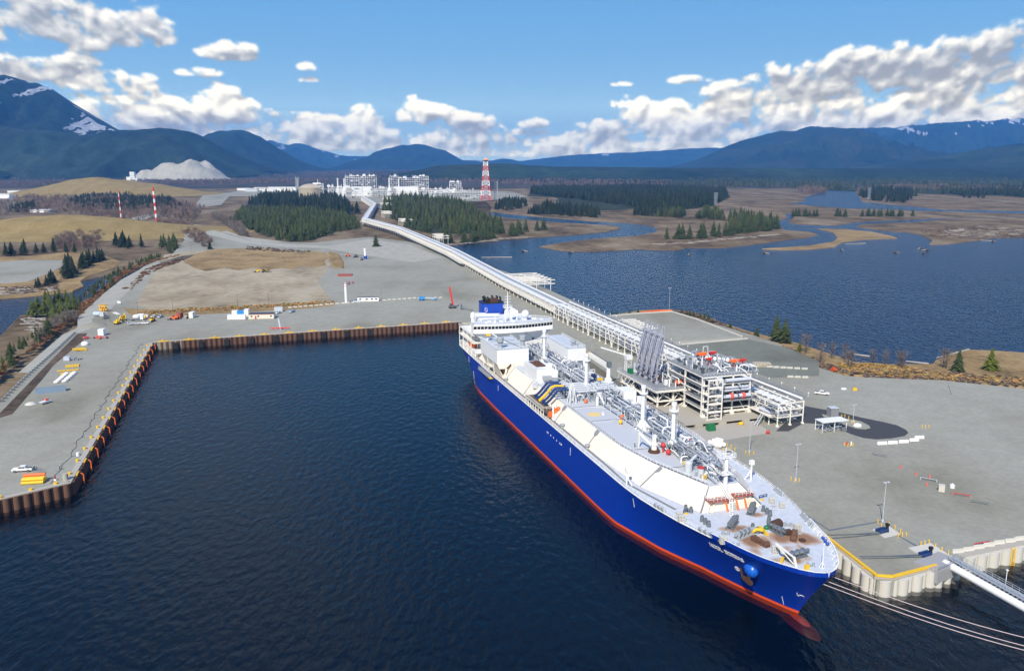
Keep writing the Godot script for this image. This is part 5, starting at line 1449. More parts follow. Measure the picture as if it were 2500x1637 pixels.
	hc.lathe(V3(11.6, TRUNK - 4, -10.6), [Vector2(1.25, 0), Vector2(1.15, 6.2), Vector2(1.5, 6.4), Vector2(1.5, 7.4), Vector2(0.9, 8.4), Vector2(0.8, 12.4), Vector2(0.0, 12.5)], 14)
	hc.slab(9.6, 13.6, TRUNK + 2.2, TRUNK + 2.4, -12.4, -8.8)
	hand(t, "hose_crane_post", hc, "white")
	hc = Shape.new()
	hc.bar(V3(11.6, TRUNK + 8.4, -11.4), V3(11.0, TRUNK + 9.6, -29.0), 1.1, 1.5)
	hc.bar(V3(11.6, TRUNK + 9.6, -11.0), V3(11.0, TRUNK + 10.6, -29.0), 0.5, 0.4)
	hand(t, "hose_crane_boom", hc, "warm_white")
	hc = Shape.new()
	hc.rail([V3(12.3, TRUNK + 9.2, -12), V3(11.7, TRUNK + 10.4, -29)], 0.9, 1.2, 0.09)
	hc.box(V3(11.6, TRUNK + 9.8, -10.2), V3(1.6, 2.0, 1.8))
	hand(t, "hose_crane_winch", hc, "slate")
	hc = Shape.new()
	hc.box(V3(9.0, TRUNK + 2.9, -13.6), V3(2.4, 0.9, 1.0)).box(V3(10.9, TRUNK + 10.3, -29.6), V3(0.9, 0.9, 0.9))
	hand(t, "crane_hook", hc, "yellow")
	hc = Shape.new()
	hc.box(V3(6.8, TRUNK + 4.2, -14.4), V3(1.2, 0.8, 3.4)).box(V3(8.0, TRUNK + 4.0, -16.6), V3(1.0, 0.7, 2.6)).bar(V3(13.4, TRUNK + 2.4, -9), V3(13.9, TRUNK - 2.4, -8.0), 0.8, 0.5)
	hand(t, "blue_cover", hc, "navy_pipe")
	# white lockers on the dock side
	hc = Shape.new()
	hc.slab(7.6, 12.8, TRUNK, TRUNK + 4.6, 5.5, 13.0)
	hand(t, "equipment_house", hc, "white")
	hc = Shape.new()
	hc.slab(8.6, 11.6, TRUNK + 0.4, TRUNK + 1.6, 13.0, 13.06)
	hand(t, "equipment_house_louvre", hc, "pale_grey")
	hc = Shape.new()
	hc.prism(PackedVector2Array([Vector2(13.2, 12.8), Vector2(14.6, 13.2), Vector2(14.6, 17.6), Vector2(13.2, 17.2)]), TRUNK, TRUNK + 2.6)
	hand(t, "side_locker", hc, "white")
	# coloured bits scattered over the trunk
	for q in [["fire_monitor", "orange", V3(-1.5, TRUNK + 1.0, 31), 0.8], ["fire_monitor", "yellow", V3(-4.6, TRUNK + 1.0, 36.5), 0.8], ["hose_reel", "red", V3(-3.6, TRUNK + 1.1, 70.0), 0.9], ["hose_reel", "red", V3(-3.8, TRUNK + 2.4, 67.0), 0.9], ["valve_cover", "yellow", V3(-3.2, TRUNK + 0.9, 80.5), 1.0], ["valve_cover", "yellow", V3(-3.4, TRUNK + 0.7, 82.4), 0.9], ["valve_cover", "green", V3(-1.5, TRUNK + 1.6, 67.5), 0.8], ["valve_cover", "orange", V3(-6.0, TRUNK + 0.8, 8.0), 0.8], ["valve_cover", "yellow", V3(-3.0, TRUNK + 0.8, 91.5), 0.7], ["valve_cover", "red", V3(9.0, TRUNK + 0.9, 61.0), 0.6]]:
		var k: float = q[3]
		var v := Shape.new()
		v.ball(q[2], V3(k, k, k), 8).cyl(V3(q[2].x, TRUNK, q[2].z), q[2], 0.3, -1.0, 7)
		hand(t, q[0], v, q[1])
	hc = Shape.new()
	hc.cyl(V3(-3.6, TRUNK, 90.0), V3(-3.6, TRUNK + 3.0, 90.0), 0.95, -1.0, 14)
	hand(t, "deck_tank", hc, "pale_grey")
	hc = Shape.new()
	hc.cyl(V3(-3.6, TRUNK + 3.0, 90.0), V3(-3.6, TRUNK + 3.25, 90.0), 1.1, -1.0, 14)
	hand(t, "deck_tank_lid", hc, "red")
	hc = Shape.new()
	hc.lathe(V3(-4.6, TRUNK, 84.5), [Vector2(1.1, 0), Vector2(1.2, 0.4), Vector2(1.2, 2.8), Vector2(0.7, 3.3), Vector2(0, 3.4)], 12)
	hc.bar(V3(-4.4, TRUNK + 3, 84.6), V3(-1.8, TRUNK + 4.6, 84.0), 0.8, 0.3)
	hand(t, "boat_davit_post", hc, "pale_grey")
	# foremast
	var fm := Shape.new()
	fm.lathe(V3(0, TRUNK - 2.2, 97.6), [Vector2(1.0, 0), Vector2(0.62, 3.0), Vector2(0.55, 10.6), Vector2(0, 10.7)], 12)
	fm.slab(-1.8, 1.8, TRUNK + 3.4, TRUNK + 3.6, 95.4, 98.6)
	fm.slab(-2.2, 2.6, TRUNK + 8.4, TRUNK + 8.6, 95.6, 98.4)
	fm.bar(V3(0, TRUNK, 93.0), V3(0, TRUNK + 6.4, 97.2), 0.4)
	var foremast := hand(t, "foremast", fm, "white")
	fm = Shape.new()
	for y in [TRUNK + 3.6, TRUNK + 8.6]:
		fm.rail([V3(-2.1, y, 95.5), V3(2.5, y, 95.5), V3(2.5, y, 98.5), V3(-2.1, y, 98.5), V3(-2.1, y, 95.5)], 1.1, 1.2, 0.09)
	fm.bar(V3(0, TRUNK + 8.6, 97), V3(0, TRUNK + 11.2, 97), 0.2)
	fm.bar(V3(-1.4, TRUNK + 9.4, 97), V3(1.4, TRUNK + 9.4, 97), 0.2)
	hand(foremast, "mast_platform_railing", fm, "white")
	fm = Shape.new()
	fm.box(V3(1.4, TRUNK + 9.2, 96.2), V3(0.9, 0.9, 0.9)).box(V3(-1.0, TRUNK + 4.4, 96.0), V3(1.2, 1.2, 0.8))
	hand(foremast, "mast_lamp_box", fm, "slate")

func s_strip(t: Node3D, p: Array, w: float) -> void:
	var s := Shape.new()
	for i in p.size() - 1:
		s.bar(p[i] + UP * 0.02, p[i + 1] + UP * 0.02, w, 0.03)
	hand(t, "walking_strip", s, "walkway")

func cargo_crane(t: Node3D, base: Vector3, tip: Vector3, r: float, h: float, m: String) -> void:
	var s := Shape.new()
	s.lathe(base, [Vector2(r * 0.5, 0.9), Vector2(r * 0.45, h * 0.7), Vector2(r * 0.6, h * 0.8), Vector2(r * 0.4, h), Vector2(r * 0.25, h + 1.6), Vector2(0, h + 1.7)], 14)
	s.bar(base + UP * 1.6, tip, 0.5, 0.6)
	s.bar(tip, V3(tip.x, base.y, tip.z), 0.35)
	hand(t, "crane", s, m)
	s = Shape.new()
	s.lathe(base, [Vector2(r, 0), Vector2(r, 0.35), Vector2(r * 0.9, 0.9), Vector2(0, 0.95)], 18)
	hand(t, "crane_base", s, "dark_rust")

func deckhouses(t: Node3D) -> void:
	# cargo machinery house on the water side, on its cream sponson
	var s := Shape.new()
	s.slab(-22, -7, 21.4, 28, -85, -57.5)
	hand(t, "machinery_house", s, "white")
	s = Shape.new()
	s.slab(-22.1, -6.9, 28, 28.15, -85.1, -57.4)
	hand(t, "machinery_house_roof", s, "roof_grey")
	s = Shape.new()
	var a := V3(-21.9, 21.39, -58)
	for q in [[-21.9, -7.2, -84.8, -58.0]]:
		s.quad(V3(-21.9, 21.39, -84.8), V3(-21.9, 21.39, -57.6), V3(-19.0, DECK, -56.5), V3(-19.0, DECK, -84.8), V3(-1, -0.3, 0))
		s.quad(V3(-21.9, 21.39, -57.6), V3(-21.0, 19.3, -57.3), V3(-18.2, 19.3, -57.2), V3(-15.5, 21.39, -57.6), V3(0, 0, 1))
		s.quad(V3(-21.0, 19.3, -57.3), V3(-20.6, 18.6, -57.2), V3(-19.0, 15.0, -56.5), V3(-19.6, 15.0, -56.5), V3(0, 0, 1))
		s.quad(V3(-18.2, 19.3, -57.2), V3(-17.2, 19.3, -57.2), V3(-18.6, 15.0, -56.4), V3(-19.0, 15.0, -56.5), V3(0, 0, 1))
		s.quad(V3(-15.5, 21.39, -57.6), V3(-7.2, 21.39, -57.6), V3(-7.2, TRUNK, -57.6), V3(-15.0, TRUNK, -57.6), V3(0, 0, 1))
	hand(t, "sponson", s, "cream")
	s = Shape.new()
	for z in [-84.0, -75.0, -66.0]:
		s.bar(V3(-21.6, 21.0, z), V3(-20.8, DECK, z), 0.3)
	s.slab(-21.8, -20.2, 17.4, 17.55, -76, -70)
	s.rail([V3(-21.8, 17.55, -76), V3(-21.8, 17.55, -70)], 1.0, 1.0, 0.08)
	hand(t, "sponson_posts", s, "warm_white")
	s = Shape.new()
	for k in 3:
		s.slab(-22.03, -21.99, 23.0 + k * 1.6, 23.06 + k * 1.6, -85, -57.5)
		s.slab(-22, -7, 23.0 + k * 1.6, 23.06 + k * 1.6, -57.5, -57.46)
	hand(t, "wall_seam", s, "pale_grey")
	for q in [V3(-19.6, 28.1, -60.5), V3(-8.6, 28.1, -61.5)]:
		s = Shape.new()
		s.lathe(q, [Vector2(0.95, 0), Vector2(0.95, 2.4), Vector2(1.55, 3.2), Vector2(1.55, 5.0), Vector2(1.3, 5.3), Vector2(0, 5.3)], 16)
		hand(t, "roof_ventilator", s, "vent_grey")
	s = Shape.new()
	s.bar(V3(-14, 28.2, -84), V3(-10, 28.2, -58.5), 0.7, 0.12)
	s.bar(V3(-20, 28.2, -68), V3(-8, 28.2, -68), 0.3, 0.12).bar(V3(-20, 28.2, -76), V3(-8, 28.2, -76), 0.3, 0.12)
	hand(t, "roof_walkway", s, "walkway")
	s = Shape.new()
	s.rail([V3(-21.8, 28.15, -84.8), V3(-21.8, 28.15, -57.7), V3(-7.2, 28.15, -57.7), V3(-7.2, 28.15, -84.8)], 1.1, 1.4, 0.08)
	s.bar(V3(-20.5, 28.2, -78), V3(-20.5, 33.5, -80), 0.4).bar(V3(-20.5, 33.0, -80), V3(-15, 29.2, -66), 0.35)
	hand(t, "roof_railing", s, "white", true)
	s = Shape.new()
	s.box(V3(-20.4, 31.0, -78), V3(1.8, 0.8, 2.0))
	hand(t, "roof_crane_cab", s, "yellow")
	# house on the dock side
	s = Shape.new()
	s.slab(11, 20, 21, 27, -86, -55)
	hand(t, "motor_house", s, "white")
	s = Shape.new()
	s.slab(10.9, 20.1, 27, 27.15, -86.1, -54.9)
	hand(t, "motor_house_roof", s, "roof_grey")
	s = Shape.new()
	s.rail([V3(11.2, 27.15, -85.8), V3(11.2, 27.15, -55.2), V3(19.8, 27.15, -55.2), V3(19.8, 27.15, -85.8)], 1.1, 1.4, 0.08)
	s.quad(V3(19.9, 21, -55), V3(18.6, 21, -55), V3(18.9, DECK, -54), V3(19.6, DECK, -54), V3(0, 0, 1))
	s.slab(13, 19.5, DECK, 21, -84, -58)
	hand(t, "motor_house_railing", s, "white")
	s = Shape.new()
	s.lathe(V3(16.5, 27.1, -62), [Vector2(0.9, 0), Vector2(0.9, 1.0), Vector2(1.4, 1.3), Vector2(1.4, 2.2), Vector2(0, 2.6)], 14)
	s.lathe(V3(14.5, 27.1, -58.5), [Vector2(0.6, 0), Vector2(0.6, 1.0), Vector2(0.9, 1.2), Vector2(0, 1.6)], 12)
	s.lathe(V3(17.0, 27.1, -58.5), [Vector2(0.6, 0), Vector2(0.6, 1.0), Vector2(0.9, 1.2), Vector2(0, 1.6)], 12)
	hand(t, "roof_ventilator", s, "vent_grey")
	# small house in front of the machinery house
	s = Shape.new()
	s.slab(-14.3, -6.5, TRUNK, 26, -42, -25.5)
	hand(t, "cargo_control_house", s, "white")
	s = Shape.new()
	s.rail([V3(-14.2, 26, -42), V3(-14.2, 26, -25.6), V3(-6.6, 26, -25.6)], 1.1, 1.3, 0.09)
	s.box(V3(-8.0, 26.9, -28), V3(2.0, 1.8, 2.4)).box(V3(-7.2, 24.5, -23.5), V3(2.2, 3.0, 2.2))
	hand(t, "house_railing", s, "white")
	s = Shape.new()
	s.slab(-13.0, -8.0, 26, 26.06, -41, -30)
	s.box(V3(-10.4, 26.6, -36), V3(2.2, 1.1, 2.6)).box(V3(-12.4, 26.4, -32), V3(1.4, 0.8, 1.6))
	hand(t, "roof_gear", s, "rust")
	s = Shape.new()
	s.box(V3(-9.6, 22.6, -24.4), V3(4.6, 1.6, 1.4)).box(V3(-7.0, 22.0, -23.2), V3(2.0, 3.4, 1.4))
	hand(t, "grey_locker", s, "vent_grey")
	s = Shape.new()
	s.prism(PackedVector2Array([Vector2(-15.2, -26.0), Vector2(-13.6, -24.2), Vector2(-15.6, -20.6), Vector2(-17.2, -22.4)]), TRUNK - 1.0, TRUNK + 0.4)
	hand(t, "hose_platform", s, "pale_grey")
	# stern quarter: boat deck, stores crane
	s = Shape.new()
	s.slab(-20.6, -13, DECK, 17.6, -124, -101)
	s.slab(-21.0, -14, 21.2, 21.5, -133, -104)
	s.slab(-21.0, -15, 25.2, 25.5, -131, -104)
	s.slab(-19.0, -15, DECK, 25.2, -133, -118)
	for z in [-132.0, -124.0, -116.0, -108.0]:
		s.bar(V3(-20.8, DECK, z), V3(-20.8, 25.2, z), 0.3)
	hand(t, "boat_deck", s, "warm_white")
	s = Shape.new()
	for y in [21.5, 25.5]:
		s.rail([V3(-15, y, -133), V3(-20.9, y, -133), V3(-20.9, y, -104)], 1.1, 1.5, 0.08)
	s.rail([V3(-20.5, 17.6, -124), V3(-20.5, 17.6, -101)], 1.1, 1.5, 0.08)
	hand(t, "boat_deck_railing", s, "white", true)
	for z in [-131.0, -128.5, -125.0, -121.5]:
		s = Shape.new()
		s.slab(-19.06, -19.0, 18.2, 20.2, z, z + 1.1)
		hand(t, "side_door", s, "dark_grey")
	s = Shape.new()
	s.ball(V3(-19.0, 19.4, -112.5), V3(1.7, 1.7, 4.0), 12).box(V3(-19.0, 20.8, -113.2), V3(1.8, 1.2, 2.2))
	hand(t, "lifeboat", s, "orange")
	s = Shape.new()
	for z in [-115.5, -109.5]:
		s.tube([V3(-17.0, 17.6, z), V3(-17.0, 22.4, z), V3(-19.4, 23.2, z)], 0.3, 7)
	s.slab(-20.8, -14.5, 17.4, 17.7, -108, -98)
	s.bar(V3(-20.6, DECK, -100), V3(-20.6, 17.4, -100), 0.4)
	hand(t, "boat_davit", s, "white")
	s = Shape.new()
	for i in 10:
		s.box(V3(rng.randf_range(-17, 17), DECK + 0.6, rng.randf_range(-143, -136)), V3(rng.randf_range(0.8, 2.4), 1.2, rng.randf_range(0.8, 2)))
	hand(t, "stern_mooring_gear", s, "slate", true)

func bridge(t: Node3D) -> void:
	var s := Shape.new()
	s.slab(-16, 16, DECK, 26.6, -128, -104)
	s.slab(-14, 14, 26.6, 31.5, -126, -106)
	hand(t, "accommodation_block", s, "white")
	for row in 3:
		for k in 11:
			if (k * 7 + row * 3) % 4 == 3: continue
			var w := Shape.new()
			w.slab(-14.2 + k * 2.75, -13.3 + k * 2.75, 18.6 + row * 2.9, 19.8 + row * 2.9, -104.01, -103.94)
			hand(t, "cabin_window", w, "window")
	# wheelhouse: a shallow bow from wing to wing
	var line := []
	for i in 25:
		var x := lerpf(-21.0, 21.0, i / 24.0)
		line.append(Vector2(x, -99.0 - 3.4 * pow(absf(x) / 21.0, 1.6)))
	var roof := PackedVector2Array()
	for p in line: roof.append(p)
	roof.append(Vector2(21, -107))
	roof.append(Vector2(12, -114))
	roof.append(Vector2(-12, -114))
	roof.append(Vector2(-21, -107))
	s = Shape.new()
	s.prism(roof, 31.2, 31.6, 0.0, true)
	hand(t, "wheelhouse_roof", s, "roof_grey")
	var body := Shape.new()
	var dark := []
	for i in 24:
		var a: Vector2 = line[i]
		var b: Vector2 = line[i + 1]
		var out := V3(0, 0.1, 1)
		var f := V3(0, 0, 0.5)
		var lo := func(p: Vector2, y: float, o: float) -> Vector3: return V3(p.x, y, p.y + o)
		body.quad(lo.call(a, 31.2, 0.4), lo.call(b, 31.2, 0.4), lo.call(b, 30.5, 0.25), lo.call(a, 30.5, 0.25), out)
		body.quad(lo.call(a, 31.2, 0.4), lo.call(b, 31.2, 0.4), lo.call(b, 31.65, 0.4), lo.call(a, 31.65, 0.4), out)
		body.quad(lo.call(a, 28.9, -0.1), lo.call(b, 28.9, -0.1), lo.call(b, 26.9, 0.5), lo.call(a, 26.9, 0.5), out)
		body.quad(lo.call(a, 30.5, 0.22), lo.call(b, 30.5, 0.22), lo.call(b, 28.9, -0.12), lo.call(a, 28.9, -0.12), out)
		dark.append([a, b])
	body.prism(roof, 26.9, 27.2, 0.0, true)
	for x in [-21.0, 21.0]:
		body.quad(V3(x, 26.9, -102.2), V3(x, 31.4, -102.2), V3(x, 31.4, -107), V3(x, 26.9, -107), V3(x, 0, 0))
	body.slab(-20.9, 20.9, 27.2, 31.2, -107.2, -107)
	hand(t, "wheelhouse", body, "white")
	for q in dark:
		var a: Vector2 = q[0]
		var b: Vector2 = q[1]
		var m := (a + b) * 0.5
		var h := 0.42 if absf(m.x) < 9.0 else 0.40
		var p := a.lerp(b, 0.5 - h)
		var r := a.lerp(b, 0.5 + h)
		var w := Shape.new()
		w.quad(V3(p.x, 30.4, p.y + 0.28), V3(r.x, 30.4, r.y + 0.28), V3(r.x, 29.0, r.y + 0.0), V3(p.x, 29.0, p.y + 0.0), V3(0, 0.1, 1))
		hand(t, "bridge_window", w, "window")
	# sloped brackets under the wings
	s = Shape.new()
	for x in [-1.0, 1.0]:
		s.quad(V3(x * 20.6, 26.9, -102.6), V3(x * 20.6, 26.9, -106.8), V3(x * 14.0, 21.4, -106.8), V3(x * 14.0, 21.4, -103.8), V3(x, -0.6, 0))
		s.quad(V3(x * 20.6, 26.9, -102.5), V3(x * 6.0, 26.9, -99.8), V3(x * 9.0, 24.2, -103.8), V3(x * 14.0, 21.4, -103.8), V3(0, -0.4, 1))
	s.slab(-15.9, 15.9, 24.0, 26.9, -104, -103.7)
	hand(t, "wing_bracket", s, "white")
	s = Shape.new()
	s.rail([V3(-20.8, 31.6, -106.8), V3(-20.8, 31.6, -102.4), V3(-8, 31.6, -99.6), V3(0, 31.6, -98.9), V3(8, 31.6, -99.6), V3(20.8, 31.6, -102.4), V3(20.8, 31.6, -106.8), V3(12, 31.6, -113.8)], 1.1, 1.3, 0.09)
	s.rail([V3(-15.8, 26.6, -104), V3(-15.8, 26.6, -128)], 1.1, 1.4, 0.08)
	hand(t, "roof_railing", s, "white", true)
	# radar mast
	s = Shape.new()
	for o in [V3(-1.6, 0, -1.4), V3(1.6, 0, -1.4), V3(1.6, 0, 1.4), V3(-1.6, 0, 1.4)]:
		s.bar(V3(-2, 31.6, -106) + o, V3(-2, 38.4, -106) + o * 0.6, 0.35)
		s.bar(V3(-2, 31.6, -106) + o, V3(-2, 38.4, -106) + V3(-o.x, o.y, o.z) * 0.6, 0.2)
	s.slab(-4, 0, 38.4, 38.6, -107.6, -104.4)
	s.cyl(V3(-2, 38.6, -106), V3(-2, 47.0, -106), 0.35, 0.16, 8)
	for y in [40.0, 41.4, 42.8, 44.2]: s.bar(V3(-3.6, y, -106), V3(-0.4, y, -106), 0.18)
	s.rail([V3(-4, 38.6, -107.6), V3(0, 38.6, -107.6), V3(0, 38.6, -104.4), V3(-4, 38.6, -104.4), V3(-4, 38.6, -107.6)], 1.0, 1.3, 0.08)
	hand(t, "radar_mast", s, "white")
	s = Shape.new()
	s.cyl(V3(-9.5, 31.6, -103), V3(-9.5, 36.0, -103), 0.28, -1.0, 8).bar(V3(-12, 36.2, -103), V3(-7, 36.2, -103), 0.35, 0.3)
	s.cyl(V3(-9.5, 31.6, -103), V3(-9.5, 32.6, -103), 0.9, 0.6, 10)
	hand(t, "radar_post", s, "white")
	s = Shape.new()
	s.cyl(V3(7.5, 31.6, -106), V3(7.5, 33.2, -106), 1.0, 0.8, 12)
	s.ball(V3(7.5, 34.7, -106), V3(2.0, 2.1, 2.0), 16)
	hand(t, "radome", s, "white")
	s = Shape.new()
	s.cyl(V3(3.6, 31.6, -108), V3(3.6, 33.0, -108), 0.4, -1.0, 8).ball(V3(3.6, 33.6, -108), V3(0.8, 0.8, 0.8), 10)
	for q in 14:
		var p := V3(rng.randf_range(-16, 16), 31.6, rng.randf_range(-110, -102.5))
		s.box(p + UP * 0.4, V3(rng.randf_range(0.4, 1.4), 0.8, rng.randf_range(0.4, 1.4)))
	hand(t, "roof_fittings", s, "white", true)
	# stores crane and its post on the quarter
	s = Shape.new()
	s.lathe(V3(-17.0, 25.5, -119), [Vector2(0.9, 0), Vector2(0.8, 6.0), Vector2(1.2, 6.4), Vector2(1.1, 8.4), Vector2(0, 9.4)], 12)
	s.bar(V3(-17, 33.4, -119), V3(-3.5, 33.0, -118), 0.7, 1.1)
	s.bar(V3(-17, 34.6, -119), V3(-10, 33.9, -118.5), 0.25)
	hand(t, "stores_crane", s, "white")
	# engine casing and funnel
	s = Shape.new()
	s.slab(-11, 9, DECK, 28, -143, -128)
	s.slab(5, 10, 28, 33, -138, -126)
	s.quad(V3(3, 28, -127), V3(10, 28, -127), V3(9, 33.5, -130), V3(4, 33.5, -130), V3(0, 0, 1))
	hand(t, "engine_casing", s, "white")
	var fp := PackedVector2Array()
	for i in 20:
		var a := TAU * i / 20
		var cx := signf(cos(a)) * 4.2 * pow(absf(cos(a)), 0.35)
		var cz := signf(sin(a)) * 3.4 * pow(absf(sin(a)), 0.35)
		fp.append(Vector2(cx * 1.45 - 2.4, cz * 1.5 - 134.5))
	s = Shape.new()
	s.prism(fp, 27.9, 37.0)
	hand(t, "funnel", s, "funnel_blue")
	s = Shape.new()
	for i in 20:
		var a: Vector2 = fp[i]
		var b: Vector2 = fp[(i + 1) % 20]
		s.bar(V3(a.x, 37.05, a.y), V3(b.x, 37.05, b.y), 0.2, 0.5)
	s.slab(-7, 2.2, 37.0, 37.1, -138.5, -130.5)
	for p in [Vector2(-6.2, -131.8), Vector2(-4.8, -132.2), Vector2(-6.6, -135), Vector2(-5.4, -136.5), Vector2(2.0, -132), Vector2(1.2, -135.5), Vector2(-1.0, -137)]:
		s.cyl(V3(p.x, 37, p.y), V3(p.x, 39.4, p.y), 0.55, -1.0, 9)
		s.cyl(V3(p.x, 39.4, p.y), V3(p.x - 0.5, 40.0, p.y - 0.4), 0.55, 0.5, 9)
	hand(t, "exhaust_pipes", s, "black")
	s = Shape.new()
	s.slab(-4.0, 0.4, 37.1, 39.2, -134.5, -130.6)
	hand(t, "exhaust_box", s, "dark_rust")
	# the oval emblem with a 6-like curl
	var e := Shape.new()
	var at := V3(-6.7, 33.6, -129.42)
	for i in 24:
		var a := TAU * i / 24
		var b := TAU * (i + 1) / 24
		e.bar(at + V3(cos(a) * 0.75, sin(a) * 1.25, 0), at + V3(cos(b) * 0.75, sin(b) * 1.25, 0), 0.3, 0.1)
	e.bar(at + V3(-0.1, 0.9, 0.02), at + V3(-0.25, 0.0, 0.02), 0.22, 0.1)
	for i in 12:
		var a := TAU * i / 12
		var b := TAU * (i + 1) / 12
		e.bar(at + V3(0.05 + cos(a) * 0.3, -0.35 + sin(a) * 0.4, 0.02), at + V3(0.05 + cos(b) * 0.3, -0.35 + sin(b) * 0.4, 0.02), 0.18, 0.1)
	hand(t, "funnel_emblem", e, "white")

func winch(t: Node3D, at: Vector3, turn: float, long: float, m: String) -> void:
	var b := Basis(UP, turn)
	var drums := Shape.new()
	var frame := Shape.new()
	for k in 4:
		var x := lerpf(-long / 2, long / 2, k / 3.0)
		frame.cyl(at + b * V3(x - 0.08, 1.2, 0), at + b * V3(x + 0.08, 1.2, 0), 0.88, -1.0, 14)
		frame.box(at + b * V3(x, 0.4, 0), V3(0.25, 0.8, 1.3), b)
		if k < 3:
			drums.cyl(at + b * V3(x + 0.2, 1.2, 0), at + b * V3(x + long / 3 - 0.2, 1.2, 0), 0.62, -1.0, 12)
	frame.box(at + b * V3(long / 2 + 0.6, 0.8, 0), V3(0.8, 1.2, 1.0), b)
	frame.cyl(at + b * V3(long / 2 + 0.2, 1.3, 0.3), at + b * V3(long / 2 + 1.5, 1.3, 0.3), 0.45, -1.0, 10)
	frame.cyl(at + b * V3(-long / 2 - 1.0, 1.2, 0), at + b * V3(-long / 2, 1.2, 0), 0.45, 0.3, 10)
	frame.box(at + b * V3(0, 0.1, 0), V3(long + 1.6, 0.2, 2.2), b)
	var o := hand(t, "winch", frame, m)
	hand(o, "winch_drum", drums, "steel")

func foredeck(t: Node3D) -> void:
	winch(t, V3(-5.7, DECK, 111.0), 0.75, 4.6, "slate")
	winch(t, V3(4.4, DECK, 104.6), 0.85, 4.4, "slate")
	winch(t, V3(-6.6, DECK, 117.8), 0.35, 5.0, "vent_grey")
	winch(t, V3(3.2, DECK, 118.0), 1.7, 4.4, "slate")
	winch(t, V3(-1.2, DECK, 132.2), 0.15, 5.2, "slate")
	# windlass chain gear, rusty
	for q in [[V3(-5.0, DECK, 122.6), 0.2], [V3(5.6, DECK, 122.4), -0.7]]:
		var b := Basis(UP, q[1])
		var s := Shape.new()
		for k in 5:
			s.cyl(q[0] + b * V3(-0.7 + 0.1 * k, 0.8, -2 + k * 1.05), q[0] + b * V3(0.7 - 0.1 * k, 0.8, -2 + k * 1.05), 0.6 - 0.07 * k, -1.0, 10)
			s.bar(q[0] + b * V3(-0.9, 0, -2 + k * 1.05), q[0] + b * V3(-0.5, 1.5 - 0.2 * k, -1.6 + k * 1.05), 0.2)
		s.box(q[0] + b * V3(0, 0.2, 0.3), V3(1.5, 0.4, 5.4), b).cyl(q[0] + b * V3(-0.6, 0.8, 2.4), q[0] + b * V3(0.6, 0.8, 2.4), 0.7, -1.0, 10)
		hand(t, "chain_stopper", s, "rust")
	var s := Shape.new()
	s.box(V3(5.2, DECK + 0.6, 120.4), V3(1.8, 1.2, 1.6)).cyl(V3(3.0, DECK + 1.2, 116.6), V3(5.8, DECK + 1.2, 115.6), 1.2, -1.0, 12).box(V3(6.2, DECK + 0.3, 125.0), V3(1.4, 0.6, 1.2))
	hand(t, "windlass_motor", s, "dark_rust")
	s = Shape.new()
	s.tube([V3(-4.0, DECK + 0.3, 117.0), V3(-2.4, DECK + 1.3, 117.6), V3(-1.4, DECK + 1.4, 119.0)], 0.45, 8)
	s.bar(V3(-0.6, DECK + 0.4, 119.6), V3(0.2, DECK + 0.4, 114.6), 0.9, 0.5)
	hand(t, "brake_guard", s, "yellow")
	s = Shape.new()
	s.bar(V3(-6.8, DECK + 0.5, 134.4), V3(-4.6, DECK + 0.5, 132.2), 0.6, 0.5).box(V3(-2.4, DECK + 0.6, 138.4), V3(1.0, 1.3, 0.8))
	hand(t, "yellow_gear", s, "yellow")
	s = Shape.new()
	s.ball(V3(1.7, DECK + 0.3, 115.7), V3(0.75, 0.75, 0.75), 10)
	hand(t, "green_hatch", s, "green")
	for q in [V3(-12.3,14.7,106.3),V3(-12.3,14.7,108.1),V3(-12.3,14.7,109.8),V3(-2,14.7,114.9),V3(-2.1,14.7,117.3),V3(7.6,14.7,105.5),V3(7.6,14.7,107.3),V3(7.6,14.7,108.8),V3(-12.9,14.7,98.4),V3(-12.2,14.7,100.1),V3(5,14.7,112)]:
		var m := Shape.new()
		m.lathe(V3(q.x, DECK, q.z), [Vector2(0.62, 0), Vector2(0.42, 1.6), Vector2(0.45, 1.7), Vector2(0, 1.75)], 10)
		hand(t, "deck_vent", m, "slate")
	# pale perforated fairlead pedestals
	for q in [V3(-14,14.7,120),V3(-4.5,14.7,128.9),V3(14.1,14.7,105),V3(8.9,14.7,119.2),V3(-17.1,14.7,102.4),V3(-17.7,14.7,104.8),V3(13.3,14.7,101.2),V3(0.2,14.7,101.7)]:
		var k := 1.0 if q.x < 12 and q.z > 104 else 0.85
		var m := Shape.new()
		m.box(V3(q.x, DECK + 0.95, q.z), V3(1.9, 1.9, 1.2) * k, Basis(UP, -0.2))
		var o := hand(t, "fairlead_stand", m, "pale_concrete")
		m = Shape.new()
		for i in 4:
			for j in 4:
				m.box(V3(q.x, DECK, q.z) + Basis(UP, -0.2) * (V3(-0.66 + i * 0.44, 0.35 + j * 0.42, 0.605) * k), V3(0.2, 0.2, 0.03) * k, Basis(UP, -0.2))
		hand(o, "stand_holes", m, "dark_grey")
	for q in [V3(-11.9,14.7,122.3),V3(-0.5,14.7,137.3),V3(8.4,14.7,115.9),V3(7.8,14.7,120.6),V3(-10.6,14.7,115.5),V3(6.7,14.7,115.2)]:
		var m := Shape.new()
		for o in [-0.6, 0.6]:
			m.cyl(V3(q.x + o, DECK, q.z + o * 0.5), V3(q.x + o, DECK + 0.9, q.z + o * 0.5), 0.36, -1.0, 9)
		m.box(V3(q.x, DECK + 0.1, q.z), V3(2.2, 0.2, 1.1), Basis(UP, -0.4))
		hand(t, "bollard", m, "vent_grey")
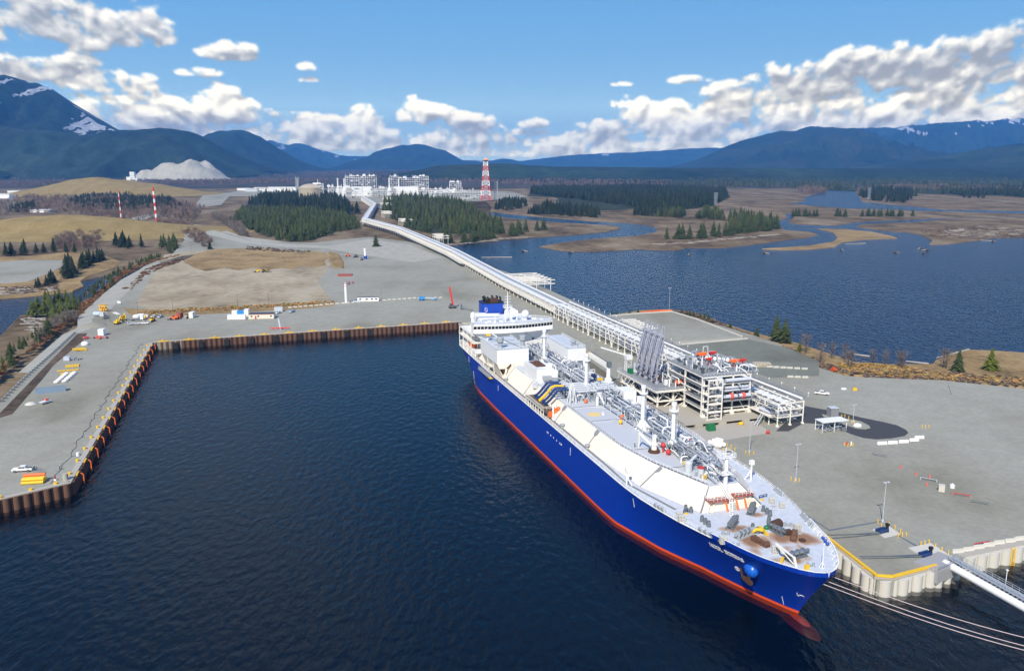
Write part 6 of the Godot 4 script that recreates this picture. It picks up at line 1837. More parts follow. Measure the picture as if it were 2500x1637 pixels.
	# roller chocks along both edges
	for z in [94.0, 95.6, 97.2, 112.0, 113.8, 115.6, 118.2]:
		for side in [-1.0, 1.0]:
			var p := V3(side * (hull_half(z, DECK) - 0.5), DECK + 0.6, z)
			var m := Shape.new()
			m.cyl(p - V3(0.15 * side, 0, 0), p + V3(0.5 * side, 0, 0), 0.72, -1.0, 10)
			m.box(p - UP * 0.3, V3(1.0, 0.6, 1.6))
			hand(t, "roller_chock", m, "vent_grey")
	for z in [126.0, 127.6, 129.2]:
		var m := Shape.new()
		m.ball(V3(hull_half(z, DECK) - 0.7, DECK + 0.6, z), V3(0.5, 0.5, 0.5), 8)
		hand(t, "blue_roller", m, "blue_paint")
	for q in [V3(-14.6, DECK, 100.2), V3(11.6, DECK, 97.5)]:
		var m := Shape.new()
		m.rail([q, q + V3(3.0, 0, -0.6)], 1.0, 1.4, 0.14)
		hand(t, "rope_rack", m, "navy_pipe")
	# white posts of the bow
	s = Shape.new()
	s.cyl(V3(1.6, DECK, 139.0), V3(1.6, DECK + 6.4, 139.0), 0.16, 0.1, 7)
	for q in 3: s.bar(V3(1.6 + cos(q * 2.1) * 0.7, DECK, 139.0 + sin(q * 2.1) * 0.7), V3(1.6, DECK + 1.8, 139), 0.12)
	hand(t, "bow_staff", s, "white")
	s = Shape.new()
	s.bar(V3(-4.2, DECK, 136.8), V3(-4.6, DECK + 2.6, 136.2), 0.5).bar(V3(-4.6, DECK + 2.4, 136.4), V3(-6.2, DECK + 4.0, 131.0), 0.3).bar(V3(-4.2, DECK + 0.2, 136.6), V3(-6.2, DECK + 3.8, 131.2), 0.2)
	hand(t, "bow_davit", s, "warm_white")
	s = Shape.new()
	s.cyl(V3(17.6, DECK, 84.0), V3(17.6, DECK + 5.6, 84.0), 0.3, -1.0, 9).bar(V3(16.4, DECK, 82.6), V3(17.6, DECK + 3.4, 84), 0.3).box(V3(17.6, DECK + 5.8, 84.0), V3(1.3, 1.4, 1.1))
	hand(t, "side_light_post", s, "white")
	s = Shape.new()
	s.cyl(V3(-20.6, DECK, 76.0), V3(-20.6, DECK + 4.6, 76.0), 0.26, -1.0, 9).bar(V3(-19.4, DECK, 77.4), V3(-20.6, DECK + 3.0, 76), 0.26).box(V3(-20.6, DECK + 4.8, 76.0), V3(1.0, 1.0, 1.0))
	hand(t, "side_light_post", s, "white")
	for q in [V3(-13.8,14.7,100.5),V3(11.9,14.7,98.5),V3(9.4,14.7,99.7)]:
		var m := Shape.new()
		m.cyl(V3(q.x, DECK, q.z), V3(q.x, DECK + 0.25, q.z), 0.55, -1.0, 10)
		hand(t, "hatch_cover", m, "yellow")
	for z in [-44.0, 0.0, 26.0, 50.0]:
		var m := Shape.new()
		m.lathe(V3(-19.4, DECK, z - 8), [Vector2(0.5, 0), Vector2(0.5, 0.9), Vector2(0.9, 1.1), Vector2(0.9, 1.6), Vector2(0, 1.9)], 12)
		hand(t, "side_ventilator", m, "vent_grey")
	# anchor in its bolster on the water side
	var z := 125.5
	var y := 9.4
	s = Shape.new()
	s.ball(V3(-hull_half(z, y) - 0.1, y, z), V3(1.5, 2.0, 2.6), 14)
	hand(t, "anchor_bolster", s, "bolster_blue")
	s = Shape.new()
	var ax := -hull_half(z - 0.6, 7.4) - 1.5
	s.bar(V3(ax, 8.6, z - 0.4), V3(ax + 0.3, 5.6, z - 1.0), 0.7)
	s.bar(V3(ax + 0.2, 5.9, z - 2.6), V3(ax + 0.2, 5.9, z + 0.8), 0.9, 0.9)
	s.bar(V3(ax - 0.2, 6.0, z - 2.5), V3(ax - 0.6, 8.4, z - 3.2), 0.6, 0.3).bar(V3(ax - 0.2, 6.0, z + 0.7), V3(ax - 0.6, 8.4, z + 0.4), 0.6, 0.3)
	hand(t, "anchor", s, "dark_rust")

func hull_marks(t: Node3D) -> void:
	var word := "KOOL BOREAS"
	var z := 113.6
	for i in word.length():
		var ch := word[i]
		var wide: float = {"K": 1.05, "O": 1.18, "L": 0.86, " ": 0.75, "B": 1.02, "R": 1.05, "E": 0.9, "A": 1.08, "S": 0.92}[ch]
		z += wide * 0.5
		if ch != " ":
			var y := 11.6
			var b := hull_basis(z, y)
			lettering(t, ch, 1.55, V3(-hull_half(z, y), y, z) + b.z * 0.05, b, "white")
		z += wide * 0.5
	var marks := Shape.new()
	for q in [[-112.0, 11.6, 0.14, 3.0], [-103.0, 5.5, 0.3, 4.2], [-103.0, 1.8, 0.16, 1.6], [-56.0, 11.0, 0.2, 2.6], [33.0, 11.0, 0.22, 2.8], [82.0, 11.4, 0.22, 2.8], [130.5, 2.4, 0.16, 3.0]]:
		var b := hull_basis(q[0], q[1])
		marks.box(V3(-hull_half(q[0], q[1]), q[1], q[0]) + b.z * 0.03, V3(q[2], q[3], 0.08), b)
	for k in 7:
		var zz: float = [9.0, 10.0, 13.0, 16.0, 19.2, 22.4, 24.0][k]
		var b := hull_basis(zz, 10.6)
		marks.box(V3(-hull_half(zz, 10.6), 10.6, zz) + b.z * 0.03, V3(0.45 if k < 6 else 0.9, 0.6, 0.08), b)
	hand(t, "hull_mark", marks, "white")
	# thruster mark: a ring with a cross; bulb mark: a curl
	for q in [[120.0, 7.0, 0.75], [136.0, 6.3, 0.7]]:
		var b := hull_basis(q[0], q[1])
		var at: Vector3 = V3(-hull_half(q[0], q[1]), q[1], q[0]) + b.z * 0.04
		var e := Shape.new()
		for i in 16:
			var a := TAU * i / 16
			var c := TAU * (i + 1) / 16
			if q[0] > 130.0 and i > 9: continue
			e.bar(at + b * V3(cos(a) * q[2], sin(a) * q[2] * (1.0 if q[0] < 130 else 0.6), 0), at + b * V3(cos(c) * q[2], sin(c) * q[2] * (1.0 if q[0] < 130 else 0.6), 0), 0.18, 0.06)
		if q[0] < 130.0:
			e.bar(at + b * V3(-0.5, -0.5, 0), at + b * V3(0.5, 0.5, 0), 0.16, 0.06).bar(at + b * V3(-0.5, 0.5, 0), at + b * V3(0.5, -0.5, 0), 0.16, 0.06)
		else:
			e.bar(at + b * V3(-0.9, -0.2, 0), at + b * V3(-0.9, 1.1, 0), 0.18, 0.06)
		hand(t, "hull_symbol", e, "white")
	# accommodation ladder stowed along the side
	var l := Shape.new()
	l.slab(-23.6, -22.3, 13.6, 13.8, -84, -66)
	l.rail([V3(-23.6, 13.8, -84), V3(-23.6, 13.8, -66)], 1.1, 1.2, 0.09)
	l.rail([V3(-22.4, 13.8, -84), V3(-22.4, 13.8, -66)], 1.1, 1.2, 0.09)
	l.slab(-23.7, -22.2, 13.2, 13.5, -84.5, -65.5)
	hand(t, "side_ladder", l, "vent_grey")
	var y := Shape.new()
	y.slab(-23.6, -22.2, 13.2, 13.6, -66, -64)
	hand(t, "ladder_end", y, "yellow")

# ---------------------------------------------------------------- quay walls
func pile_wall(label: String, pts: Array, top: float, pitch: float, r: float, m: String, narrow: String, cap: String, out_side: float) -> Node3D:
	var t := thing("quay_wall", label, "quay wall")
	var caps := Shape.new()
	var liner := Shape.new()
	for i in pts.size() - 1:
		var a: Vector3 = pts[i]
		var b: Vector3 = pts[i + 1]
		var d := (b - a).normalized()
		var out := V3(-d.z, 0, d.x) * out_side
		var n := maxi(1, int(a.distance_to(b) / pitch))
		caps.bar(a + V3(0, top + 0.1 - a.y, 0) - out * 0.9, b + V3(0, top + 0.1 - b.y, 0) - out * 0.9, 2.0, 0.36)
		liner.bar(V3(a.x, top * 0.5 - 1.2, a.z) + out * 0.06, V3(b.x, top * 0.5 - 1.2, b.z) + out * 0.06, 0.1, top + 2.2)
		for k in n:
			var p := a.lerp(b, (k + 0.5) / n)
			var q := a.lerp(b, (k + 1.0) / n)
			var s := Shape.new()
			half_round(s, V3(p.x, 0, p.z), d, out, r, -2.5, top)
			hand(t, "sheet_pile", s, m)
			s = Shape.new()
			half_round(s, V3(q.x, 0, q.z), d, out, r * 0.42, -2.5, top - 0.05)
			hand(t, "joint_pile", s, narrow)
	hand(t, "wall_cap", caps, cap)
	hand(t, "wall_face", liner, "dark_rust" if m == "rust" else m)
	return t

func half_round(s: Shape, c: Vector3, d: Vector3, out: Vector3, r: float, y0: float, y1: float) -> void:
	for j in 6:
		var a := PI * j / 6
		var b := PI * (j + 1) / 6
		var na := d * cos(a) + out * sin(a)
		var nb := d * cos(b) + out * sin(b)
		var pa := c + d * cos(a) * r + out * sin(a) * r * 0.85
		var pb := c + d * cos(b) * r + out * sin(b) * r * 0.85
		s.tri(pa + UP * y0, pb + UP * y0, pb + UP * y1, na, nb, nb)
		s.tri(pa + UP * y0, pb + UP * y1, pa + UP * y1, na, nb, na)
		s.flat(c + UP * y1, pa + UP * y1, pb + UP * y1, UP)

func quay_fittings() -> void:
	var n0 := V3(-215.9,4.5,-494.4)
	var n1 := V3(-35.7,4.5,-562.1)
	var w0 := V3(-150.1,4.5,-269)
	var w1 := V3(-215.9,4.5,-490.9)
	var s0 := V3(-176.5,4.5,-241.9)
	for k in 13:   # yellow rails with a bollard on the north quay
		var p := n0.lerp(n1, (k + 0.35) / 13.0)
		var d := (n1 - n0).normalized()
		var s := Shape.new()
		s.bar(p - d * 3.0 + UP * 0.25, p + d * 3.0 + UP * 0.25, 0.9, 0.5)
		s.cyl(p + UP * 0.4, p + UP * 1.2, 0.5, 0.7, 10)
		one("mooring_rail", "yellow mooring rail with bollard on the rusty north quay edge", "bollard", s, M.yellow, Vector3.ZERO, 0.0, "yellow mooring rails on the north quay")
		var q := n0.lerp(n1, (k + 0.8) / 13.0)
		s = Shape.new()
		s.box(q + V3(0.6, -3.0, 1.7), V3(3.0, 4.4, 1.2), Basis(UP, atan2(-d.z, d.x)))
		one("quay_fender", "dark rubber fender panel on the rusty north quay wall", "fender", s, M.rubber, Vector3.ZERO, 0.0, "dark fenders on the north quay")
	var dw := (w1 - w0).normalized()
	var ow := V3(-dw.z, 0, dw.x)
	if ow.x < 0: ow = -ow
	for k in 17:
		var p := w0.lerp(w1, (k + 0.55) / 17.0)
		var s := Shape.new()
		s.tube([p + ow * 1.9 + UP * 0.3, p + ow * 2.6 - UP * 0.1, p + ow * 2.8 - UP * 0.8, p + ow * 2.8 - UP * 3.8], 0.24, 7)
		one("fender_hose", "orange-red standing pipe on the shaded west quay wall", "fender", s, M.orange, Vector3.ZERO, 0.0, "orange pipes on the west quay wall")
		s = Shape.new()
		s.bar(p - dw * 2.0 + ow * 1.0 + UP * 0.2, p + dw * 2.0 + ow * 1.0 + UP * 0.2, 0.5, 0.4)
		one("quay_beam", "yellow steel beam on the edge of the west quay", "beam", s, M.yellow, Vector3.ZERO, 0.0, "yellow beams on the west quay edge")
		s = Shape.new()
		s.cyl(p - ow * 1.6, p - ow * 1.6 + UP * 0.9, 0.45, 0.65, 10)
		one("bollard", "small yellow bollard along the west quay edge", "bollard", s, M.yellow, Vector3.ZERO, 0.0, "small yellow bollards on the west quay")
	var cable := Shape.new()
	var last := w0 - ow * 6.0 + UP * 0.12
	for k in 60:
		var p := w0.lerp(w1, (k + 1) / 60.0) - ow * (5.6 + 0.6 * sin(k * 1.9) + 0.4 * sin(k * 0.7)) + UP * 0.12
		cable.bar(last, p, 0.1)
		if k % 2 == 0: cable.bar(p, p + ow * (1.6 * sin(k * 2.3)) + dw * 1.5, 0.09)
		last = p
	one("cable", "dark tangled cable lying along the west quay edge", "cable", cable, M.dark_grey)
	for k in 3:
		var p := s0.lerp(w0, [0.42, 0.66, 0.86][k]) + V3(0, 0, -1.6)
		var s := Shape.new()
		s.cyl(p, p + UP * 0.8, 0.45, 0.65, 10).box(p + UP * 0.1, V3(1.4, 0.2, 1.0))
		one("bollard", ["yellow bollard left of the pipe stack on the front quay edge", "yellow bollard in front of the pipe stack on the quay edge", "yellow bollard between pipe stack and quay corner"][k], "bollard", s, M.yellow, Vector3.ZERO, 0.0, "yellow bollards on the front quay")
	var line := Shape.new()
	line.bar(s0 + V3(0, 0.08, -1.0), w0 + V3(0, 0.08, -1.0), 0.35, 0.1)
	one("edge_pipe", "thin yellow pipe along the front quay edge", "pipe", line, M.yellow)
	var post := Shape.new()
	post.cyl(V3(-152.3,4.5,-270.5), V3(-152.3,4.5,-270.5) + UP * 2.4, 0.9, -1.0, 12)
	one("corner_post", "stubby concrete post at the quay corner", "post", post, M.concrete)

# ---------------------------------------------------------------- pipe bridge, loading platform
func side_off(pts: Array, i: int) -> Vector3:
	var d: Vector3 = ((pts[mini(i + 1, pts.size() - 1)] as Vector3) - (pts[maxi(i - 1, 0)] as Vector3)).normalized()
	return V3(-d.z, 0, d.x)

func resample(pts: Array, step: float) -> Array:
	var out := []
	for i in pts.size() - 1:
		var a: Vector3 = pts[i]
		var b: Vector3 = pts[i + 1]
		var n := maxi(1, int(round(a.distance_to(b) / step)))
		for k in n: out.append(a.lerp(b, float(k) / n))
	out.append(pts[-1])
	return out

func jetty() -> void:
	pile_wall("rusty sheet pile wall of the north quay behind the basin", [V3(-34,4.5,-560.6), V3(-216.1,4.5,-494.4)], 4.4, 3.0, 1.25, "rust", "dark_rust", "concrete", -1.0)
	pile_wall("dark shaded sheet pile wall of the west quay", [V3(-216.1,4.5,-493.3), V3(-149.6,4.5,-268.6)], 4.4, 3.2, 1.2, "rust", "dark_rust", "concrete", -1.0)
	pile_wall("rusty sheet pile wall of the nearest quay edge at bottom left", [V3(-149.4,4.5,-268.2), V3(-164.7,4.5,-253.8), V3(-182.4,4.5,-237.7)], 4.4, 2.9, 1.2, "rust", "dark_rust", "concrete", -1.0)
	pile_wall("pale scalloped pile wall of the dock beside the ship's bow", [V3(80.7,4.5,-285.1), V3(87.6,4.5,-240.1), V3(94.3,4.5,-202.3)], 4.4, 3.9, 1.75, "pale_concrete", "pale_concrete", "concrete", 1.0)
	pile_wall("pale scalloped pile wall at the front corner of the dock", [V3(94.5,4.5,-201.5), V3(99.9,4.5,-201), V3(113.9,4.5,-207.3)], 4.4, 3.9, 1.75, "pale_concrete", "pale_concrete", "concrete", 1.0)
	pile_wall("pale scalloped pile wall right of the mooring walkway", [V3(124,4.5,-213.5), V3(145.3,4.5,-221.3), V3(186.9,4.5,-237.1)], 4.4, 3.9, 1.75, "pale_concrete", "pale_concrete", "concrete", 1.0)
	quay_fittings()
	# yellow handrail on the dock edge with ladders
	var pts := [V3(87.8,4.5,-240.7), V3(95.4,4.5,-202.3), V3(99.4,4.5,-201.7), V3(113.8,4.5,-208)]
	var rail := Shape.new()
	for i in 3:
		rail.bar(pts[i] + UP * 0.55, pts[i + 1] + UP * 0.55, 0.75, 0.5)
	var er := one("edge_barrier", "yellow kerb barrier along the dock edge by the bow", "barrier", rail, M.yellow)
	for q in [V3(94.1,4.5,-208.2), V3(112.3,4.5,-207.1), V3(140.4,4.5,-219.5)]:
		var l := Shape.new()
		for o in [-0.5, 0.5]: l.bar(q + V3(o, 0.8, 1.6), q + V3(o, -5.0, 1.9), 0.18)
		for k in 11: l.bar(q + V3(-0.5, 0.5 - k * 0.5, 1.7), q + V3(0.5, 0.5 - k * 0.5, 1.7), 0.14)
		one("quay_ladder", "yellow ladder down the pale dock wall " + ["left of the bow corner", "beside the walkway landing", "at the right edge"][int(q.x > 100.0) + int(q.x > 125.0)], "ladder", l, M.yellow)
	pipe_bridge()
	loading_platform()
	mooring()

func pipe_bridge() -> void:
	var t := thing("pipe_bridge", "long white steel pipe bridge running from the dock to the far plant", "pipe bridge")
	var near := resample([V3(114.7,0,-332), V3(99.8,0,-372.4), V3(69.8,0,-465.7), V3(35.3,0,-576.4)], 8.6)
	var far := resample([V3(35.3,0,-576.4), V3(-4.1,0,-712.9), V3(-65.1,0,-947.4), V3(-168.7,10,-1277.1), V3(-260.9,10,-1496.5)], 12.0)
	var last := resample([V3(-260.9,10,-1496.5), V3(-332.5,10,-2050.9), V3(-438,10,-2484.5)], 16.0)
	# near rack: portal frames on the dock, each a part
	for i in near.size():
		var p: Vector3 = near[i]
		var o := side_off(near, i)
		if o.x < 0: o = -o
		var d := V3(-o.z, 0, o.x)
		var s := Shape.new()
		for x in [-6.3, 0.0, 6.3]:
			var q: Vector3 = p + o * x
			s.bar(q + UP * PAD, q + UP * 14.2, 0.42)
			s.box(q + UP * (PAD + 0.25), V3(1.1, 0.5, 1.1))
		for y in [8.2, 11.2, 14.0]:
			s.bar(p - o * 6.3 + UP * y, p + o * 6.3 + UP * y, 0.4)
		if i % 4 == 2:
			s.bar(p - o * 6.3 + UP * PAD, p - o * 6.3 + d * 6.0 + UP * 14.0, 0.35).bar(p - o * 6.3 + UP * PAD, p - o * 6.3 - d * 6.0 + UP * 14.0, 0.35)
		hand(t, "portal_frame", s, "warm_white")
	for lev in [[8.2, 0.35], [11.2, 0.35], [14.1, 0.45]]:
		for x in [-6.3, 6.3]:
			var s := Shape.new()
			for i in near.size() - 1:
				s.bar(off(near, i, x, lev[0]), off(near, i + 1, x, lev[0]), lev[1])
			hand(t, "edge_beam", s, "warm_white")
	var kinds := [[-4.9, 8.9, 0.5], [-3.2, 8.8, 0.35], [-1.6, 8.9, 0.45], [1.2, 8.9, 0.5], [3.4, 8.8, 0.35], [-4.6, 12.0, 0.6], [-2.6, 11.9, 0.45], [-0.6, 11.8, 0.35], [1.6, 11.9, 0.4], [4.4, 12.0, 0.55], [5.2, 15.3, 0.55], [1.8, 14.6, 0.35]]
	for k in kinds:
		var line := []
		for i in near.size(): line.append(off(near, i, k[0], k[1]))
		hand(t, "rack_pipe", Shape.new().tube(line, k[2], 8), "pipe_grey" if k[1] < 9.5 else "white")
	var s := Shape.new()
	var dark := Shape.new()
	for i in near.size() - 1:
		s.bar(off(near, i, -2.2, 14.5), off(near, i + 1, -2.2, 14.5), 2.6, 0.12)
		for q in 3:
			var f := lerpf(0.1, 0.9, q / 2.0)
			var c := off(near, i, -3.6, 14.4).lerp(off(near, i + 1, -3.6, 14.4), f)
			s.box(c, V3(1.6, 0.5, 1.4), Basis(UP, 0.3))
			dark.box(off(near, i, 2.8, 14.5).lerp(off(near, i + 1, 2.8, 14.5), f), V3(1.6, 0.3, 0.5), Basis(UP, 0.3))
	hand(t, "cable_trays", s, "white", true)
	hand(t, "tray_gaps", dark, "mid_grey", true)
	s = Shape.new()
	for i in near.size() - 1:
		s.bar(off(near, i, 7.3, 15.6), off(near, i + 1, 7.3, 15.6), 1.3, 0.2)
		for x in [6.7, 7.9]:
			s.bar(off(near, i, x, 16.7), off(near, i + 1, x, 16.7), 0.12)
			s.bar(off(near, i, x, 15.6), off(near, i, x, 16.7), 0.1)
		s.bar(off(near, i, 7.3, 14.0), off(near, i, 7.3, 15.6), 0.2)
	hand(t, "walkway", s, "grating")
	for i in near.size():
		if i % 1 == 0:
			var l := Shape.new()
			var p := off(near, i, 8.3, 15.6)
			l.cyl(p, p + UP * 1.7, 0.08, -1.0, 5).box(p + UP * 1.8, V3(0.45, 0.5, 0.45))
			hand(t, "walkway_lamp", l, "white")
	# far part: truss girders on tee-headed piers
	for i in far.size() - 1:
		var b := Shape.new()
		for x in [-6.0, 6.0]:
			var a0 := off(far, i, x, 8.3)
			var a1 := off(far, i + 1, x, 8.3)
			var c0 := off(far, i, x, 12.2)
			var c1 := off(far, i + 1, x, 12.2)
			b.bar(a0, a1, 0.4).bar(c0, c1, 0.4)
			for q in 3:
				var f := q / 3.0
				b.bar(a0.lerp(a1, f), c0.lerp(c1, f), 0.32)
				b.bar(a0.lerp(a1, f), c0.lerp(c1, f + 1.0 / 3.0), 0.26)
		b.bar(off(far, i, -6, 12.2), off(far, i, 6, 12.2), 0.4)
		hand(t, "truss_bay", b, "warm_white")
		var pr := Shape.new()
		var g := 0.8 if i > 24 else PAD
		for x in [-4.5, 4.5]:
			pr.bar(off(far, i, x, g - 1.0), off(far, i, x, 7.6), 1.0)
		pr.bar(off(far, i, -6.4, 7.9), off(far, i, 6.4, 7.9), 1.3, 0.7)
		hand(t, "pier", pr, "pale_concrete")
	s = Shape.new()
	var road := Shape.new()
	for i in far.size() - 1:
		s.bar(off(far, i, 1.6, 12.6), off(far, i + 1, 1.6, 12.6), 3.6, 0.25)
		road.bar(off(far, i, -8.4, 8.3), off(far, i + 1, -8.4, 8.3), 3.8, 0.6) if i > 24 else road.bar(off(far, i, -1, 8.3), off(far, i + 1, -1, 8.3), 8.0, 0.3)
	hand(t, "pipe_cover", s, "vent_grey")
	hand(t, "service_road", road, "pale_concrete")
	for x in [-4.8, -3.0, -1.4, 4.3, 5.4]:
		var line := []
		for i in far.size(): line.append(off(far, i, x, 13.0))
		hand(t, "rack_pipe", Shape.new().tube(line, 0.45, 6), "white")
	for i in last.size() - 1:
		var b := Shape.new()
		b.bar(off(last, i, 0, 12.0), off(last, i + 1, 0, 12.0), 8.0, 1.2)
		for x in [-4.5, 4.5]:
			b.bar(off(last, i, x, 13.4), off(last, i + 1, x, 13.4), 0.7)
			b.bar(off(last, i, x, 0.5), off(last, i, x, 12.0), 0.9)
		hand(t, "truss_bay", b, "pale_grey" if i % 2 else "warm_white")
	# expansion loops that stand out on the water side
	for q in [[V3(-0.1,0,-718.4), 30.0, 46.0], [V3(66.8,0,-503.5), 16.0, 30.0], [V3(-106.3,4,-1148.6), 16.0, 34.0], [V3(-196.2,6,-1471.7), 20.0, 36.0], [V3(-261.8,6,-1701.5), 18.0, 36.0], [V3(-318.1,6,-2052.5), 22.0, 40.0], [V3(-358.6,6,-2361.4), 22.0, 40.0]]:
		var o := V3(0.95, 0, -0.3).normalized()
		var d := V3(0.3, 0, 0.95).normalized()
		var b := Shape.new()
		for x in 3:
			for z in 4:
				var p: Vector3 = q[0] + o * (2.0 + x * q[1] * 0.42) + d * (q[2] * (z / 3.0 - 0.5)) + V3(0, -(q[0] as Vector3).y, 0)
				b.bar(p + UP * 0.0, p + UP * 13.4, 0.45)
		for y in [10.0, 13.2]:
			for z in 6:
				var p: Vector3 = q[0] + o * 1.0 + d * (q[2] * (z / 5.0 - 0.5)) + V3(0, -(q[0] as Vector3).y, 0)
				b.bar(p + UP * y, p + o * q[1] + UP * y, 0.6, 0.7)
			for x in 3:
				var p: Vector3 = q[0] + o * (2.0 + x * q[1] * 0.42) + V3(0, -(q[0] as Vector3).y, 0)
				b.bar(p + d * q[2] * 0.5 + UP * y, p - d * q[2] * 0.5 + UP * y, 0.5)
		hand(t, "expansion_loop", b, "warm_white")

func off(line: Array, i: int, x: float, y: float) -> Vector3:
	var o := side_off(line, i)
	if o.x < 0.0: o = -o
	return (line[i] as Vector3) * V3(1, 0, 1) + o * x + UP * y

func loading_platform() -> void:
	var t := thing("loading_platform", "multi-level white steel loading platform standing beside the ship amidships", "loading platform", V3(31.604, 0, -319.378), 0.306)
	# concrete base
	var s := Shape.new()
	s.slab(39, 77, 5.7, 6.6, -30, 4.5)
	for k in 3:
		s.prism(PackedVector2Array([Vector2(44 + k * 11.0, 4.6), Vector2(47.5 + k * 11.0, 4.6), Vector2(47.5 + k * 11.0, 0), Vector2(44 + k * 11.0, 0)]), 4.5, 5.7)
	hand(t, "base_slab", s, "concrete")
	# loading deck towards the ship
	s = Shape.new()
	s.slab(37.6, 63, 14.0, 14.4, -58, -18.6)
	hand(t, "loading_deck", s, "grating")
	s = Shape.new()
	s.slab(37.4, 63.2, 13.5, 14.46, -18.6, -18.3).slab(37.3, 37.6, 13.5, 14.46, -58, -18.3)
	for x in [38.4, 45.6, 52.8, 60.0]:
		s.slab(x - 0.3, x + 0.3, 13.3, 14.0, -58, -18.6)
	for z in [-57.0, -44.0, -31.0, -19.4]:
		s.slab(37.8, 63, 13.2, 13.9, z - 0.3, z + 0.3)
	hand(t, "deck_beams", s, "warm_white")
	for x in [39.5, 47.0, 54.5]:
		for z in [-56.0, -44.0, -32.0, -20.6]:
			var c := Shape.new()
			c.bar(V3(x, PAD, z), V3(x, 13.4, z), 0.75)
			hand(t, "column", c, "warm_white")
	s = Shape.new()
	for z in [-20.6, -44.0]:
		for k in 2:
			var x := 39.5 + k * 7.5
			s.bar(V3(x, PAD, z), V3(x + 7.5, 9.0, z), 0.35).bar(V3(x, 13.2, z), V3(x + 7.5, 9.0, z), 0.35).bar(V3(x, 9.0, z), V3(x + 7.5, 9.0, z), 0.45).bar(V3(x, 9.0, z), V3(x + 3.7, 13.2, z), 0.3)
	for k in 3:
		var z := -56.0 + k * 12.0
		s.bar(V3(39.5, PAD, z), V3(39.5, 9.0, z + 12), 0.35).bar(V3(39.5, 13.2, z), V3(39.5, 9.0, z + 12), 0.35).bar(V3(39.5, 9.0, z), V3(39.5, 9.0, z + 12), 0.45)
	for k in 5:
		s.bar(V3(37.0 - k * 0.3, 11.0, -56 + k * 4.0), V3(37.6, 14.2, -55 + k * 4.0), 0.25)
	s.slab(38.5, 62, 8.8, 9.0, -57, -20)
	hand(t, "bracing", s, "warm_white")
	s = Shape.new()
	s.rail([V3(63, 14.4, -18.5), V3(37.6, 14.4, -18.5), V3(37.6, 14.4, -57.8), V3(63, 14.4, -57.8)], 1.1, 1.6, 0.1)
	hand(t, "deck_railing", s, "pale_grey", true)
	# the four loading arms
	for k in 4:
		var a := V3(44.0, 14.4, -46.0 + k * 5.2)
		var r := Shape.new()
		r.cyl(a, a + UP * 14.5, 0.45, 0.36, 10)
		r.cyl(a, a + UP * 1.0, 1.2, 1.0, 10)
		var arm := hand(t, "loading_arm", r, "arm_grey")
		r = Shape.new()
		for o in [-0.55, 0.55]:
			r.bar(a + V3(-3.4, 4.0, o + 1.2), a + V3(1.6, 24.0, o), 0.26, 0.34)
			r.bar(a + V3(-1.4, 1.5, o), a + V3(2.6, 20.0, o), 0.3)
		for q in 9:
			var f := q / 8.0
			r.bar((a + V3(-3.4, 4.0, 0.65)).lerp(a + V3(1.6, 24, -0.55), f), (a + V3(-3.4, 4.0, 1.75)).lerp(a + V3(1.6, 24, 0.55), f), 0.2)
			r.bar((a + V3(-1.4, 1.5, 0)).lerp(a + V3(2.6, 20, 0), f), (a + V3(-3.4, 4.0, 1.2)).lerp(a + V3(1.6, 24, 0), clampf(f - 0.1, 0, 1)), 0.18)
		r.tube([a + V3(-3.0, 3.0, 0.4), a + V3(0.4, 15.0, 0.2), a + V3(2.0, 21.6, 0)], 0.36, 8)
		hand(arm, "arm_boom", r, "arm_grey")
		r = Shape.new()
		r.bar(a + V3(-1.4, 14.0, 0), a + V3(2.0, 25.6, 0), 0.4).bar(a + V3(2.0, 25.6, 0), a + V3(3.0, 25.3, 0), 0.45).bar(a + V3(3.0, 25.3, 0), a + V3(2.8, 18.5, 0), 0.3)
		r.cyl(a + V3(1.2, 21.6, -0.8), a + V3(1.2, 21.6, 0.8), 1.0, -1.0, 12)
		r.bar(a + V3(2.7, 17.0, -0.2), a + V3(2.3, 13.0, -0.2), 0.9, 0.5)
		hand(arm, "arm_head", r, "arm_grey")
		r = Shape.new()
		for q in 12:
			r.box(a + V3(rng.randf_range(-2.4, 1.6), rng.randf_range(0.4, 5.0), rng.randf_range(-1.6, 1.6)), V3(0.7, 0.7, 0.7) * rng.randf_range(0.5, 1.3))
		hand(arm, "arm_swivel", r, "dark_rust" if k % 2 else "slate")
	# gangway tower at the far end
	s = Shape.new()
	s.truss(V3(41.5, 14.4, -55), V3(41.5, 20, -55), 2.2, 4, 0.18)
	s.box(V3(41.6, 21.0, -55), V3(3.0, 2.0, 3.0)).bar(V3(41.0, 21.8, -56), V3(30.5, 25.0, -62.0), 0.6, 0.5)
	s.prism(PackedVector2Array([Vector2(43.6, -53), Vector2(45.2, -53), Vector2(45.2, -49), Vector2(43.6, -49)]), 14.4, 18.4)
	hand(t, "gangway_tower", s, "white")
	s = Shape.new()
	s.box(V3(40.4, 15.6, -50.0), V3(2.0, 2.4, 2.0))
	hand(t, "green_cabinet", s, "green")
	# process tower at the right
	for y in [9.5, 13.2, 18.4, 23.4]:
		var d := Shape.new()
		d.slab(51.0, 77.5, y, y + 0.3, -34, -2.6)
		hand(t, "tower_deck", d, "grating")
	s = Shape.new()
	for y in [9.6, 13.0, 16.6, 20.0, 23.3]:
		s.slab(51, 73.6, y - 0.35, y + 0.1, -2.6, -2.2).slab(51, 73.6, y - 0.35, y + 0.1, -34, -33.6)
		s.slab(50.8, 51.2, y - 0.35, y + 0.1, -34, -2.2).slab(73.2, 73.6, y - 0.35, y + 0.1, -34, -2.2)
	s.bar(V3(56, 6.6, -2.4), V3(59, 13, -2.4), 0.3).bar(V3(72, 6.6, -2.4), V3(68, 13, -2.4), 0.3).bar(V3(52, 16.6, -2.4), V3(57, 23, -2.4), 0.3)
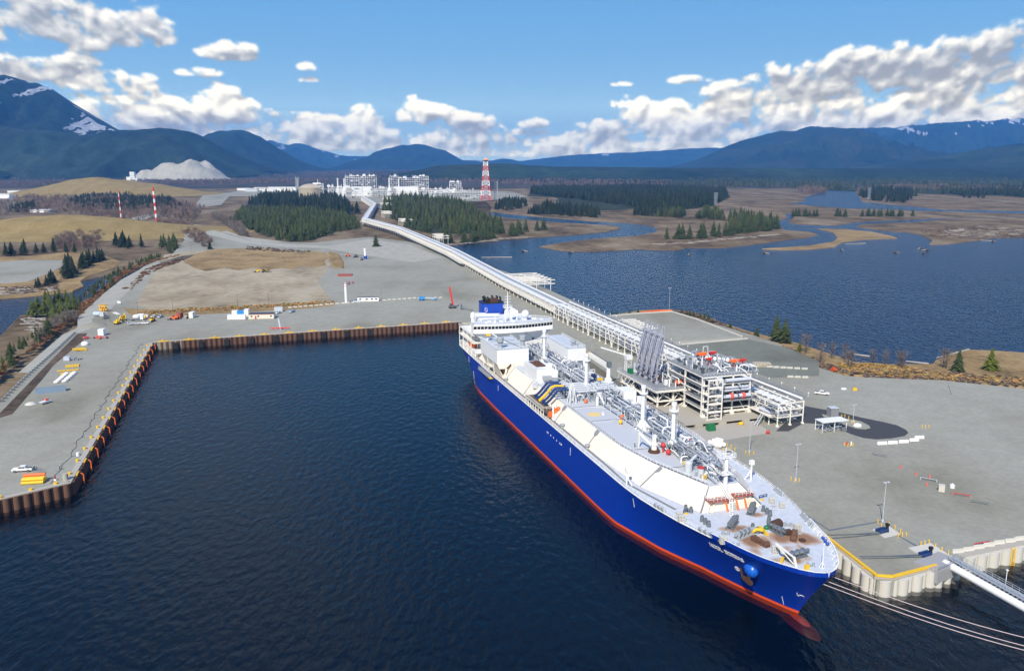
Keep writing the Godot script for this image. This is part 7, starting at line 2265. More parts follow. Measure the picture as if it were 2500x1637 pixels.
	s.slab(52, 76, 7.4, 8.2, -3.4, -2.4)
	hand(t, "tower_beams", s, "warm_white")
	for x in [51.2, 57.5, 65.0, 73.3]:
		for z in [-33.4, -18.0, -2.5]:
			var c := Shape.new()
			c.bar(V3(x, 6.6, z), V3(x, 23.4, z), 0.62)
			c.box(V3(x, 6.9, z), V3(1.7, 0.8, 1.7))
			hand(t, "tower_column", c, "warm_white")
	# stair tower
	s = Shape.new()
	for x in [50.0, 56.5]:
		for z in [-1.8, 3.4]:
			s.bar(V3(x, PAD, z), V3(x, 23.6, z), 0.42)
	for k in 6:
		var y := 6.4 + k * 3.4
		s.slab(50, 56.5, y, y + 0.25, -1.8, -0.4).slab(50, 56.5, y, y + 0.25, 2.0, 3.4)
		s.bar(V3(50, y, 3.4), V3(56.5, y, 3.4), 0.4)
		if k < 5: s.bar(V3(50.4 if k % 2 else 56.2, y, 1.0), V3(56.2 if k % 2 else 50.4, y + 3.4, 1.0), 1.2, 0.25)
	hand(t, "stair_tower", s, "warm_white")
	s = Shape.new()
	s.rail([V3(51.2, 23.7, -2.7), V3(77.2, 23.7, -2.7), V3(77.2, 23.7, -33.6), V3(51.2, 23.7, -33.6)], 1.1, 1.6, 0.1)
	s.rail([V3(57.0, 13.5, -2.4), V3(74, 13.5, -2.4)], 1.1, 1.5, 0.1)
	hand(t, "tower_railing", s, "pale_grey", true)
	# big pipes on the tower front
	hand(t, "riser_pipe", Shape.new().tube([V3(60, 21.8, -6), V3(58.4, 22.6, -1.4), V3(58.2, 22.0, -0.9), V3(58.2, 16.0, -0.9), V3(58.6, 15.0, -0.9), V3(60.0, 14.7, -0.9), V3(72.6, 14.7, -0.9)], 0.85, 12), "duct_grey")
	for x in [63.0, 68.6]:
		hand(t, "pipe_coupling", Shape.new().cyl(V3(x, 14.7, -0.9), V3(x + 1.2, 14.7, -0.9), 1.35, -1.0, 14), "coral")
	hand(t, "valve_box", Shape.new().box(V3(57.4, 14.8, -0.6), V3(1.2, 3.2, 2.2)), "white")
	s = Shape.new()
	s.slab(56.5, 74.4, 13.0, 13.3, -2.6, 0.8)
	hand(t, "pipe_shelf", s, "grating")
	for q in [[61.0, 73.0, 21.4, 0.8], [61, 72, 18.2, 0.5], [59, 73, 17.0, 0.4]]:
		hand(t, "front_pipe", Shape.new().tube([V3(q[0], q[2], -1.9), V3(q[1], q[2], -1.9)], q[3], 10), "duct_grey")
	var a := Shape.new()
	var b := Shape.new()
	var d := Shape.new()
	tangle(a, d, d, 52.5, 72, -31, -4, 13.5, 4.6, 150)
	tangle(a, d, d, 52.5, 72, -31, -4, 18.7, 4.2, 120)
	tangle(d, d, d, 53, 72, -30, -5, 6.6, 2.8, 110)
	tangle(d, a, d, 53, 72, -30, -5, 9.8, 3.0, 110)
	tangle(d, a, d, 40, 61, -55, -22, 9.0, 4.0, 130)
	tangle(a, b, d, 46, 62, -50, -21, 14.4, 5.0, 130)
	tangle(a, b, d, 52.5, 76, -33, -6, 23.7, 3.6, 110)
	tangle(a, b, d, 74, 84, -14, 10, 9.0, 3.4, 60)
	hand(t, "process_piping", a, "pipe_grey", true)
	hand(t, "process_fittings", b, "white", true)
	hand(t, "process_valves", d, "dark_grey", true)
	# wrapped equipment under white covers
	for q in [[V3(57.6, 17.2, -33), V3(5.4, 4.6, 4.6)], [V3(62.6, 16.4, -30.5), V3(3.6, 3.8, 4.0)]]:
		hand(t, "white_cover", Shape.new().ball(q[0], q[1], 10), "white")
	s = Shape.new()
	for k in 7:
		s.ball(V3(66 + k * 1.4, 25.2, -26 + k * 1.2), V3(0.9, 1.2, 0.9), 8)
	hand(t, "insulated_valve", s, "white", true)
	for q in [["orange", 64.0, 26.8, -27.0, 2.2], ["orange", 72.6, 26.0, -14.0, 2.2], ["red", 70.0, 26.8, -28.0, 1.5], ["red", 75.4, 26.6, -12.0, 1.3], ["red", 62.8, 26.4, -19.0, 1.4], ["orange", 55.6, 16.4, -22.6, 1.5], ["orange", 51.0, 16.0, -23.0, 1.9]]:
		s = Shape.new()
		var c := V3(q[1], q[2], q[3])
		var k: float = q[4]
		s.box(c, V3(k * 1.6, 0.35, k)).cyl(c + V3(-k, 0.5, 0), c + V3(k, 0.5, 0), k * 0.3, -1.0, 8).ball(c + V3(k * 0.9, 0.6, 0), V3(0.6, 0.6, 0.6), 8)
		s.bar(c - UP * 3.0, c, 0.3)
		hand(t, "valve_actuator", s, q[0])
	hand(t, "header_pipe", Shape.new().tube([V3(53.6, 16.0, -20.2), V3(57.6, 15.8, -20.0), V3(58.6, 16.6, -21.5), V3(58.8, 17.2, -26)], 0.7, 10), "white")
	s = Shape.new()
	s.slab(72.8, 77.0, 26.0, 26.15, -8.5, -3.4)
	for x in [73.0, 76.8]:
		for z in [-8.3, -3.6]: s.bar(V3(x, 23.7, z), V3(x, 26.0, z), 0.2)
	s.bar(V3(67.0, 23.7, -31), V3(67.0, 29.5, -31), 0.2).bar(V3(69.4, 23.7, -31), V3(69.4, 29.5, -31), 0.2).bar(V3(67, 29.4, -31), V3(69.4, 29.4, -31), 0.2)
	hand(t, "roof_shelter", s, "white")
	# skid between tower and bridge end
	s = Shape.new()
	s.slab(73.5, 85, 8.4, 8.8, -8, 12)
	s.bar(V3(74, 8.4, 11.5), V3(82, 4.5, 9), 0.35).bar(V3(85, 8.6, 11.6), V3(80, 13.4, 14), 0.5).slab(73.6, 85, 8.2, 8.9, 11.6, 12.0)
	for q in [V3(75, 4.5, -6), V3(84, 4.5, -6), V3(75, 4.5, 10), V3(84, 4.5, 10)]: s.bar(q, q + UP * 4.0, 0.4)
	hand(t, "skid", s, "warm_white")
	hand(t, "skid_pipe", Shape.new().tube([V3(74.5, 10.0, 4), V3(75.5, 9.8, 9.4), V3(77.0, 9.8, 10.4), V3(84.0, 9.8, 9.4)], 0.75, 10), "duct_grey")
	# access stair and small things on the apron
	s = Shape.new()
	for o in [0.0, 1.6]: s.bar(V3(68.5, 4.6, 9.5 + o), V3(75.0, 8.6, 5.0 + o), 0.25, 0.5)
	for k in 8: s.box(V3(69.0 + k * 0.8, 5.0 + k * 0.48, 9.9 - k * 0.55), V3(0.5, 0.1, 1.6))
	hand(t, "access_stair", s, "pale_grey")
	one("dumpster", "green steel bin in front of the loading platform slab", "bin", Shape.new().box(V3(0, 1.3, 0), V3(3.2, 2.6, 2.4)).box(V3(0, 2.65, 0), V3(3.0, 0.12, 2.2)), M.green, V3(80.4,4.5,-324.9), 0.3)
	one("drain_cover", "yellow box at the foot of the platform stair", "box", Shape.new().ball(V3(0, 0.5, 0), V3(1.4, 0.7, 1.0), 8), M.yellow, V3(94.7,4.5,-332.5))
	one("buoy", "small red marker ball on the dock apron", "marker", Shape.new().ball(V3(0, 0.6, 0), V3(0.9, 0.8, 0.9), 8), M.red, V3(102.3,4.5,-320.7))

func mooring() -> void:
	# quick release hooks on their slabs
	for q in [[V3(110,4.7,-229.5), "upper"], [V3(115.3,4.7,-214.3), "lower"]]:
		var t := thing("mooring_hook", "dark mooring hook unit on the %s pale slab of the dock" % q[1], "mooring hook", q[0], 0.3)
		hand(t, "hook_post", Shape.new().cyl(V3(0, 0, 0), V3(0, 2.0, 0), 0.6, 0.4, 10).box(V3(0, 2.2, 0), V3(0.9, 0.7, 0.9)), "black")
		for k in 2:
			hand(t, "hook_arm", Shape.new().bar(V3(-0.4, 1.0, k * 1.2 - 0.6), V3(-3.4, 0.7, k * 1.6 - 0.6), 0.6, 0.7), "navy_pipe")
	# lines lying from the hooks towards the bow
	var n := 0
	for q in [[V3(108.1,5.2,-228.2), V3(91.6,4.8,-227.1)], [V3(107.8,5.2,-227.6), V3(91.4,4.8,-224.9)], [V3(113.2,5.2,-214), V3(95.6,4.8,-213.6)], [V3(112.8,5.2,-213.1), V3(95.7,4.8,-212.4)]]:
		one("mooring_rope", ["dark upper rope from the upper mooring hook", "dark lower rope from the upper mooring hook", "dark upper rope from the lower mooring hook", "dark lower rope from the lower mooring hook"][n], "rope", Shape.new().tube([q[0], (q[0] as Vector3).lerp(q[1], 0.5) - UP * 0.2, q[1]], 0.14, 6), M.slate)
		n += 1
	# three pale lines from the bow out to the right
	n = 0
	for q in [[V3(5.7,11.7,139), V3(76.6,12.6,-188.2), V3(120.1,4,-179.1), V3(146.4,3,-163.4)], [V3(3.9,11.3,139), V3(75.4,12.2,-186), V3(118.4,4,-176.3), V3(143.6,3,-159.9)], [V3(2.2,11.2,139), V3(73.5,12,-185.6), V3(117.8,4,-175.2), V3(142.2,3,-158.2)]]:
		var p := []
		for k in 25:
			var f := k / 24.0
			var a: Vector3 = q[1]
			var b: Vector3 = q[3]
			p.append(a.lerp(b, f) - UP * 2.6 * sin(f * PI))
		one("bow_line", ["topmost of the three pale mooring lines leaving the bow", "middle of the three pale mooring lines leaving the bow", "lowest of the three pale mooring lines leaving the bow"][n], "mooring line", Shape.new().tube(p, 0.09, 6), M.line_pink)
		n += 1
	# walkway to the outer dolphin
	var a := V3(118.6,5.2,-210.6)
	var b := V3(130.3,5.2,-174.5)
	var d := (b - a).normalized()
	var o := V3(-d.z, 0, d.x)
	if o.x < 0: o = -o
	var t := thing("mooring_walkway", "long walkway on a white pipe girder leading out from the dock at right", "walkway")
	hand(t, "girder_pipe", Shape.new().tube([a - o * 1.5 - UP * 0.6, b - o * 1.5 - UP * 0.6], 1.0, 14), "white")
	hand(t, "walkway_deck", Shape.new().bar(a + o * 0.9 + UP * 0.4, b + o * 0.9 + UP * 0.4, 2.2, 0.2), "vent_grey")
	var s := Shape.new()
	s.rail([a + UP * 0.5, b + UP * 0.5], 1.2, 2.0, 0.09)
	s.rail([a + o * 1.9 + UP * 0.5, b + o * 1.9 + UP * 0.5], 1.2, 2.0, 0.09)
	hand(t, "walkway_railing", s, "pipe_grey", true)
	s = Shape.new()
	for k in 30:
		var p := a.lerp(b, k / 30.0)
		s.bar(p - o * 1.2, p + o * 1.4 + UP * 0.1, 0.25)
	hand(t, "walkway_brackets", s, "mid_grey", true)
	s = Shape.new()
	s.cyl(a.lerp(b, 0.42) + o * 2.0, a.lerp(b, 0.42) + o * 2.0 + UP * 4.4, 0.09, -1.0, 6).box(a.lerp(b, 0.42) + o * 2.0 + UP * 4.5, V3(0.5, 0.25, 0.5))
	hand(t, "walkway_lamp", s, "white")
	var l := thing("landing_block", "grey concrete landing block carrying the end of the walkway", "abutment", V3(116.2,4.5,-209.2), 0.55)
	hand(l, "block", Shape.new().slab(-6, 5.4, -3.0, 0.6, -4.6, 2.4), "landing_grey")
	for k in 3:
		hand(l, "support_pile", Shape.new().cyl(V3(-4 + k * 4.0, -7, 1.4), V3(-4 + k * 4.0, -3, 1.4), 1.2, -1.0, 12), "pale_concrete")
	hand(l, "block_railing", Shape.new().rail([V3(-5.6, 0.6, 2.2), V3(1.0, 0.6, 2.2)], 1.1, 1.2, 0.08), "mid_grey")

# ---------------------------------------------------------------- the liquefaction plant, two and a half kilometres off
func lattice(s: Shape, x: float, y: float, z: float, nx: int, ny: int, nz: int, w: float, h: float, t: float) -> void:
	for i in nx + 1:
		for k in nz + 1:
			if i > 0 and i < nx and k > 0 and k < nz: continue
			s.bar(V3(x + i * w, y, z - k * w), V3(x + i * w, y + ny * h, z - k * w), t)
	for j in ny + 1:
		for k in [0, nz]:
			s.bar(V3(x, y + j * h, z - k * w), V3(x + nx * w, y + j * h, z - k * w), t)
		for i in [0, nx]:
			s.bar(V3(x + i * w, y + j * h, z), V3(x + i * w, y + j * h, z - nz * w), t)

func module(called: String, label: String, group: String, at: Vector3, bays: int, floors: int, seed_: int) -> void:
	var r := RandomNumberGenerator.new()
	r.seed = seed_
	var t := thing(called, label, "process module" if called == "process_module" else "pipe rack", at, 0.12, group)
	var s := Shape.new()
	lattice(s, -bays * 4.0, 0, 0, bays, floors, 3, 8.0, 6.5, 0.55)
	hand(t, "steel_frame", s, "white")
	for j in floors:
		var d := Shape.new()
		d.slab(-bays * 4.0 * r.randf_range(0.5, 1.0), bays * 4.0 * r.randf_range(0.4, 1.0), j * 6.5 + 6.2, j * 6.5 + 6.5, -24, -2)
		hand(t, "floor_deck", d, "mid_grey")
	for k in bays * 2:
		var x := r.randf_range(-bays * 4.0 + 2, bays * 4.0 - 4)
		var y := float(r.randi() % floors) * 6.5
		var e := Shape.new()
		if r.randf() < 0.5: e.box(V3(x, y + 2.8, r.randf_range(-16, -1.5)), V3(r.randf_range(3, 9), r.randf_range(3, 5.6), 5))
		else: e.cyl(V3(x - 3, y + 3, -1.5), V3(x + 3, y + 3, -1.5), r.randf_range(1.0, 2.2), -1.0, 10)
		hand(t, "equipment", e, ["pale_grey", "pale_grey", "vent_grey", "duct_grey", "tan", "mid_grey", "white"][r.randi() % 7])
	s = Shape.new()
	for k in 7:
		var y := r.randf_range(1.0, floors * 6.5)
		var e0 := r.randf_range(-1.0, 0.2)
		s.bar(V3(bays * 4.0 * e0, y, 0.6), V3(bays * 4.0 * minf(1.0, e0 + 0.9), y, 0.6), r.randf_range(0.4, 0.9))
	for k in bays + 2:
		var x := r.randf_range(-bays * 4.0, bays * 4.0)
		var up := r.randf_range(2, 11)
		s.bar(V3(x, floors * 6.5, -8), V3(x, floors * 6.5 + up, -8), r.randf_range(0.5, 1.4))
		if k % 3 == 0: s.box(V3(x, floors * 6.5 + up * 0.3, -10), V3(r.randf_range(4, 12), up * 0.6, 8))
	hand(t, "module_pipes", s, "white", true)

func stack(label: String, at: Vector3, h: float) -> void:
	var t := thing("exhaust_stack", label, "chimney", at, 0.0, "turbine stacks of the plant")
	hand(t, "stack_base", Shape.new().lathe(Vector3.ZERO, [Vector2(9, 0), Vector2(9, h * 0.3), Vector2(2.4, h * 0.52)], 12), "white")
	hand(t, "stack_pipe", Shape.new().lathe(Vector3.ZERO, [Vector2(2.5, h * 0.5), Vector2(2.5, h), Vector2(0, h)], 12), "white")
	for k in 3:
		hand(t, "stack_ring", Shape.new().cyl(V3(0, h * (0.7 + k * 0.1), 0), V3(0, h * (0.7 + k * 0.1) + 1.2, 0), 2.9, -1.0, 12), "vent_grey")

func striped_mast(label: String, at: Vector3, h: float, r0: float, r1: float, lean: float) -> void:
	var t := thing("striped_mast", label, "mast", at, 0.0, "red and white masts beyond the harbour")
	for k in 9:
		var f := k / 9.0
		var g := (k + 1) / 9.0
		var s := Shape.new()
		s.cyl(V3(-lean * h * f, h * f, 0), V3(-lean * h * g, h * g, 0), lerpf(r0, r1, f), lerpf(r0, r1, g), 10)
		hand(t, "red_band" if k % 2 == 0 else "white_band", s, "signal_red" if k % 2 == 0 else "white")

func plant() -> void:
	# storage tank
	var t := thing("storage_tank", "large round beige storage tank with domed roof behind the tall conifers", "storage tank", V3(-599.3,3,-2538))
	hand(t, "tank_wall", Shape.new().lathe(Vector3.ZERO, [Vector2(36, -2), Vector2(36, 31), Vector2(36.6, 31), Vector2(36.6, 33)], 40), "tank_beige")
	hand(t, "tank_dome", Shape.new().lathe(V3(0, 33, 0), [Vector2(36.2, 0), Vector2(30, 4.6), Vector2(22, 8.2), Vector2(12, 10.8), Vector2(0, 11.6)], 40), "tank_beige")
	var s := Shape.new()
	lattice(s, 20, 0, 20, 2, 6, 2, 9, 7.5, 1.0)
	for k in 6: s.box(V3(rng.randf_range(8, 30), 45 + rng.randf_range(-2, 3), rng.randf_range(-6, 10)), V3(6, 4, 4))
	s.cyl(V3(21, 44, 0), V3(21, 58, 0), 1.2, 0.6, 8)
	hand(t, "tank_platform", s, "white")
	t = thing("lattice_tower", "small pale lattice tower left of the storage tank", "tower", V3(-677.3,3,-2688.6))
	hand(t, "tower_frame", Shape.new().truss(V3(0, 0, 0), V3(0, 62, 0), 9, 7, 0.9), "vent_grey")
	hand(t, "tower_panel", Shape.new().box(V3(0, 40, 1), V3(8, 34, 0.6)), "vent_grey")
	# the two trains and their racks
	module("process_module", "front left process block of white steel frames beside the bridge end", "process blocks of the plant", V3(-484.8,3,-2566.7), 8, 5, 1)
	module("process_module", "upper left process block behind the left pair of stacks", "process blocks of the plant", V3(-560.7,3,-3050), 9, 9, 2)
	module("process_module", "tall block right of the left pair of stacks", "process blocks of the plant", V3(-509.3,3,-3050), 6, 9, 3)
	module("process_module", "process block just right of the right pair of stacks", "process blocks of the plant", V3(-366.9,3,-3050), 9, 8, 4)
	module("process_module", "tall process block at the right of the second train", "process blocks of the plant", V3(-318.6,3,-3009.6), 6, 9, 5)
	module("process_module", "process block left of the right pair of stacks", "process blocks of the plant", V3(-417.1,3,-3009.6), 4, 9, 6)
	module("process_module", "low process block behind the pipe rack near the flare", "process blocks of the plant", V3(-197.3,3,-2970.2), 5, 6, 7)
	module("process_module", "wide low process block in the middle of the plant", "process blocks of the plant", V3(-407.9,3,-2688.6), 12, 4, 8)
	module("process_module", "low block behind the stand of conifers right of the bridge", "process blocks of the plant", V3(-253,3,-2626.3), 9, 4, 9)
	module("pipe_rack", "long white pipe rack running up to the flare tower", "", V3(-161.5,3,-2482.3), 20, 4, 10)
	module("pipe_rack", "white pipe rack left of the bridge end", "", V3(-546.6,3,-2626.3), 5, 5, 11)
	one("turbine_hall", "plain white hall in front of the left process train", "building", Shape.new().box(V3(0, 22, 0), V3(62, 16, 22)).box(V3(0, 7, 0), V3(62, 14, 20)), M.white, V3(-485.4,3,-2753.9), 0.12)
	one("turbine_hall", "plain white hall in front of the right process train", "building", Shape.new().box(V3(0, 22, 0), V3(70, 16, 22)).box(V3(0, 7, 0), V3(70, 14, 20)), M.white, V3(-339.5,3,-2753.9), 0.12)
	stack("leftmost slim white stack of the plant", V3(-569.8,3,-2787.7), 56)
	stack("second white stack from the left", V3(-549,3,-2787.7), 54)
	stack("third white stack, left one of the right pair", V3(-401.4,3,-2787.7), 56)
	stack("fourth white stack, right one of the right pair", V3(-370.5,3,-2787.7), 54)
	one("camp_building", "long low white building left of the storage tank", "building", Shape.new().box(V3(0, 6, 0), V3(110, 12, 22)).box(V3(0, 12.4, 0), V3(114, 0.8, 25)), M.white, V3(-893.4,3,-3317.2))
	one("camp_building", "low white building with reddish wall at the left of the plant", "building", Shape.new().box(V3(0, 4, 0), V3(70, 8, 20)).box(V3(0, 8.3, 0), V3(74, 0.8, 24)), M.warm_white, V3(-957.2,3,-3317.2))
	one("camp_building", "small white shed by the yellow machine left of the plant", "building", Shape.new().box(V3(0, 4, 0), V3(44, 9, 16)), M.white, V3(-1003.3,3,-3269.5))
	for k in 9:
		one("camp_building", "low pale works building in the line left of the plant", "building", Shape.new().box(V3(0, 4, 0), V3(46, 8 + k % 3 * 3, 18)).box(V3(0, 8.6 + k % 3 * 1.5, 0), V3(48, 0.8, 20)), M[["white", "pale_grey", "warm_white"][k % 3]], gnd(590 + k * 21, 462 + k % 2 * 3), 0.05, "works buildings left of the plant")
	# flare tower
	t = thing("flare_tower", "tall red and white flare tower with grey risers and a flame on top", "flare tower", V3(-74.9,3,-2429))
	for k in 8:
		s = Shape.new()
		var f := k / 8.0
		var g := (k + 1) / 8.0
		for c in 3:
			var q := c * TAU / 3 + 0.5
			var a := V3(cos(q), 0, sin(q))
			var b := V3(cos(q + TAU / 3), 0, sin(q + TAU / 3))
			var r0 := lerpf(17, 6, pow(f, 0.8))
			var r1 := lerpf(17, 6, pow(g, 0.8))
			s.bar(a * r0 + UP * 110 * f, a * r1 + UP * 110 * g, 2.0)
			s.bar(a * r0 + UP * 110 * f, b * r1 + UP * 110 * g, 1.0).bar(b * r0 + UP * 110 * f, a * r1 + UP * 110 * g, 1.0)
			s.bar(a * r1 + UP * 110 * g, b * r1 + UP * 110 * g, 1.0)
		hand(t, "red_section" if k % 2 == 0 else "white_section", s, "signal_red" if k % 2 == 0 else "white")
	for k in 4:
		var x := -5.0 + k * 3.6
		hand(t, "flare_riser", Shape.new().cyl(V3(x, 0, 2), V3(x * 0.75, 112, 1), 1.3, -1.0, 8), "duct_grey")
	hand(t, "flare_tip", Shape.new().cyl(V3(0, 110, 0), V3(0, 113, 0), 7, 7, 10), "dark_rust")
	hand(t, "flame", Shape.new().ball(V3(0.5, 115.5, 0), V3(5.0, 2.6, 4.0), 10), "flame")
	t = thing("lattice_tower", "grey lattice tower just right of the flare tower", "tower", V3(-46.7,3,-2482.3))
	hand(t, "tower_frame", Shape.new().truss(V3(0, 0, 0), V3(0, 52, 0), 10, 8, 1.0), "pipe_grey")
	for q in [["power pylon on the wooded flats right of the flare", V3(511.3,2,-2130.8)], ["power pylon beside the far river bend", V3(1053,2,-2505.3)]]:
		t = thing("power_pylon", q[0], "pylon", q[1], 0.4, "power pylons on the flats")
		s = Shape.new()
		s.truss(Vector3.ZERO, V3(0, 34, 0), 5, 6, 0.5)
		for y in [22.0, 28.0, 33.0]: s.bar(V3(-8, y, 0), V3(8, y, 0), 0.5)
		hand(t, "pylon_frame", s, "pipe_grey")
	striped_mast("thin red and white striped mast, the left of two", V3(-748,1,-1618.5), 58, 1.3, 0.7, 0.02)
	striped_mast("thick red and white striped mast, the right of two", V3(-671.6,1,-1595.9), 63, 1.9, 1.7, 0.02)
	# works at the foot of the hills
	t = thing("mill_building", "pale stepped mill building at the foot of the hill", "building", V3(-2145.6,2,-4822.5))
	hand(t, "tower_block", Shape.new().box(V3(4, 27, 0), V3(26, 54, 20)), "white")
	hand(t, "lower_block", Shape.new().box(V3(-14, 13, 4), V3(26, 26, 22)).box(V3(24, 10, 4), V3(20, 20, 18)), "warm_white")
	for k in 4: hand(t, "window_band", Shape.new().box(V3(4, 12 + k * 10.0, 10.2), V3(20, 2.4, 0.3)), "mid_grey")
	var sheds := [[-30, 481, 120.0, 13.0, "long white warehouse roof at the far left edge"], [28, 470, 40.0, 11.0, "small white tank shed behind the warehouse"], [90, 514, 40.0, 5.0, "pale low roof among the scrub left of the mound"], [38, 505, 26.0, 6.0, "round pale shelter on the left yard"]]
	for q in sheds:
		one("warehouse", q[4], "building", Shape.new().box(V3(0, q[3] * 0.5, 0), V3(q[2], q[3], 24)).box(V3(0, q[3] + 0.4, 0), V3(q[2] + 3, 0.8, 27)), M.white, gnd(q[0], q[1]))
	one("steel_gantry", "yellow steel frame on the left yard", "frame", Shape.new().truss(V3(-8, 4, 0), V3(8, 4, 0), 7, 4, 0.9), M.yellow, V3(-1387.6,2,-2400))
	# houses of the far town, scattered on the slope
	var n := 0
	for q in [[1740, 411], [1755, 410], [1768, 411], [1790, 410.5], [1800, 411], [1812, 410], [1835, 411], [1850, 410], [1870, 410.5], [1640, 412], [1655, 411], [1668, 412], [1560, 413], [1500, 413], [1515, 413.5], [1962, 412], [2140, 405], [2155, 406], [2170, 406], [1535, 414], [1480, 413.5], [1580, 413], [1608, 412.5], [1690, 411.5]]:
		n += 1
		var w := 14.0 + (n * 37 % 5) * 6.0
		var h := thing("town_house", "tiny pale house in the far town below the mountains", "house", gnd(q[0], q[1]) + UP * 2.0, n * 0.7, "houses of the far town")
		hand(h, "wall", Shape.new().box(V3(0, 7, 0), V3(w, 14, 14)), "white" if n % 3 else "tan")
		hand(h, "roof", Shape.new().prism(PackedVector2Array([Vector2(-w * 0.55, -8), Vector2(w * 0.55, -8), Vector2(w * 0.55, 8), Vector2(-w * 0.55, 8)]), 14, 15.5), "white" if n % 2 else "vent_grey")

func gnd(u: float, v: float) -> Vector3:   # a far point on the plain from a compass bearing and a dip below the horizon
	var a := (u - 1250.0) / 2050.0
	var dip := (v - 395.0) / 2050.0
	var far := 109.8 / maxf(dip, 0.006) * 1.0
	return V3(a * far * 0.98, 1.0, -far)

# ---------------------------------------------------------------- vehicles and gear on the quays
func pickup(label: String, at: Vector3, turn: float, k := 1.0, m := "white", group := "") -> void:
	var t := thing("pickup_truck", label, "pickup truck", at, turn, group)
	t.scale = Vector3.ONE * k
	var s := Shape.new()
	s.prism_side([Vector2(-3.1, 0.55), Vector2(-3.1, 1.05), Vector2(-2.9, 1.12), Vector2(-1.5, 1.2), Vector2(-0.9, 1.25), Vector2(3.05, 1.25), Vector2(3.1, 0.6)], 0.98)
	hand(t, "body", s, m)
	s = Shape.new()
	s.prism_side([Vector2(-1.45, 1.2), Vector2(-0.7, 1.86), Vector2(0.95, 1.9), Vector2(1.15, 1.22)], 0.86)
	hand(t, "cab", s, m)
	s = Shape.new()
	s.prism_side([Vector2(-1.2, 1.3), Vector2(-0.68, 1.76), Vector2(0.86, 1.78), Vector2(0.98, 1.3)], 0.875)
	hand(t, "side_windows", s, "window")
	s = Shape.new()
	s.quad(V3(-1.44, 1.24, -0.75), V3(-1.44, 1.24, 0.75), V3(-0.8, 1.82, 0.7), V3(-0.8, 1.82, -0.7), V3(-1, 1, 0))
	hand(t, "windscreen", s, "window")
	s = Shape.new()
	s.slab(1.25, 2.95, 1.26, 1.27, -0.8, 0.8)
	hand(t, "cargo_bed", s, "dark_grey")
	for x in [-2.1, 1.95]:
		for z in [-0.9, 0.9]:
			var w := hand(t, "wheel", Shape.new().cyl(V3(x, 0.42, z - 0.13), V3(x, 0.42, z + 0.13), 0.42, -1.0, 12), "rubber")
			hand(w, "rim", Shape.new().cyl(V3(x, 0.42, z - 0.15), V3(x, 0.42, z + 0.15), 0.22, -1.0, 10), "steel")
	for z in [-0.75, 0.75]:
		hand(t, "tail_light", Shape.new().box(V3(3.1, 1.0, z), V3(0.05, 0.3, 0.2)), "red")
		hand(t, "headlight", Shape.new().box(V3(-3.1, 0.92, z), V3(0.05, 0.18, 0.35)), "steel")

func container(called: String, label: String, category: String, at: Vector3, turn: float, size: Vector3, m: String, roof := "", group := "") -> Node3D:
	var t := thing(called, label, category, at, turn, group)
	var s := Shape.new()
	s.slab(-size.x / 2, size.x / 2, 0.15, size.y, -size.z / 2, size.z / 2)
	hand(t, "shell", s, m)
	s = Shape.new()
	var n := int(size.x / 0.6)
	for k in n:
		var x := -size.x / 2 + 0.3 + k * 0.6
		s.slab(x - 0.12, x + 0.12, 0.3, size.y - 0.2, size.z / 2, size.z / 2 + 0.05)
	hand(t, "wall_ribs", s, m)
	s = Shape.new()
	s.slab(-size.x / 2 - 0.06, size.x / 2 + 0.06, size.y, size.y + 0.08, -size.z / 2 - 0.06, size.z / 2 + 0.06)
	hand(t, "roof", s, roof if roof else m)
	return t

func excavator(label: String, at: Vector3, turn: float) -> void:
	var t := thing("excavator", label, "excavator", at, turn, "yellow excavators on the quay")
	for z in [-1.1, 1.1]:
		hand(t, "track", Shape.new().slab(-1.9, 1.9, 0, 0.9, z - 0.35, z + 0.35), "rubber")
	hand(t, "house", Shape.new().slab(-1.0, 2.0, 1.0, 2.3, -1.3, 1.3), "yellow")
	var c := hand(t, "cab", Shape.new().slab(-1.4, 0.1, 1.0, 3.1, 0.3, 1.3), "yellow")
	hand(c, "window", Shape.new().slab(-1.42, -0.2, 1.9, 2.9, 0.4, 1.32), "window")
	hand(t, "boom", Shape.new().bar(V3(-0.6, 1.8, -0.3), V3(-3.2, 5.0, -0.3), 0.6, 0.7).bar(V3(-3.2, 5.0, -0.3), V3(-4.6, 4.2, -0.3), 0.5, 0.6), "yellow")
	hand(t, "arm", Shape.new().bar(V3(-4.4, 4.4, -0.3), V3(-5.0, 1.6, -0.3), 0.45, 0.5), "yellow")
	hand(t, "bucket", Shape.new().box(V3(-4.8, 1.0, -0.3), V3(1.1, 1.1, 1.2)), "dark_grey")

func loader(called: String, label: String, category: String, at: Vector3, turn: float, m: String, group := "") -> void:
	var t := thing(called, label, category, at, turn, group)
	hand(t, "chassis", Shape.new().slab(-2.6, 2.6, 0.8, 1.7, -1.0, 1.0), m)
	hand(t, "hood", Shape.new().slab(0.6, 2.8, 1.7, 2.4, -0.8, 0.8), m)
	var c := hand(t, "cab", Shape.new().slab(-0.8, 0.6, 1.7, 3.3, -0.8, 0.8), m)
	hand(c, "window", Shape.new().slab(-0.82, 0.5, 2.3, 3.1, -0.82, 0.82), "window")
	hand(t, "blade", Shape.new().bar(V3(-2.6, 1.0, 0), V3(-3.8, 0.7, 0), 1.4, 0.4).box(V3(-4.0, 0.7, 0), V3(0.4, 1.2, 2.8)), "mid_grey")
	for x in [-1.8, 1.8]:
		for z in [-1.05, 1.05]:
			hand(t, "wheel", Shape.new().cyl(V3(x, 0.8, z - 0.3), V3(x, 0.8, z + 0.3), 0.8, -1.0, 12), "rubber")

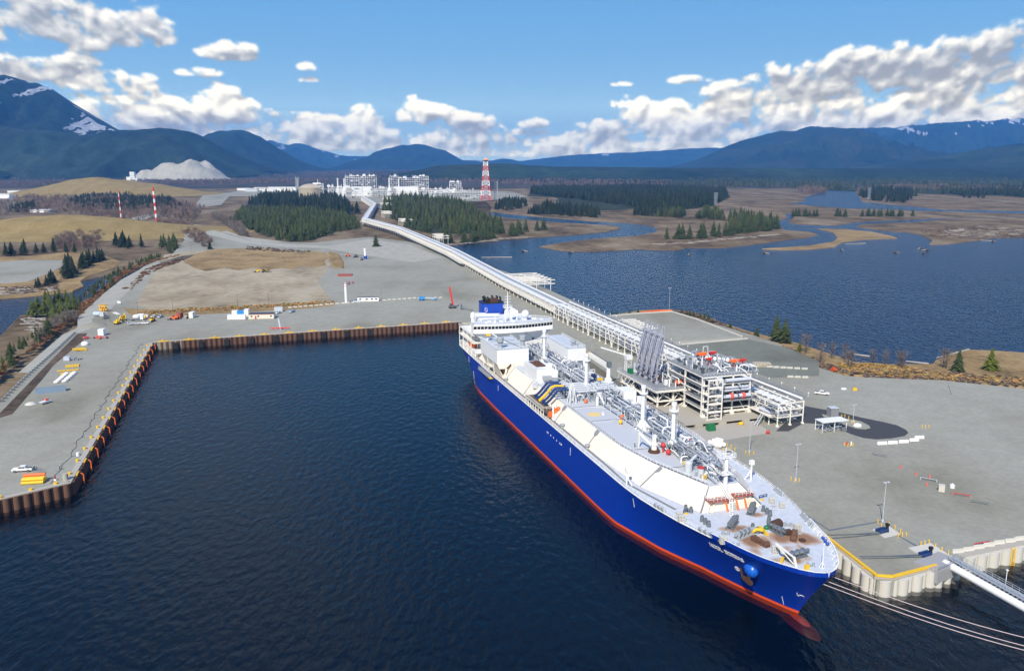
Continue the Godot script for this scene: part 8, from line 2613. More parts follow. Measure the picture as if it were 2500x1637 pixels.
func body_mesh(stride: float, reach: float) -> ArrayMesh:   # one smooth figure from a field of tapered limbs
	var bones := [
		[V3(0, 0.95, 0), V3(0, 1.42, 0), 0.145, 0.165], [V3(0, 1.42, 0), V3(0, 1.58, 0), 0.07, 0.06], [V3(0, 1.68, 0.01), V3(0, 1.72, 0.02), 0.105, 0.11],
		[V3(-0.09, 0.92, 0), V3(-0.11, 0.5, stride), 0.095, 0.065], [V3(-0.11, 0.5, stride), V3(-0.12, 0.08, stride * 0.4), 0.065, 0.045], [V3(-0.12, 0.05, stride * 0.4 - 0.04), V3(-0.12, 0.04, stride * 0.4 + 0.16), 0.045, 0.035],
		[V3(0.09, 0.92, 0), V3(0.11, 0.5, -stride), 0.095, 0.065], [V3(0.11, 0.5, -stride), V3(0.12, 0.08, -stride), 0.065, 0.045], [V3(0.12, 0.05, -stride - 0.04), V3(0.12, 0.04, -stride + 0.16), 0.045, 0.035],
		[V3(-0.19, 1.4, 0), V3(-0.26, 1.1, 0.02), 0.06, 0.048], [V3(-0.26, 1.1, 0.02), V3(-0.25, 0.86, 0.1 + reach), 0.048, 0.036],
		[V3(0.19, 1.4, 0), V3(0.26, 1.1, 0.02), 0.06, 0.048], [V3(0.26, 1.1, 0.02), V3(0.25, 0.86, 0.1 + reach), 0.048, 0.036]]
	var e := 0.035
	var nx := 22
	var ny := 54
	var nz := 22
	var o := V3(-nx * e / 2, -0.02, -nz * e / 2)
	var f := PackedFloat32Array()
	f.resize((nx + 1) * (ny + 1) * (nz + 1))
	for i in nx + 1:
		for j in ny + 1:
			for k in nz + 1:
				var p := o + V3(i, j, k) * e
				var sum := 0.0
				for b in bones:
					var a: Vector3 = b[0]
					var d: Vector3 = b[1] - a
					var h := clampf((p - a).dot(d) / d.length_squared(), 0, 1)
					sum += exp(-34.0 * ((p - a - d * h).length() - lerpf(b[2], b[3], h)))
				f[(i * (ny + 1) + j) * (nz + 1) + k] = -log(maxf(sum, 1e-9)) / 34.0
	var at := {}
	var s := Shape.new()
	for i in nx:
		for j in ny:
			for k in nz:
				var c := Vector3.ZERO
				var n := 0
				for q in 12:
					var axis := q / 4
					var u := q % 2
					var w := (q / 2) % 2
					var a := [[0, u, w], [u, 0, w], [u, w, 0]][axis] as Array
					var b := a.duplicate()
					b[axis] = 1
					var fa := f[((i + a[0]) * (ny + 1) + j + a[1]) * (nz + 1) + k + a[2]]
					var fb := f[((i + b[0]) * (ny + 1) + j + b[1]) * (nz + 1) + k + b[2]]
					if (fa < 0.0) != (fb < 0.0):
						c += V3(a[0], a[1], a[2]).lerp(V3(b[0], b[1], b[2]), fa / (fa - fb))
						n += 1
				if n: at[Vector3i(i, j, k)] = o + (V3(i, j, k) + c / n) * e
	for i in range(1, nx):
		for j in range(1, ny):
			for k in range(1, nz):
				var f0 := f[(i * (ny + 1) + j) * (nz + 1) + k]
				for axis in 3:
					var st := Vector3i(1 if axis == 0 else 0, 1 if axis == 1 else 0, 1 if axis == 2 else 0)
					var f1 := f[((i + st.x) * (ny + 1) + j + st.y) * (nz + 1) + k + st.z]
					if (f0 < 0.0) == (f1 < 0.0): continue
					var u := Vector3i(st.y, st.z, st.x)
					var w := Vector3i(st.z, st.x, st.y)
					var b := Vector3i(i, j, k)
					var q: Array = [at.get(b - u - w), at.get(b - w), at.get(b), at.get(b - u)]
					if q.has(null): continue
					var out := V3(st.x, st.y, st.z) * (1.0 if f0 < 0.0 else -1.0)
					s.quad(q[0], q[1], q[2], q[3], out)
	return s.mesh()

func person(label: String, at: Vector3, turn: float, mesh: ArrayMesh, jacket: String) -> void:
	var t := thing("person", label, "person", at, turn)
	var o := MeshInstance3D.new()
	o.name = "body"
	o.mesh = mesh
	o.material_override = M[jacket]
	t.add_child(o)
	hand(t, "helmet", Shape.new().lathe(V3(0, 1.74, 0.01), [Vector2(0.15, 0), Vector2(0.135, 0.02), Vector2(0.12, 0.08), Vector2(0.06, 0.13), Vector2(0, 0.14)], 10), "white")
	hand(t, "safety_vest", Shape.new().lathe(V3(0, 1.0, 0), [Vector2(0.17, 0), Vector2(0.19, 0.2), Vector2(0.185, 0.4)], 10), "vest")

func light_pole(label: String, at: Vector3, h: float, m: String, group := "lamp posts on the dock") -> void:
	var t := thing("lamp_post", label, "lamp post", at, 0.3, group)
	hand(t, "pole", Shape.new().cyl(Vector3.ZERO, V3(0, h, 0), 0.13, 0.08, 8).cyl(Vector3.ZERO, V3(0, 0.7, 0), 0.35, -1.0, 8), m)
	hand(t, "crossarm", Shape.new().bar(V3(-0.7, h, 0), V3(0.7, h, 0), 0.12), m)
	for x in [-0.7, 0.7]:
		hand(t, "lamp_head", Shape.new().box(V3(x, h + 0.05, 0.1), V3(0.55, 0.25, 0.6)), "pale_grey")

func posts(label: String, group: String, spots: Array, h := 1.3) -> void:
	for p in spots:
		one("bollard", label, "bollard", Shape.new().cyl(Vector3.ZERO, V3(0, h, 0), 0.16, -1.0, 8).ball(V3(0, h, 0), V3(0.16, 0.1, 0.16), 6), M.yellow, p, 0.0, group)

func yard() -> void:
	# near corner of the west quay
	pickup("white pickup truck parked nearest the camera on the west quay", V3(-171.8,4.5,-279), 0.17, 1.08)
	var fig := body_mesh(0.05, 0.0)
	var walk := body_mesh(0.16, 0.08)
	person("person in dark clothes and white helmet standing alone left of the quay edge", V3(-159.4,4.5,-280.2), 2.6, fig, "dark_clothes")
	person("left of two people standing behind the white pickup truck", V3(-168.4,4.5,-280.2), 1.2, walk, "dark_clothes")
	person("right of two people standing behind the white pickup truck", V3(-167.4,4.5,-279.8), -1.4, fig, "slate")
	person("person in blue-grey clothes on the ship's deck behind the cream slope", V3(39.7,20.3,-259), 0.6, walk, "slate")
	var t := thing("pipe_stack", "stack of yellow steel pipes with one orange pipe on top", "pipe stack", V3(-161.9,4.5,-268.2), 0.19)
	for k in 7:
		var row: int = [0, 0, 0, 1, 1, 2, 0][k]
		var z: float = [1.2, 0.1, -1.0, 0.6, -0.5, -1.2, -2.1][k]
		hand(t, "steel_pipe", Shape.new().cyl(V3(-3.4, 0.55 + row * 0.95, z), V3(3.4, 0.55 + row * 0.95, z), 0.54, -1.0, 12), "yellow" if k != 5 else "orange")
	t = thing("cage_rack", "grey wire cage rack behind the yellow pipe stack", "rack", V3(-165,4.5,-276.6), 0.19)
	hand(t, "rack_frame", Shape.new().truss(V3(-1.8, 0.7, 0), V3(1.8, 0.7, 0), 1.3, 5, 0.08), "steel")
	one("water_tote", "white plastic drum on the west quay edge", "drum", Shape.new().cyl(Vector3.ZERO, V3(0, 1.3, 0), 0.6, -1.0, 12), M.white, V3(-160.5,4.5,-294.9))
	t = thing("hydrant", "small red post with pale foot near the quay corner", "post", V3(-155.8,4.5,-270.5))
	hand(t, "foot", Shape.new().slab(-0.4, 0.4, 0, 0.5, -0.4, 0.4), "white")
	hand(t, "post", Shape.new().cyl(V3(0, 0.5, 0), V3(0, 1.8, 0), 0.28, 0.1, 8), "red")
	# row of goods along the west quay
	t = thing("open_bin", "long blue-grey open-topped steel bin on the west quay", "skip", V3(-217.5,4.5,-382.3), 0.55)
	for z in [-1.3, 1.3]: hand(t, "side_wall", Shape.new().slab(-6.2, 6.2, 0, 2.5, z - 0.06, z + 0.06), "bin_blue")
	for x in [-6.2, 6.2]: hand(t, "end_wall", Shape.new().slab(x - 0.06, x + 0.06, 0, 2.5, -1.36, 1.36), "bin_blue")
	hand(t, "bin_load", Shape.new().slab(-6, 6, 1.0, 1.7, -1.2, 1.2).box(V3(1, 1.8, 0), V3(2, 1.0, 1.4)), "mid_grey")
	for k in 12:
		var p := V3(-226.3,4.5,-417.5).lerp(V3(-222.1,4.5,-398.8), k / 11.0) + V3(-1.6 if k % 2 else 1.9, 0, 0)
		one("bulk_bag", "white bulk bag in the double row behind the open bin", "bag", Shape.new().ball(V3(0, 0.65, 0), V3(1.4, 0.75, 1.1), 8), M.white, p, 0.4, "white bulk bags")
	for k in 3:
		t = thing("boom_pallet", ["flat yellow mesh pallet beside the white bags", "long narrow yellow pallet above the white bags", "yellow patterned mats stacked further up the quay"][k], "pallet", [V3(-228.4,4.5,-416.7), V3(-230.9,4.5,-423.6), V3(-233.6,4.5,-433.4)][k], 0.4)
		for j in 5: hand(t, "mat", Shape.new().box(V3((j - 2) * [1.0, 2.0, 1.3][k], 0.35, 0), V3([0.9, 1.9, 1.2][k], 0.5, [3.4, 1.1, 4.6][k])), "yellow")
	container("site_box", "grey steel site box on the west quay", "container", V3(-243.1,4.5,-446.5), 0.1, V3(3.0, 2.2, 2.4), "duct_grey")
	one("steel_parts", "dark steel parts lying right of the grey site box", "steel parts", Shape.new().box(V3(0, 0.5, 0), V3(0.8, 1.0, 3)).box(V3(1.6, 0.4, 0.4), V3(1.4, 0.7, 2.2)).box(V3(2.6, 0.3, -1), V3(0.6, 0.5, 2.6)), M.mid_grey, V3(-240,4.5,-448.5))
	t = thing("yellow_beams", "yellow steel frames lying on the west quay", "steel frames", V3(-250.1,4.5,-472), 0.5)
	for k in 4: hand(t, "beam", Shape.new().bar(V3(-3 + k * 0.5, 0.5 + 0.2 * k, -3 + k * 1.6), V3(3.2 + k * 0.4, 0.5, -3 + k * 1.6), 0.9, 0.8), "yellow")
	one("tent", "white tarpaulin heap with orange parts on the west quay", "heap", Shape.new().ball(V3(0, 0.7, 0), V3(2.4, 1.6, 2.0), 10), M.white, V3(-253.3,4.5,-486.4))
	container("store_shed", "small white shed by the head of the ditch", "shed", V3(-256.9,4.5,-515.2), 0.05, V3(3.4, 4.0, 4.0), "white")
	t = thing("scrap_pile", "pile of red and dark scrap beside the white shed", "pile", V3(-255.9,4.5,-505.2), 0.15)
	for k in 16: hand(t, "scrap_piece", Shape.new().box(V3(rng.randf_range(-7, 7), rng.randf_range(0.3, 1.2), rng.randf_range(-2, 2)), V3(rng.randf_range(0.8, 2.4), rng.randf_range(0.5, 1.0), rng.randf_range(0.6, 1.8)), Basis(UP, rng.randf() * 3)), ["coral", "coral", "mid_grey"][k % 3])
	t = thing("small_boat_trailer", "boat on a trailer near the left ditch of the west quay", "boat trailer", V3(-209.7,4.5,-363.2), 1.2)
	hand(t, "boat_hull", Shape.new().prism_side([Vector2(-2.8, 1.3), Vector2(-2.2, 0.6), Vector2(2.2, 0.6), Vector2(2.4, 1.4)], 0.9), "white")
	hand(t, "console", Shape.new().slab(0, 1.4, 1.4, 2.2, -0.6, 0.6), "coral")
	for z in [-0.9, 0.9]: hand(t, "wheel", Shape.new().cyl(V3(0, 0.35, z - 0.1), V3(0, 0.35, z + 0.1), 0.35, -1.0, 10), "rubber")
	one("gravel_heap", "small pale gravel heap near the boat trailer", "heap", Shape.new().lathe(Vector3.ZERO, [Vector2(2.6, -0.1), Vector2(1.6, 0.7), Vector2(0, 1.1)], 12), M.pale_concrete, V3(-216,4.5,-362.5))
	# kerb blocks along the gravel road
	for p in row_of([V3(-230.4,4.5,-363.8), V3(-246.3,4.5,-415), V3(-260.3,4.5,-464.6), V3(-277.5,4.5,-522.9)], 33, 0.0, 3):
		one("road_block", "dark concrete block in the row along the gravel road", "road block", Shape.new().box(V3(0, 0.45, 0), V3(1.6, 0.9, 1.0)), M.slate, p, 0.7, "road blocks beside the ditch")
	# contractors' corner
	t = thing("yellow_crate_frame", "tall yellow steel crate frame at the road junction", "frame", V3(-296.8,4.5,-600.5), 0.05)
	hand(t, "crate_frame", Shape.new().truss(V3(-2.6, 2.4, 0), V3(2.6, 2.4, 0), 4.4, 3, 0.5).slab(-2.6, 2.6, 1.0, 3.6, -0.3, 0.3), "crate_yellow")
	t = thing("tank_trailer", "pale blue tank trailer left of the excavators", "tank", V3(-290.8,4.5,-580.7), 0.0)
	hand(t, "tank", Shape.new().cyl(V3(-3, 1.8, 0), V3(1.4, 1.8, 0), 1.7, -1.0, 14), "tank_blue")
	hand(t, "pump_box", Shape.new().slab(1.5, 4.2, 0.2, 3.2, -1.4, 1.4), "pale_grey")
	one("flat_rack", "dark blue flat rack beside the tank trailer", "rack", Shape.new().box(V3(0, 0.8, 0), V3(2.0, 1.4, 4.0)), M.slate, V3(-281.1,4.5,-571.3), -0.6)
	one("spoil_heap", "grey gravel heap beside the contractors' gear", "heap", Shape.new().lathe(Vector3.ZERO, [Vector2(9, -0.2), Vector2(6, 1.2), Vector2(2, 2.2), Vector2(0, 2.3)], 14), M.gravel, V3(-277.3,4.5,-546.1))
	one("leaning_board", "white leaning panel beside the power pole", "panel", Shape.new().box(V3(0, 0.7, 0), V3(5.6, 0.3, 2.6), Basis(V3(0.2, 0, 1).normalized(), -0.2)), M.warm_white, V3(-281.9,4.5,-588.8), -0.6)
	excavator("yellow excavator with raised boom, the right of two", V3(-267.1,4.5,-566.7), 2.4)
	excavator("yellow excavator seen end on, the left of two", V3(-264,4.5,-551.8), 4.4)
	t = thing("mixer_truck", "concrete mixer truck with white drum on the quay", "truck", V3(-257.2,4.5,-565.2), 0.1)
	hand(t, "drum", Shape.new().ball(V3(0, 2.7, 0), V3(2.6, 1.6, 1.6), 12), "white")
	hand(t, "cab", Shape.new().slab(2.8, 4.6, 0.6, 3.2, -1.2, 1.2), "white")
	hand(t, "chassis", Shape.new().slab(-3.6, 4.6, 0.6, 1.1, -1.1, 1.1), "mid_grey")
	for x in [-2.6, -1.4, 3.4]:
		for z in [-1.1, 1.1]: hand(t, "wheel", Shape.new().cyl(V3(x, 0.5, z - 0.2), V3(x, 0.5, z + 0.2), 0.5, -1.0, 10), "rubber")
	t = thing("hopper", "white hopper and yellow drum beside the mixer truck", "hopper", V3(-255.9,4.5,-571.3))
	hand(t, "hopper_body", Shape.new().lathe(V3(0, 0, 0), [Vector2(0.8, 0.4), Vector2(1.7, 2.2), Vector2(1.7, 3.2), Vector2(0, 3.6)], 10), "white")
	hand(t, "drum", Shape.new().cyl(V3(1.9, 1.6, 1.4), V3(3.1, 1.6, 1.4), 1.1, -1.0, 10), "yellow")
	one("cement_bags", "white wrapped pallets behind the mixer truck", "pallet", Shape.new().box(V3(0, 1.2, 0), V3(4, 2.4, 3)).box(V3(3.6, 0.8, -1), V3(2.6, 1.6, 2.4)), M.white, V3(-259.8,4.5,-577.6))
	t = thing("flatbed_trailer", "low grey flatbed trailer in front of the mixer truck", "trailer", V3(-252.6,4.5,-550.4), 0.05)
	hand(t, "bed", Shape.new().slab(-3.6, 3.6, 0.7, 1.0, -1.2, 1.2).slab(-3.6, -3.3, 1.0, 2.0, -1.2, 1.2), "pale_grey")
	for x in [-1.0, 0.2]: hand(t, "wheel", Shape.new().cyl(V3(x, 0.4, -1.2), V3(x, 0.4, 1.2), 0.4, -1.0, 10), "rubber")
	pickup("white pickup truck side on in front of the mixer truck", V3(-246.7,4.5,-551.8), 3.3, 1.05)
	loader("dump_truck", "yellow truck with dark cab facing the basin", "truck", V3(-244.9,4.5,-560.6), 1.5, "yellow")
	pickup("pale pickup truck parked behind the yellow truck", V3(-249.9,4.5,-576), 1.4, 1.0)
	pickup("grey pickup truck parked between yellow truck and red container", V3(-245.4,4.5,-576), 1.5, 1.0, "pale_grey")
	loader("skid_machine", "orange machine with hoses left of the red container", "machine", V3(-232.9,4.5,-568.2), 0.2, "orange")
	container("box_container", "upright brick-red container on the quay", "container", V3(-230.4,4.5,-572.8), 1.57, V3(5.5, 4.0, 2.6), "brick_red")
	loader("wheel_loader", "brown wheel loader between the red and white containers", "loader", V3(-226.2,4.5,-574.4), 1.5, "tan")
	container("box_container", "upright white container right of the brown loader", "container", V3(-223.1,4.5,-576), 1.57, V3(5.5, 4.0, 2.8), "warm_white", "white")
	one("sign_board", "white sign board on posts by the gravel mound", "sign", Shape.new().box(V3(0, 1.8, 0), V3(3.0, 1.8, 0.15)).bar(V3(-1, 0, 0), V3(-1, 1.8, 0), 0.15).bar(V3(1, 0, 0), V3(1, 1.8, 0), 0.15), M.white, V3(-299.4,4.5,-631), -0.3)
	one("board", "small white board lying on the dry field", "board", Shape.new().box(V3(0, 0.4, 0), V3(2.6, 0.2, 1.4), Basis(Vector3.BACK, 0.3)), M.white, V3(-232.4,4.5,-675))
	# site offices
	t = container("site_office", "long cream site office with dark flat roof and red trim", "portable building", V3(-173.8,4.5,-574.4), 0.12, V3(17, 3.4, 8), "cream", "roof_dark")
	hand(t, "roof_trim", Shape.new().slab(-8.7, 8.7, 3.2, 3.5, 4.0, 4.14), "brick_red")
	for x in [-6.5, -1.9, 6.6]: hand(t, "window", Shape.new().slab(x - 0.6, x + 0.6, 1.6, 2.5, 4.05, 4.12), "window")
	hand(t, "door", Shape.new().slab(-4.2, -3.2, 0.2, 2.3, 4.05, 4.13), "red")
	container("site_container", "white shipping container with lettering left of the site office", "container", V3(-190,4.5,-569.7), 0.1, V3(12, 3.2, 3), "white")
	t = container("site_container", "small white container behind the lettered one", "container", V3(-196.2,4.5,-585.6), 0.1, V3(4, 3.4, 3), "white")
	one("blue_tarp", "bright blue tarpaulin stack between container and office", "tarpaulin", Shape.new().box(V3(0, 1.8, 0), V3(5.2, 3.6, 3.4)), M.sky_blue, V3(-191.3,4.5,-583.9), 0.1)
	container("site_container", "white gabled cabin behind the site office", "cabin", V3(-187.3,4.5,-583.9), 0.1, V3(3, 4.6, 5), "white")
	container("site_container", "pale grey trailer behind the right end of the site office", "trailer", V3(-169.5,4.5,-600.5), 0.12, V3(6, 3.2, 3), "pale_grey")
	pickup("white pickup truck parked at the right end of the site office", V3(-167.5,4.5,-592.1), 1.3)
	pickup("pale pickup truck parked alone right of the site office", V3(-158.8,4.5,-597.2), 1.3, 1.0, "tank_blue")
	t = container("office_trailer", "white office trailer with four windows beside the gravel road", "portable building", V3(-112.1,4.5,-646.3), 0.1, V3(16.5, 3.2, 3.4), "white", "roof_dark")
	for x in [-6.0, -1.0, 3.0, 6.2]: hand(t, "window", Shape.new().slab(x - 0.8, x + 0.8, 1.5, 2.4, 1.76, 1.82), "window")
	one("trailer_step", "pale blue steps at the left end of the office trailer", "steps", Shape.new().box(V3(0, 0.6, 0), V3(4, 1.0, 2.4)), M.tank_blue, V3(-121.2,4.5,-642.4))
	# tall white column and the red mats
	t = thing("white_column", "tall white cylindrical column standing by the gravel road", "column", V3(-127.8,4.5,-638.5))
	hand(t, "column_shell", Shape.new().cyl(Vector3.ZERO, V3(0, 15.4, 0), 1.05, -1.0, 16), "white")
	for y in [13.0, 14.8]: hand(t, "column_band", Shape.new().cyl(V3(0, y, 0), V3(0, y + 0.35, 0), 1.2, -1.0, 16), "coral")
	t = thing("mat_stack", "stacks of red-brown mats behind the white column", "stack", V3(-159.9,4.5,-798.3), 0.1)
	for k in 12: hand(t, "mat", Shape.new().box(V3((k % 4 - 1.5) * 3.4, 0.4, (k / 4 - 1) * 4.6), V3(3.2, 0.8, 4.2)), "brick_red")
	t = thing("scrap_pile", "scattered dark steel parts behind the white column", "pile", V3(-146.2,4.5,-743.1))
	for k in 14: hand(t, "scrap_piece", Shape.new().box(V3(rng.randf_range(-5, 5), 0.5, rng.randf_range(-8, 8)), V3(rng.randf_range(0.6, 2.2), 1.0, rng.randf_range(0.6, 2.2)), Basis(UP, rng.randf() * 3)), ["mid_grey", "brick_red", "slate"][k % 3])
	# machines spread over the gravel
	t = thing("standing_pump", "white and dark blue upright cylinder on the upper gravel", "column", V3(-164,4.5,-936.8))
	hand(t, "cylinder", Shape.new().cyl(V3(0, 2.4, 0), V3(-0.4, 12.0, 0), 1.3, -1.0, 12), "white")
	hand(t, "base_unit", Shape.new().cyl(V3(0, 0, 0), V3(0, 3.6, 0), 2.0, -1.0, 12), "blue_paint")
	loader("small_crane", "small orange machine on the upper gravel", "machine", V3(-188.4,4.5,-961.7), 0.4, "orange")
	loader("grader", "dark grader left of the upright cylinder", "grader", V3(-178,4.5,-953.2), 0.8, "slate")
	loader("grader", "tan grader just left of the upright cylinder", "grader", V3(-166.9,4.5,-924.8), 1.2, "tan")
	for k in 3: loader("bulldozer", ["left bright yellow machine of three in the dry field", "middle dark yellow machine of three in the dry field", "right dark yellow machine of three in the dry field"][k], "bulldozer", [V3(-251,4.5,-822.7), V3(-245.3,4.5,-822.7), V3(-240.1,4.5,-822.7)][k], 0.2 + k, ["yellow", "gold_paint", "gold_paint"][k])
	t = thing("lift_truck", "blue boom lift on the quay left of the red crane", "lift", V3(-70.3,4.5,-650.3), 0.05)
	hand(t, "lift_base", Shape.new().slab(-2.6, 1.6, 0.6, 3.0, -1.2, 1.2), "sky_blue")
	hand(t, "lift_boom", Shape.new().bar(V3(1.0, 2.2, 0), V3(9.5, 1.6, 0), 0.9, 0.8), "tank_blue")
	hand(t, "lift_basket", Shape.new().slab(9.4, 11.0, 0.5, 1.8, -1.0, 1.0), "sky_blue")
	for x in [-1.8, 0.8]: hand(t, "wheel", Shape.new().cyl(V3(x, 0.6, -1.3), V3(x, 0.6, 1.3), 0.6, -1.0, 10), "rubber")
	t = thing("red_crane", "red telescopic crane with raised boom behind the ship's stern", "crane", V3(-44.4,4.5,-614.5), 0.4)
	hand(t, "carrier", Shape.new().slab(-2.6, 2.6, 0.9, 1.9, -1.3, 1.3), "slate")
	hand(t, "crane_cab", Shape.new().slab(-1.6, 0.2, 1.9, 3.4, -1.2, 0.4), "dark_grey")
	hand(t, "crane_boom", Shape.new().bar(V3(0.6, 2.4, 0), V3(-1.6, 14.5, 0), 1.2, 1.1), "crane_red")
	hand(t, "boom_tip", Shape.new().bar(V3(-1.6, 14.4, 0), V3(-1.8, 16.2, 0), 0.8, 0.8), "crane_red")
	for x in [-1.8, 1.8]: hand(t, "wheel", Shape.new().cyl(V3(x, 0.7, -1.5), V3(x, 0.7, 1.5), 0.7, -1.0, 10), "rubber")
	t = thing("belt_ramp", "grey ramp conveyor beside the red crane", "ramp", V3(-33.6,4.5,-605.7), -0.6)
	hand(t, "ramp_frame", Shape.new().truss(V3(-5, 2.8, 0), V3(6, 0.8, 0), 1.4, 8, 0.14).slab(-6, -4.4, 0, 4.2, -0.9, 0.9), "mid_grey")
	t = thing("pump_tower", "slim grey standpipe over a red beam on the north quay edge", "standpipe", V3(-150.2,4.5,-533.6))
	hand(t, "standpipe", Shape.new().cyl(V3(0.3, 0, 0), V3(-0.7, 7.2, 0), 0.7, -1.0, 12), "duct_grey")
	hand(t, "red_beam", Shape.new().bar(V3(-6.4, 1.0, 0.8), V3(6.4, 1.4, 0.8), 0.6), "crane_red")
	for x in [-4.6, -2.0, 2.4, 4.4]: hand(t, "strut", Shape.new().bar(V3(x, 0, 0.6), V3(x * 0.5, 6.0, 0), 0.14), "mid_grey")
	# pale barrier blocks in dotted lines
	for p in row_of([V3(-167.2,4.5,-614.5), V3(-140.4,4.5,-631), V3(-117.4,4.5,-642.4), V3(-78.2,4.5,-660.4), V3(-55.6,4.5,-662.4)], 30, 0.4, 4):
		one("road_barrier", "pale low concrete barrier in the dotted line along the gravel road", "barrier", Shape.new().box(V3(0, 0.4, 0), V3(2.8, 0.8, 0.6)), M.pale_concrete, p, 0.12, "pale barriers along the gravel road")
	for p in [V3(142.4,4.5,-307.9),V3(146.8,4.5,-308.7),V3(151.6,4.5,-309.9),V3(156.6,4.5,-311.9),V3(160.1,4.5,-314.9)]:
		one("jersey_barrier", "white jersey barrier round the loop road's end", "barrier", Shape.new().prism_side([Vector2(-0.5, 0), Vector2(-0.2, 0.5), Vector2(-0.12, 1.1), Vector2(0.12, 1.1), Vector2(0.2, 0.5), Vector2(0.5, 0)], 1.9), M.white, p, 1.7 if p.x < 190 else 1.1, "white jersey barriers at the loop road")
	for p in [V3(124,4.5,-216.5),V3(127.6,4.5,-217.7),V3(131.2,4.5,-219.1),V3(134.9,4.5,-220.5),V3(138.6,4.5,-222),V3(142.4,4.5,-223.1),V3(146,4.5,-224.5)]:
		one("jersey_barrier", "tan concrete barrier in the row behind the pale pile wall", "barrier", Shape.new().prism_side([Vector2(-0.5, 0), Vector2(-0.2, 0.5), Vector2(-0.12, 1.1), Vector2(0.12, 1.1), Vector2(0.2, 0.5), Vector2(0.5, 0)], 1.7), M.pale_concrete, p, 1.75, "tan barriers behind the right pile wall")
	for p in [V3(129.7,4.5,-433.3),V3(133.1,4.5,-432.7),V3(136.4,4.5,-431.6),V3(139.5,4.5,-430.4),V3(142.9,4.5,-429.5),V3(146.1,4.5,-428.7),V3(149.6,4.5,-427.8),V3(153.3,4.5,-427),V3(140.4,4.5,-410.3),V3(143.9,4.5,-409.8),V3(147.5,4.5,-409.3)]:
		one("jersey_barrier", "pale barrier in the rows on the gravel beyond the platform", "barrier", Shape.new().box(V3(0, 0.45, 0), V3(3.0, 0.9, 0.7)), M.pale_concrete, p, -0.05, "pale barriers on the upper gravel")
	t = thing("timber_stack", "stack of pale timber mats on the gravel beyond the platform", "timber stack", V3(132.7,4.5,-434.3), 0.0)
	for k in 18: hand(t, "timber_mat", Shape.new().box(V3((k % 6 - 2.5) * 1.55, 0.3 + (k / 6) * 0.62, rng.randf_range(-0.3, 0.3)), V3(1.4, 0.56, 4.2)), "tan_timber")
	# bollards, marshalled round things
	posts("yellow guard post round the white tanks by the ship's rail", "guard posts round the white tanks", [V3(75.8,4.5,-308.8),V3(78.4,4.5,-310),V3(80.6,4.5,-310.6),V3(81.5,4.5,-308.8),V3(82.3,4.5,-305.8),V3(83.2,4.5,-303.4),V3(83.9,4.5,-300.5),V3(81.6,4.5,-299.9),V3(79.4,4.5,-299.4),V3(77.2,4.5,-299.4)])
	for k in 5:
		one("gas_tank", "white horizontal tank in the group by the ship's rail", "tank", Shape.new().cyl(V3(-1.2, 1.1, 0), V3(1.2, 1.1, 0), 0.9, -1.0, 12).ball(V3(-1.2, 1.1, 0), V3(0.5, 0.9, 0.9), 8).ball(V3(1.2, 1.1, 0), V3(0.5, 0.9, 0.9), 8), M.white, [V3(76.6,4.5,-306.4),V3(78.6,4.5,-308.2),V3(80.1,4.5,-309.4),V3(78.1,4.5,-303.4),V3(79.9,4.5,-304.6)][k], -0.7, "white tanks by the ship's rail")
	ground("tank_slab", Shape.new().prism(PackedVector2Array([Vector2(75,-308.2),Vector2(80,-309.6),Vector2(83.1,-301.7),Vector2(76.9,-298.6)]), 4.5, 4.56), M.concrete)
	posts("yellow guard post at the first lamp post beyond the bow", "guard posts at the lamp posts", [V3(87,4.5,-297.1),V3(87.9,4.5,-295.4),V3(89.8,4.5,-296.5)])
	posts("yellow guard post at the middle lamp post on the dock", "guard posts at the lamp posts", [V3(95.3,4.5,-270.7),V3(96,4.5,-269),V3(97.6,4.5,-269.2)])
	posts("yellow guard post round the upper mooring slab", "guard posts at the mooring slabs", [V3(110,4.5,-235.7),V3(109.7,4.5,-232.6),V3(112.4,4.5,-233.7),V3(113.3,4.5,-231.6),V3(113.8,4.5,-229.1),V3(114.5,4.5,-227),V3(113.2,4.5,-226.7),V3(111.7,4.5,-226)])
	posts("yellow guard post round the lower mooring slab", "guard posts at the mooring slabs", [V3(115.7,4.5,-220.6),V3(117.1,4.5,-221.2),V3(118.6,4.5,-221.8),V3(119.2,4.5,-219.3),V3(119.9,4.5,-217.1),V3(120.6,4.5,-215)])
	posts("yellow guard post round the valve left of the loop road's end", "guard posts at the valves", [V3(127.3,4.5,-306.1),V3(128.1,4.5,-304.9),V3(129.3,4.5,-305.5),V3(130.3,4.5,-305.5)])
	posts("yellow guard post round the valve right of the loop road's end", "guard posts at the valves", [V3(167.6,4.5,-328.4),V3(168.6,4.5,-327.7),V3(170.1,4.5,-327.7)])
	posts("yellow guard post on the loop road island", "guard posts on the loop island", [V3(140.1,4.6,-342.2),V3(141.4,4.6,-342.2),V3(142.2,4.6,-340),V3(141.1,4.6,-334.2),V3(142.3,4.6,-334.2)])
	posts("yellow guard post behind the end frame of the pipe bridge", "guard posts behind the bridge end", [V3(128,4.5,-376),V3(129.3,4.5,-374.2),V3(130.1,4.5,-370.8),V3(131.1,4.5,-367.4)])
	light_pole("first slim lamp post beyond the ship's rail", V3(88.9,4.5,-299), 11.8, "pale_grey")
	light_pole("second slim lamp post in the middle of the dock", V3(96.7,4.5,-270.1), 13.0, "pale_grey")
	light_pole("third slim lamp post beside the upper mooring slab", V3(111.9,4.5,-236.8), 12.6, "pale_grey")
	light_pole("lamp post on the loop road island", V3(142.4,4.5,-335.9), 7.5, "pale_grey")
	light_pole("tall lamp post at the far corner of the upper terrace", V3(113.1,5.5,-594.9), 17.0, "pipe_grey")
	light_pole("dark lamp post between ship and pipe bridge", V3(44.8,4.5,-461.5), 10.0, "pipe_grey")
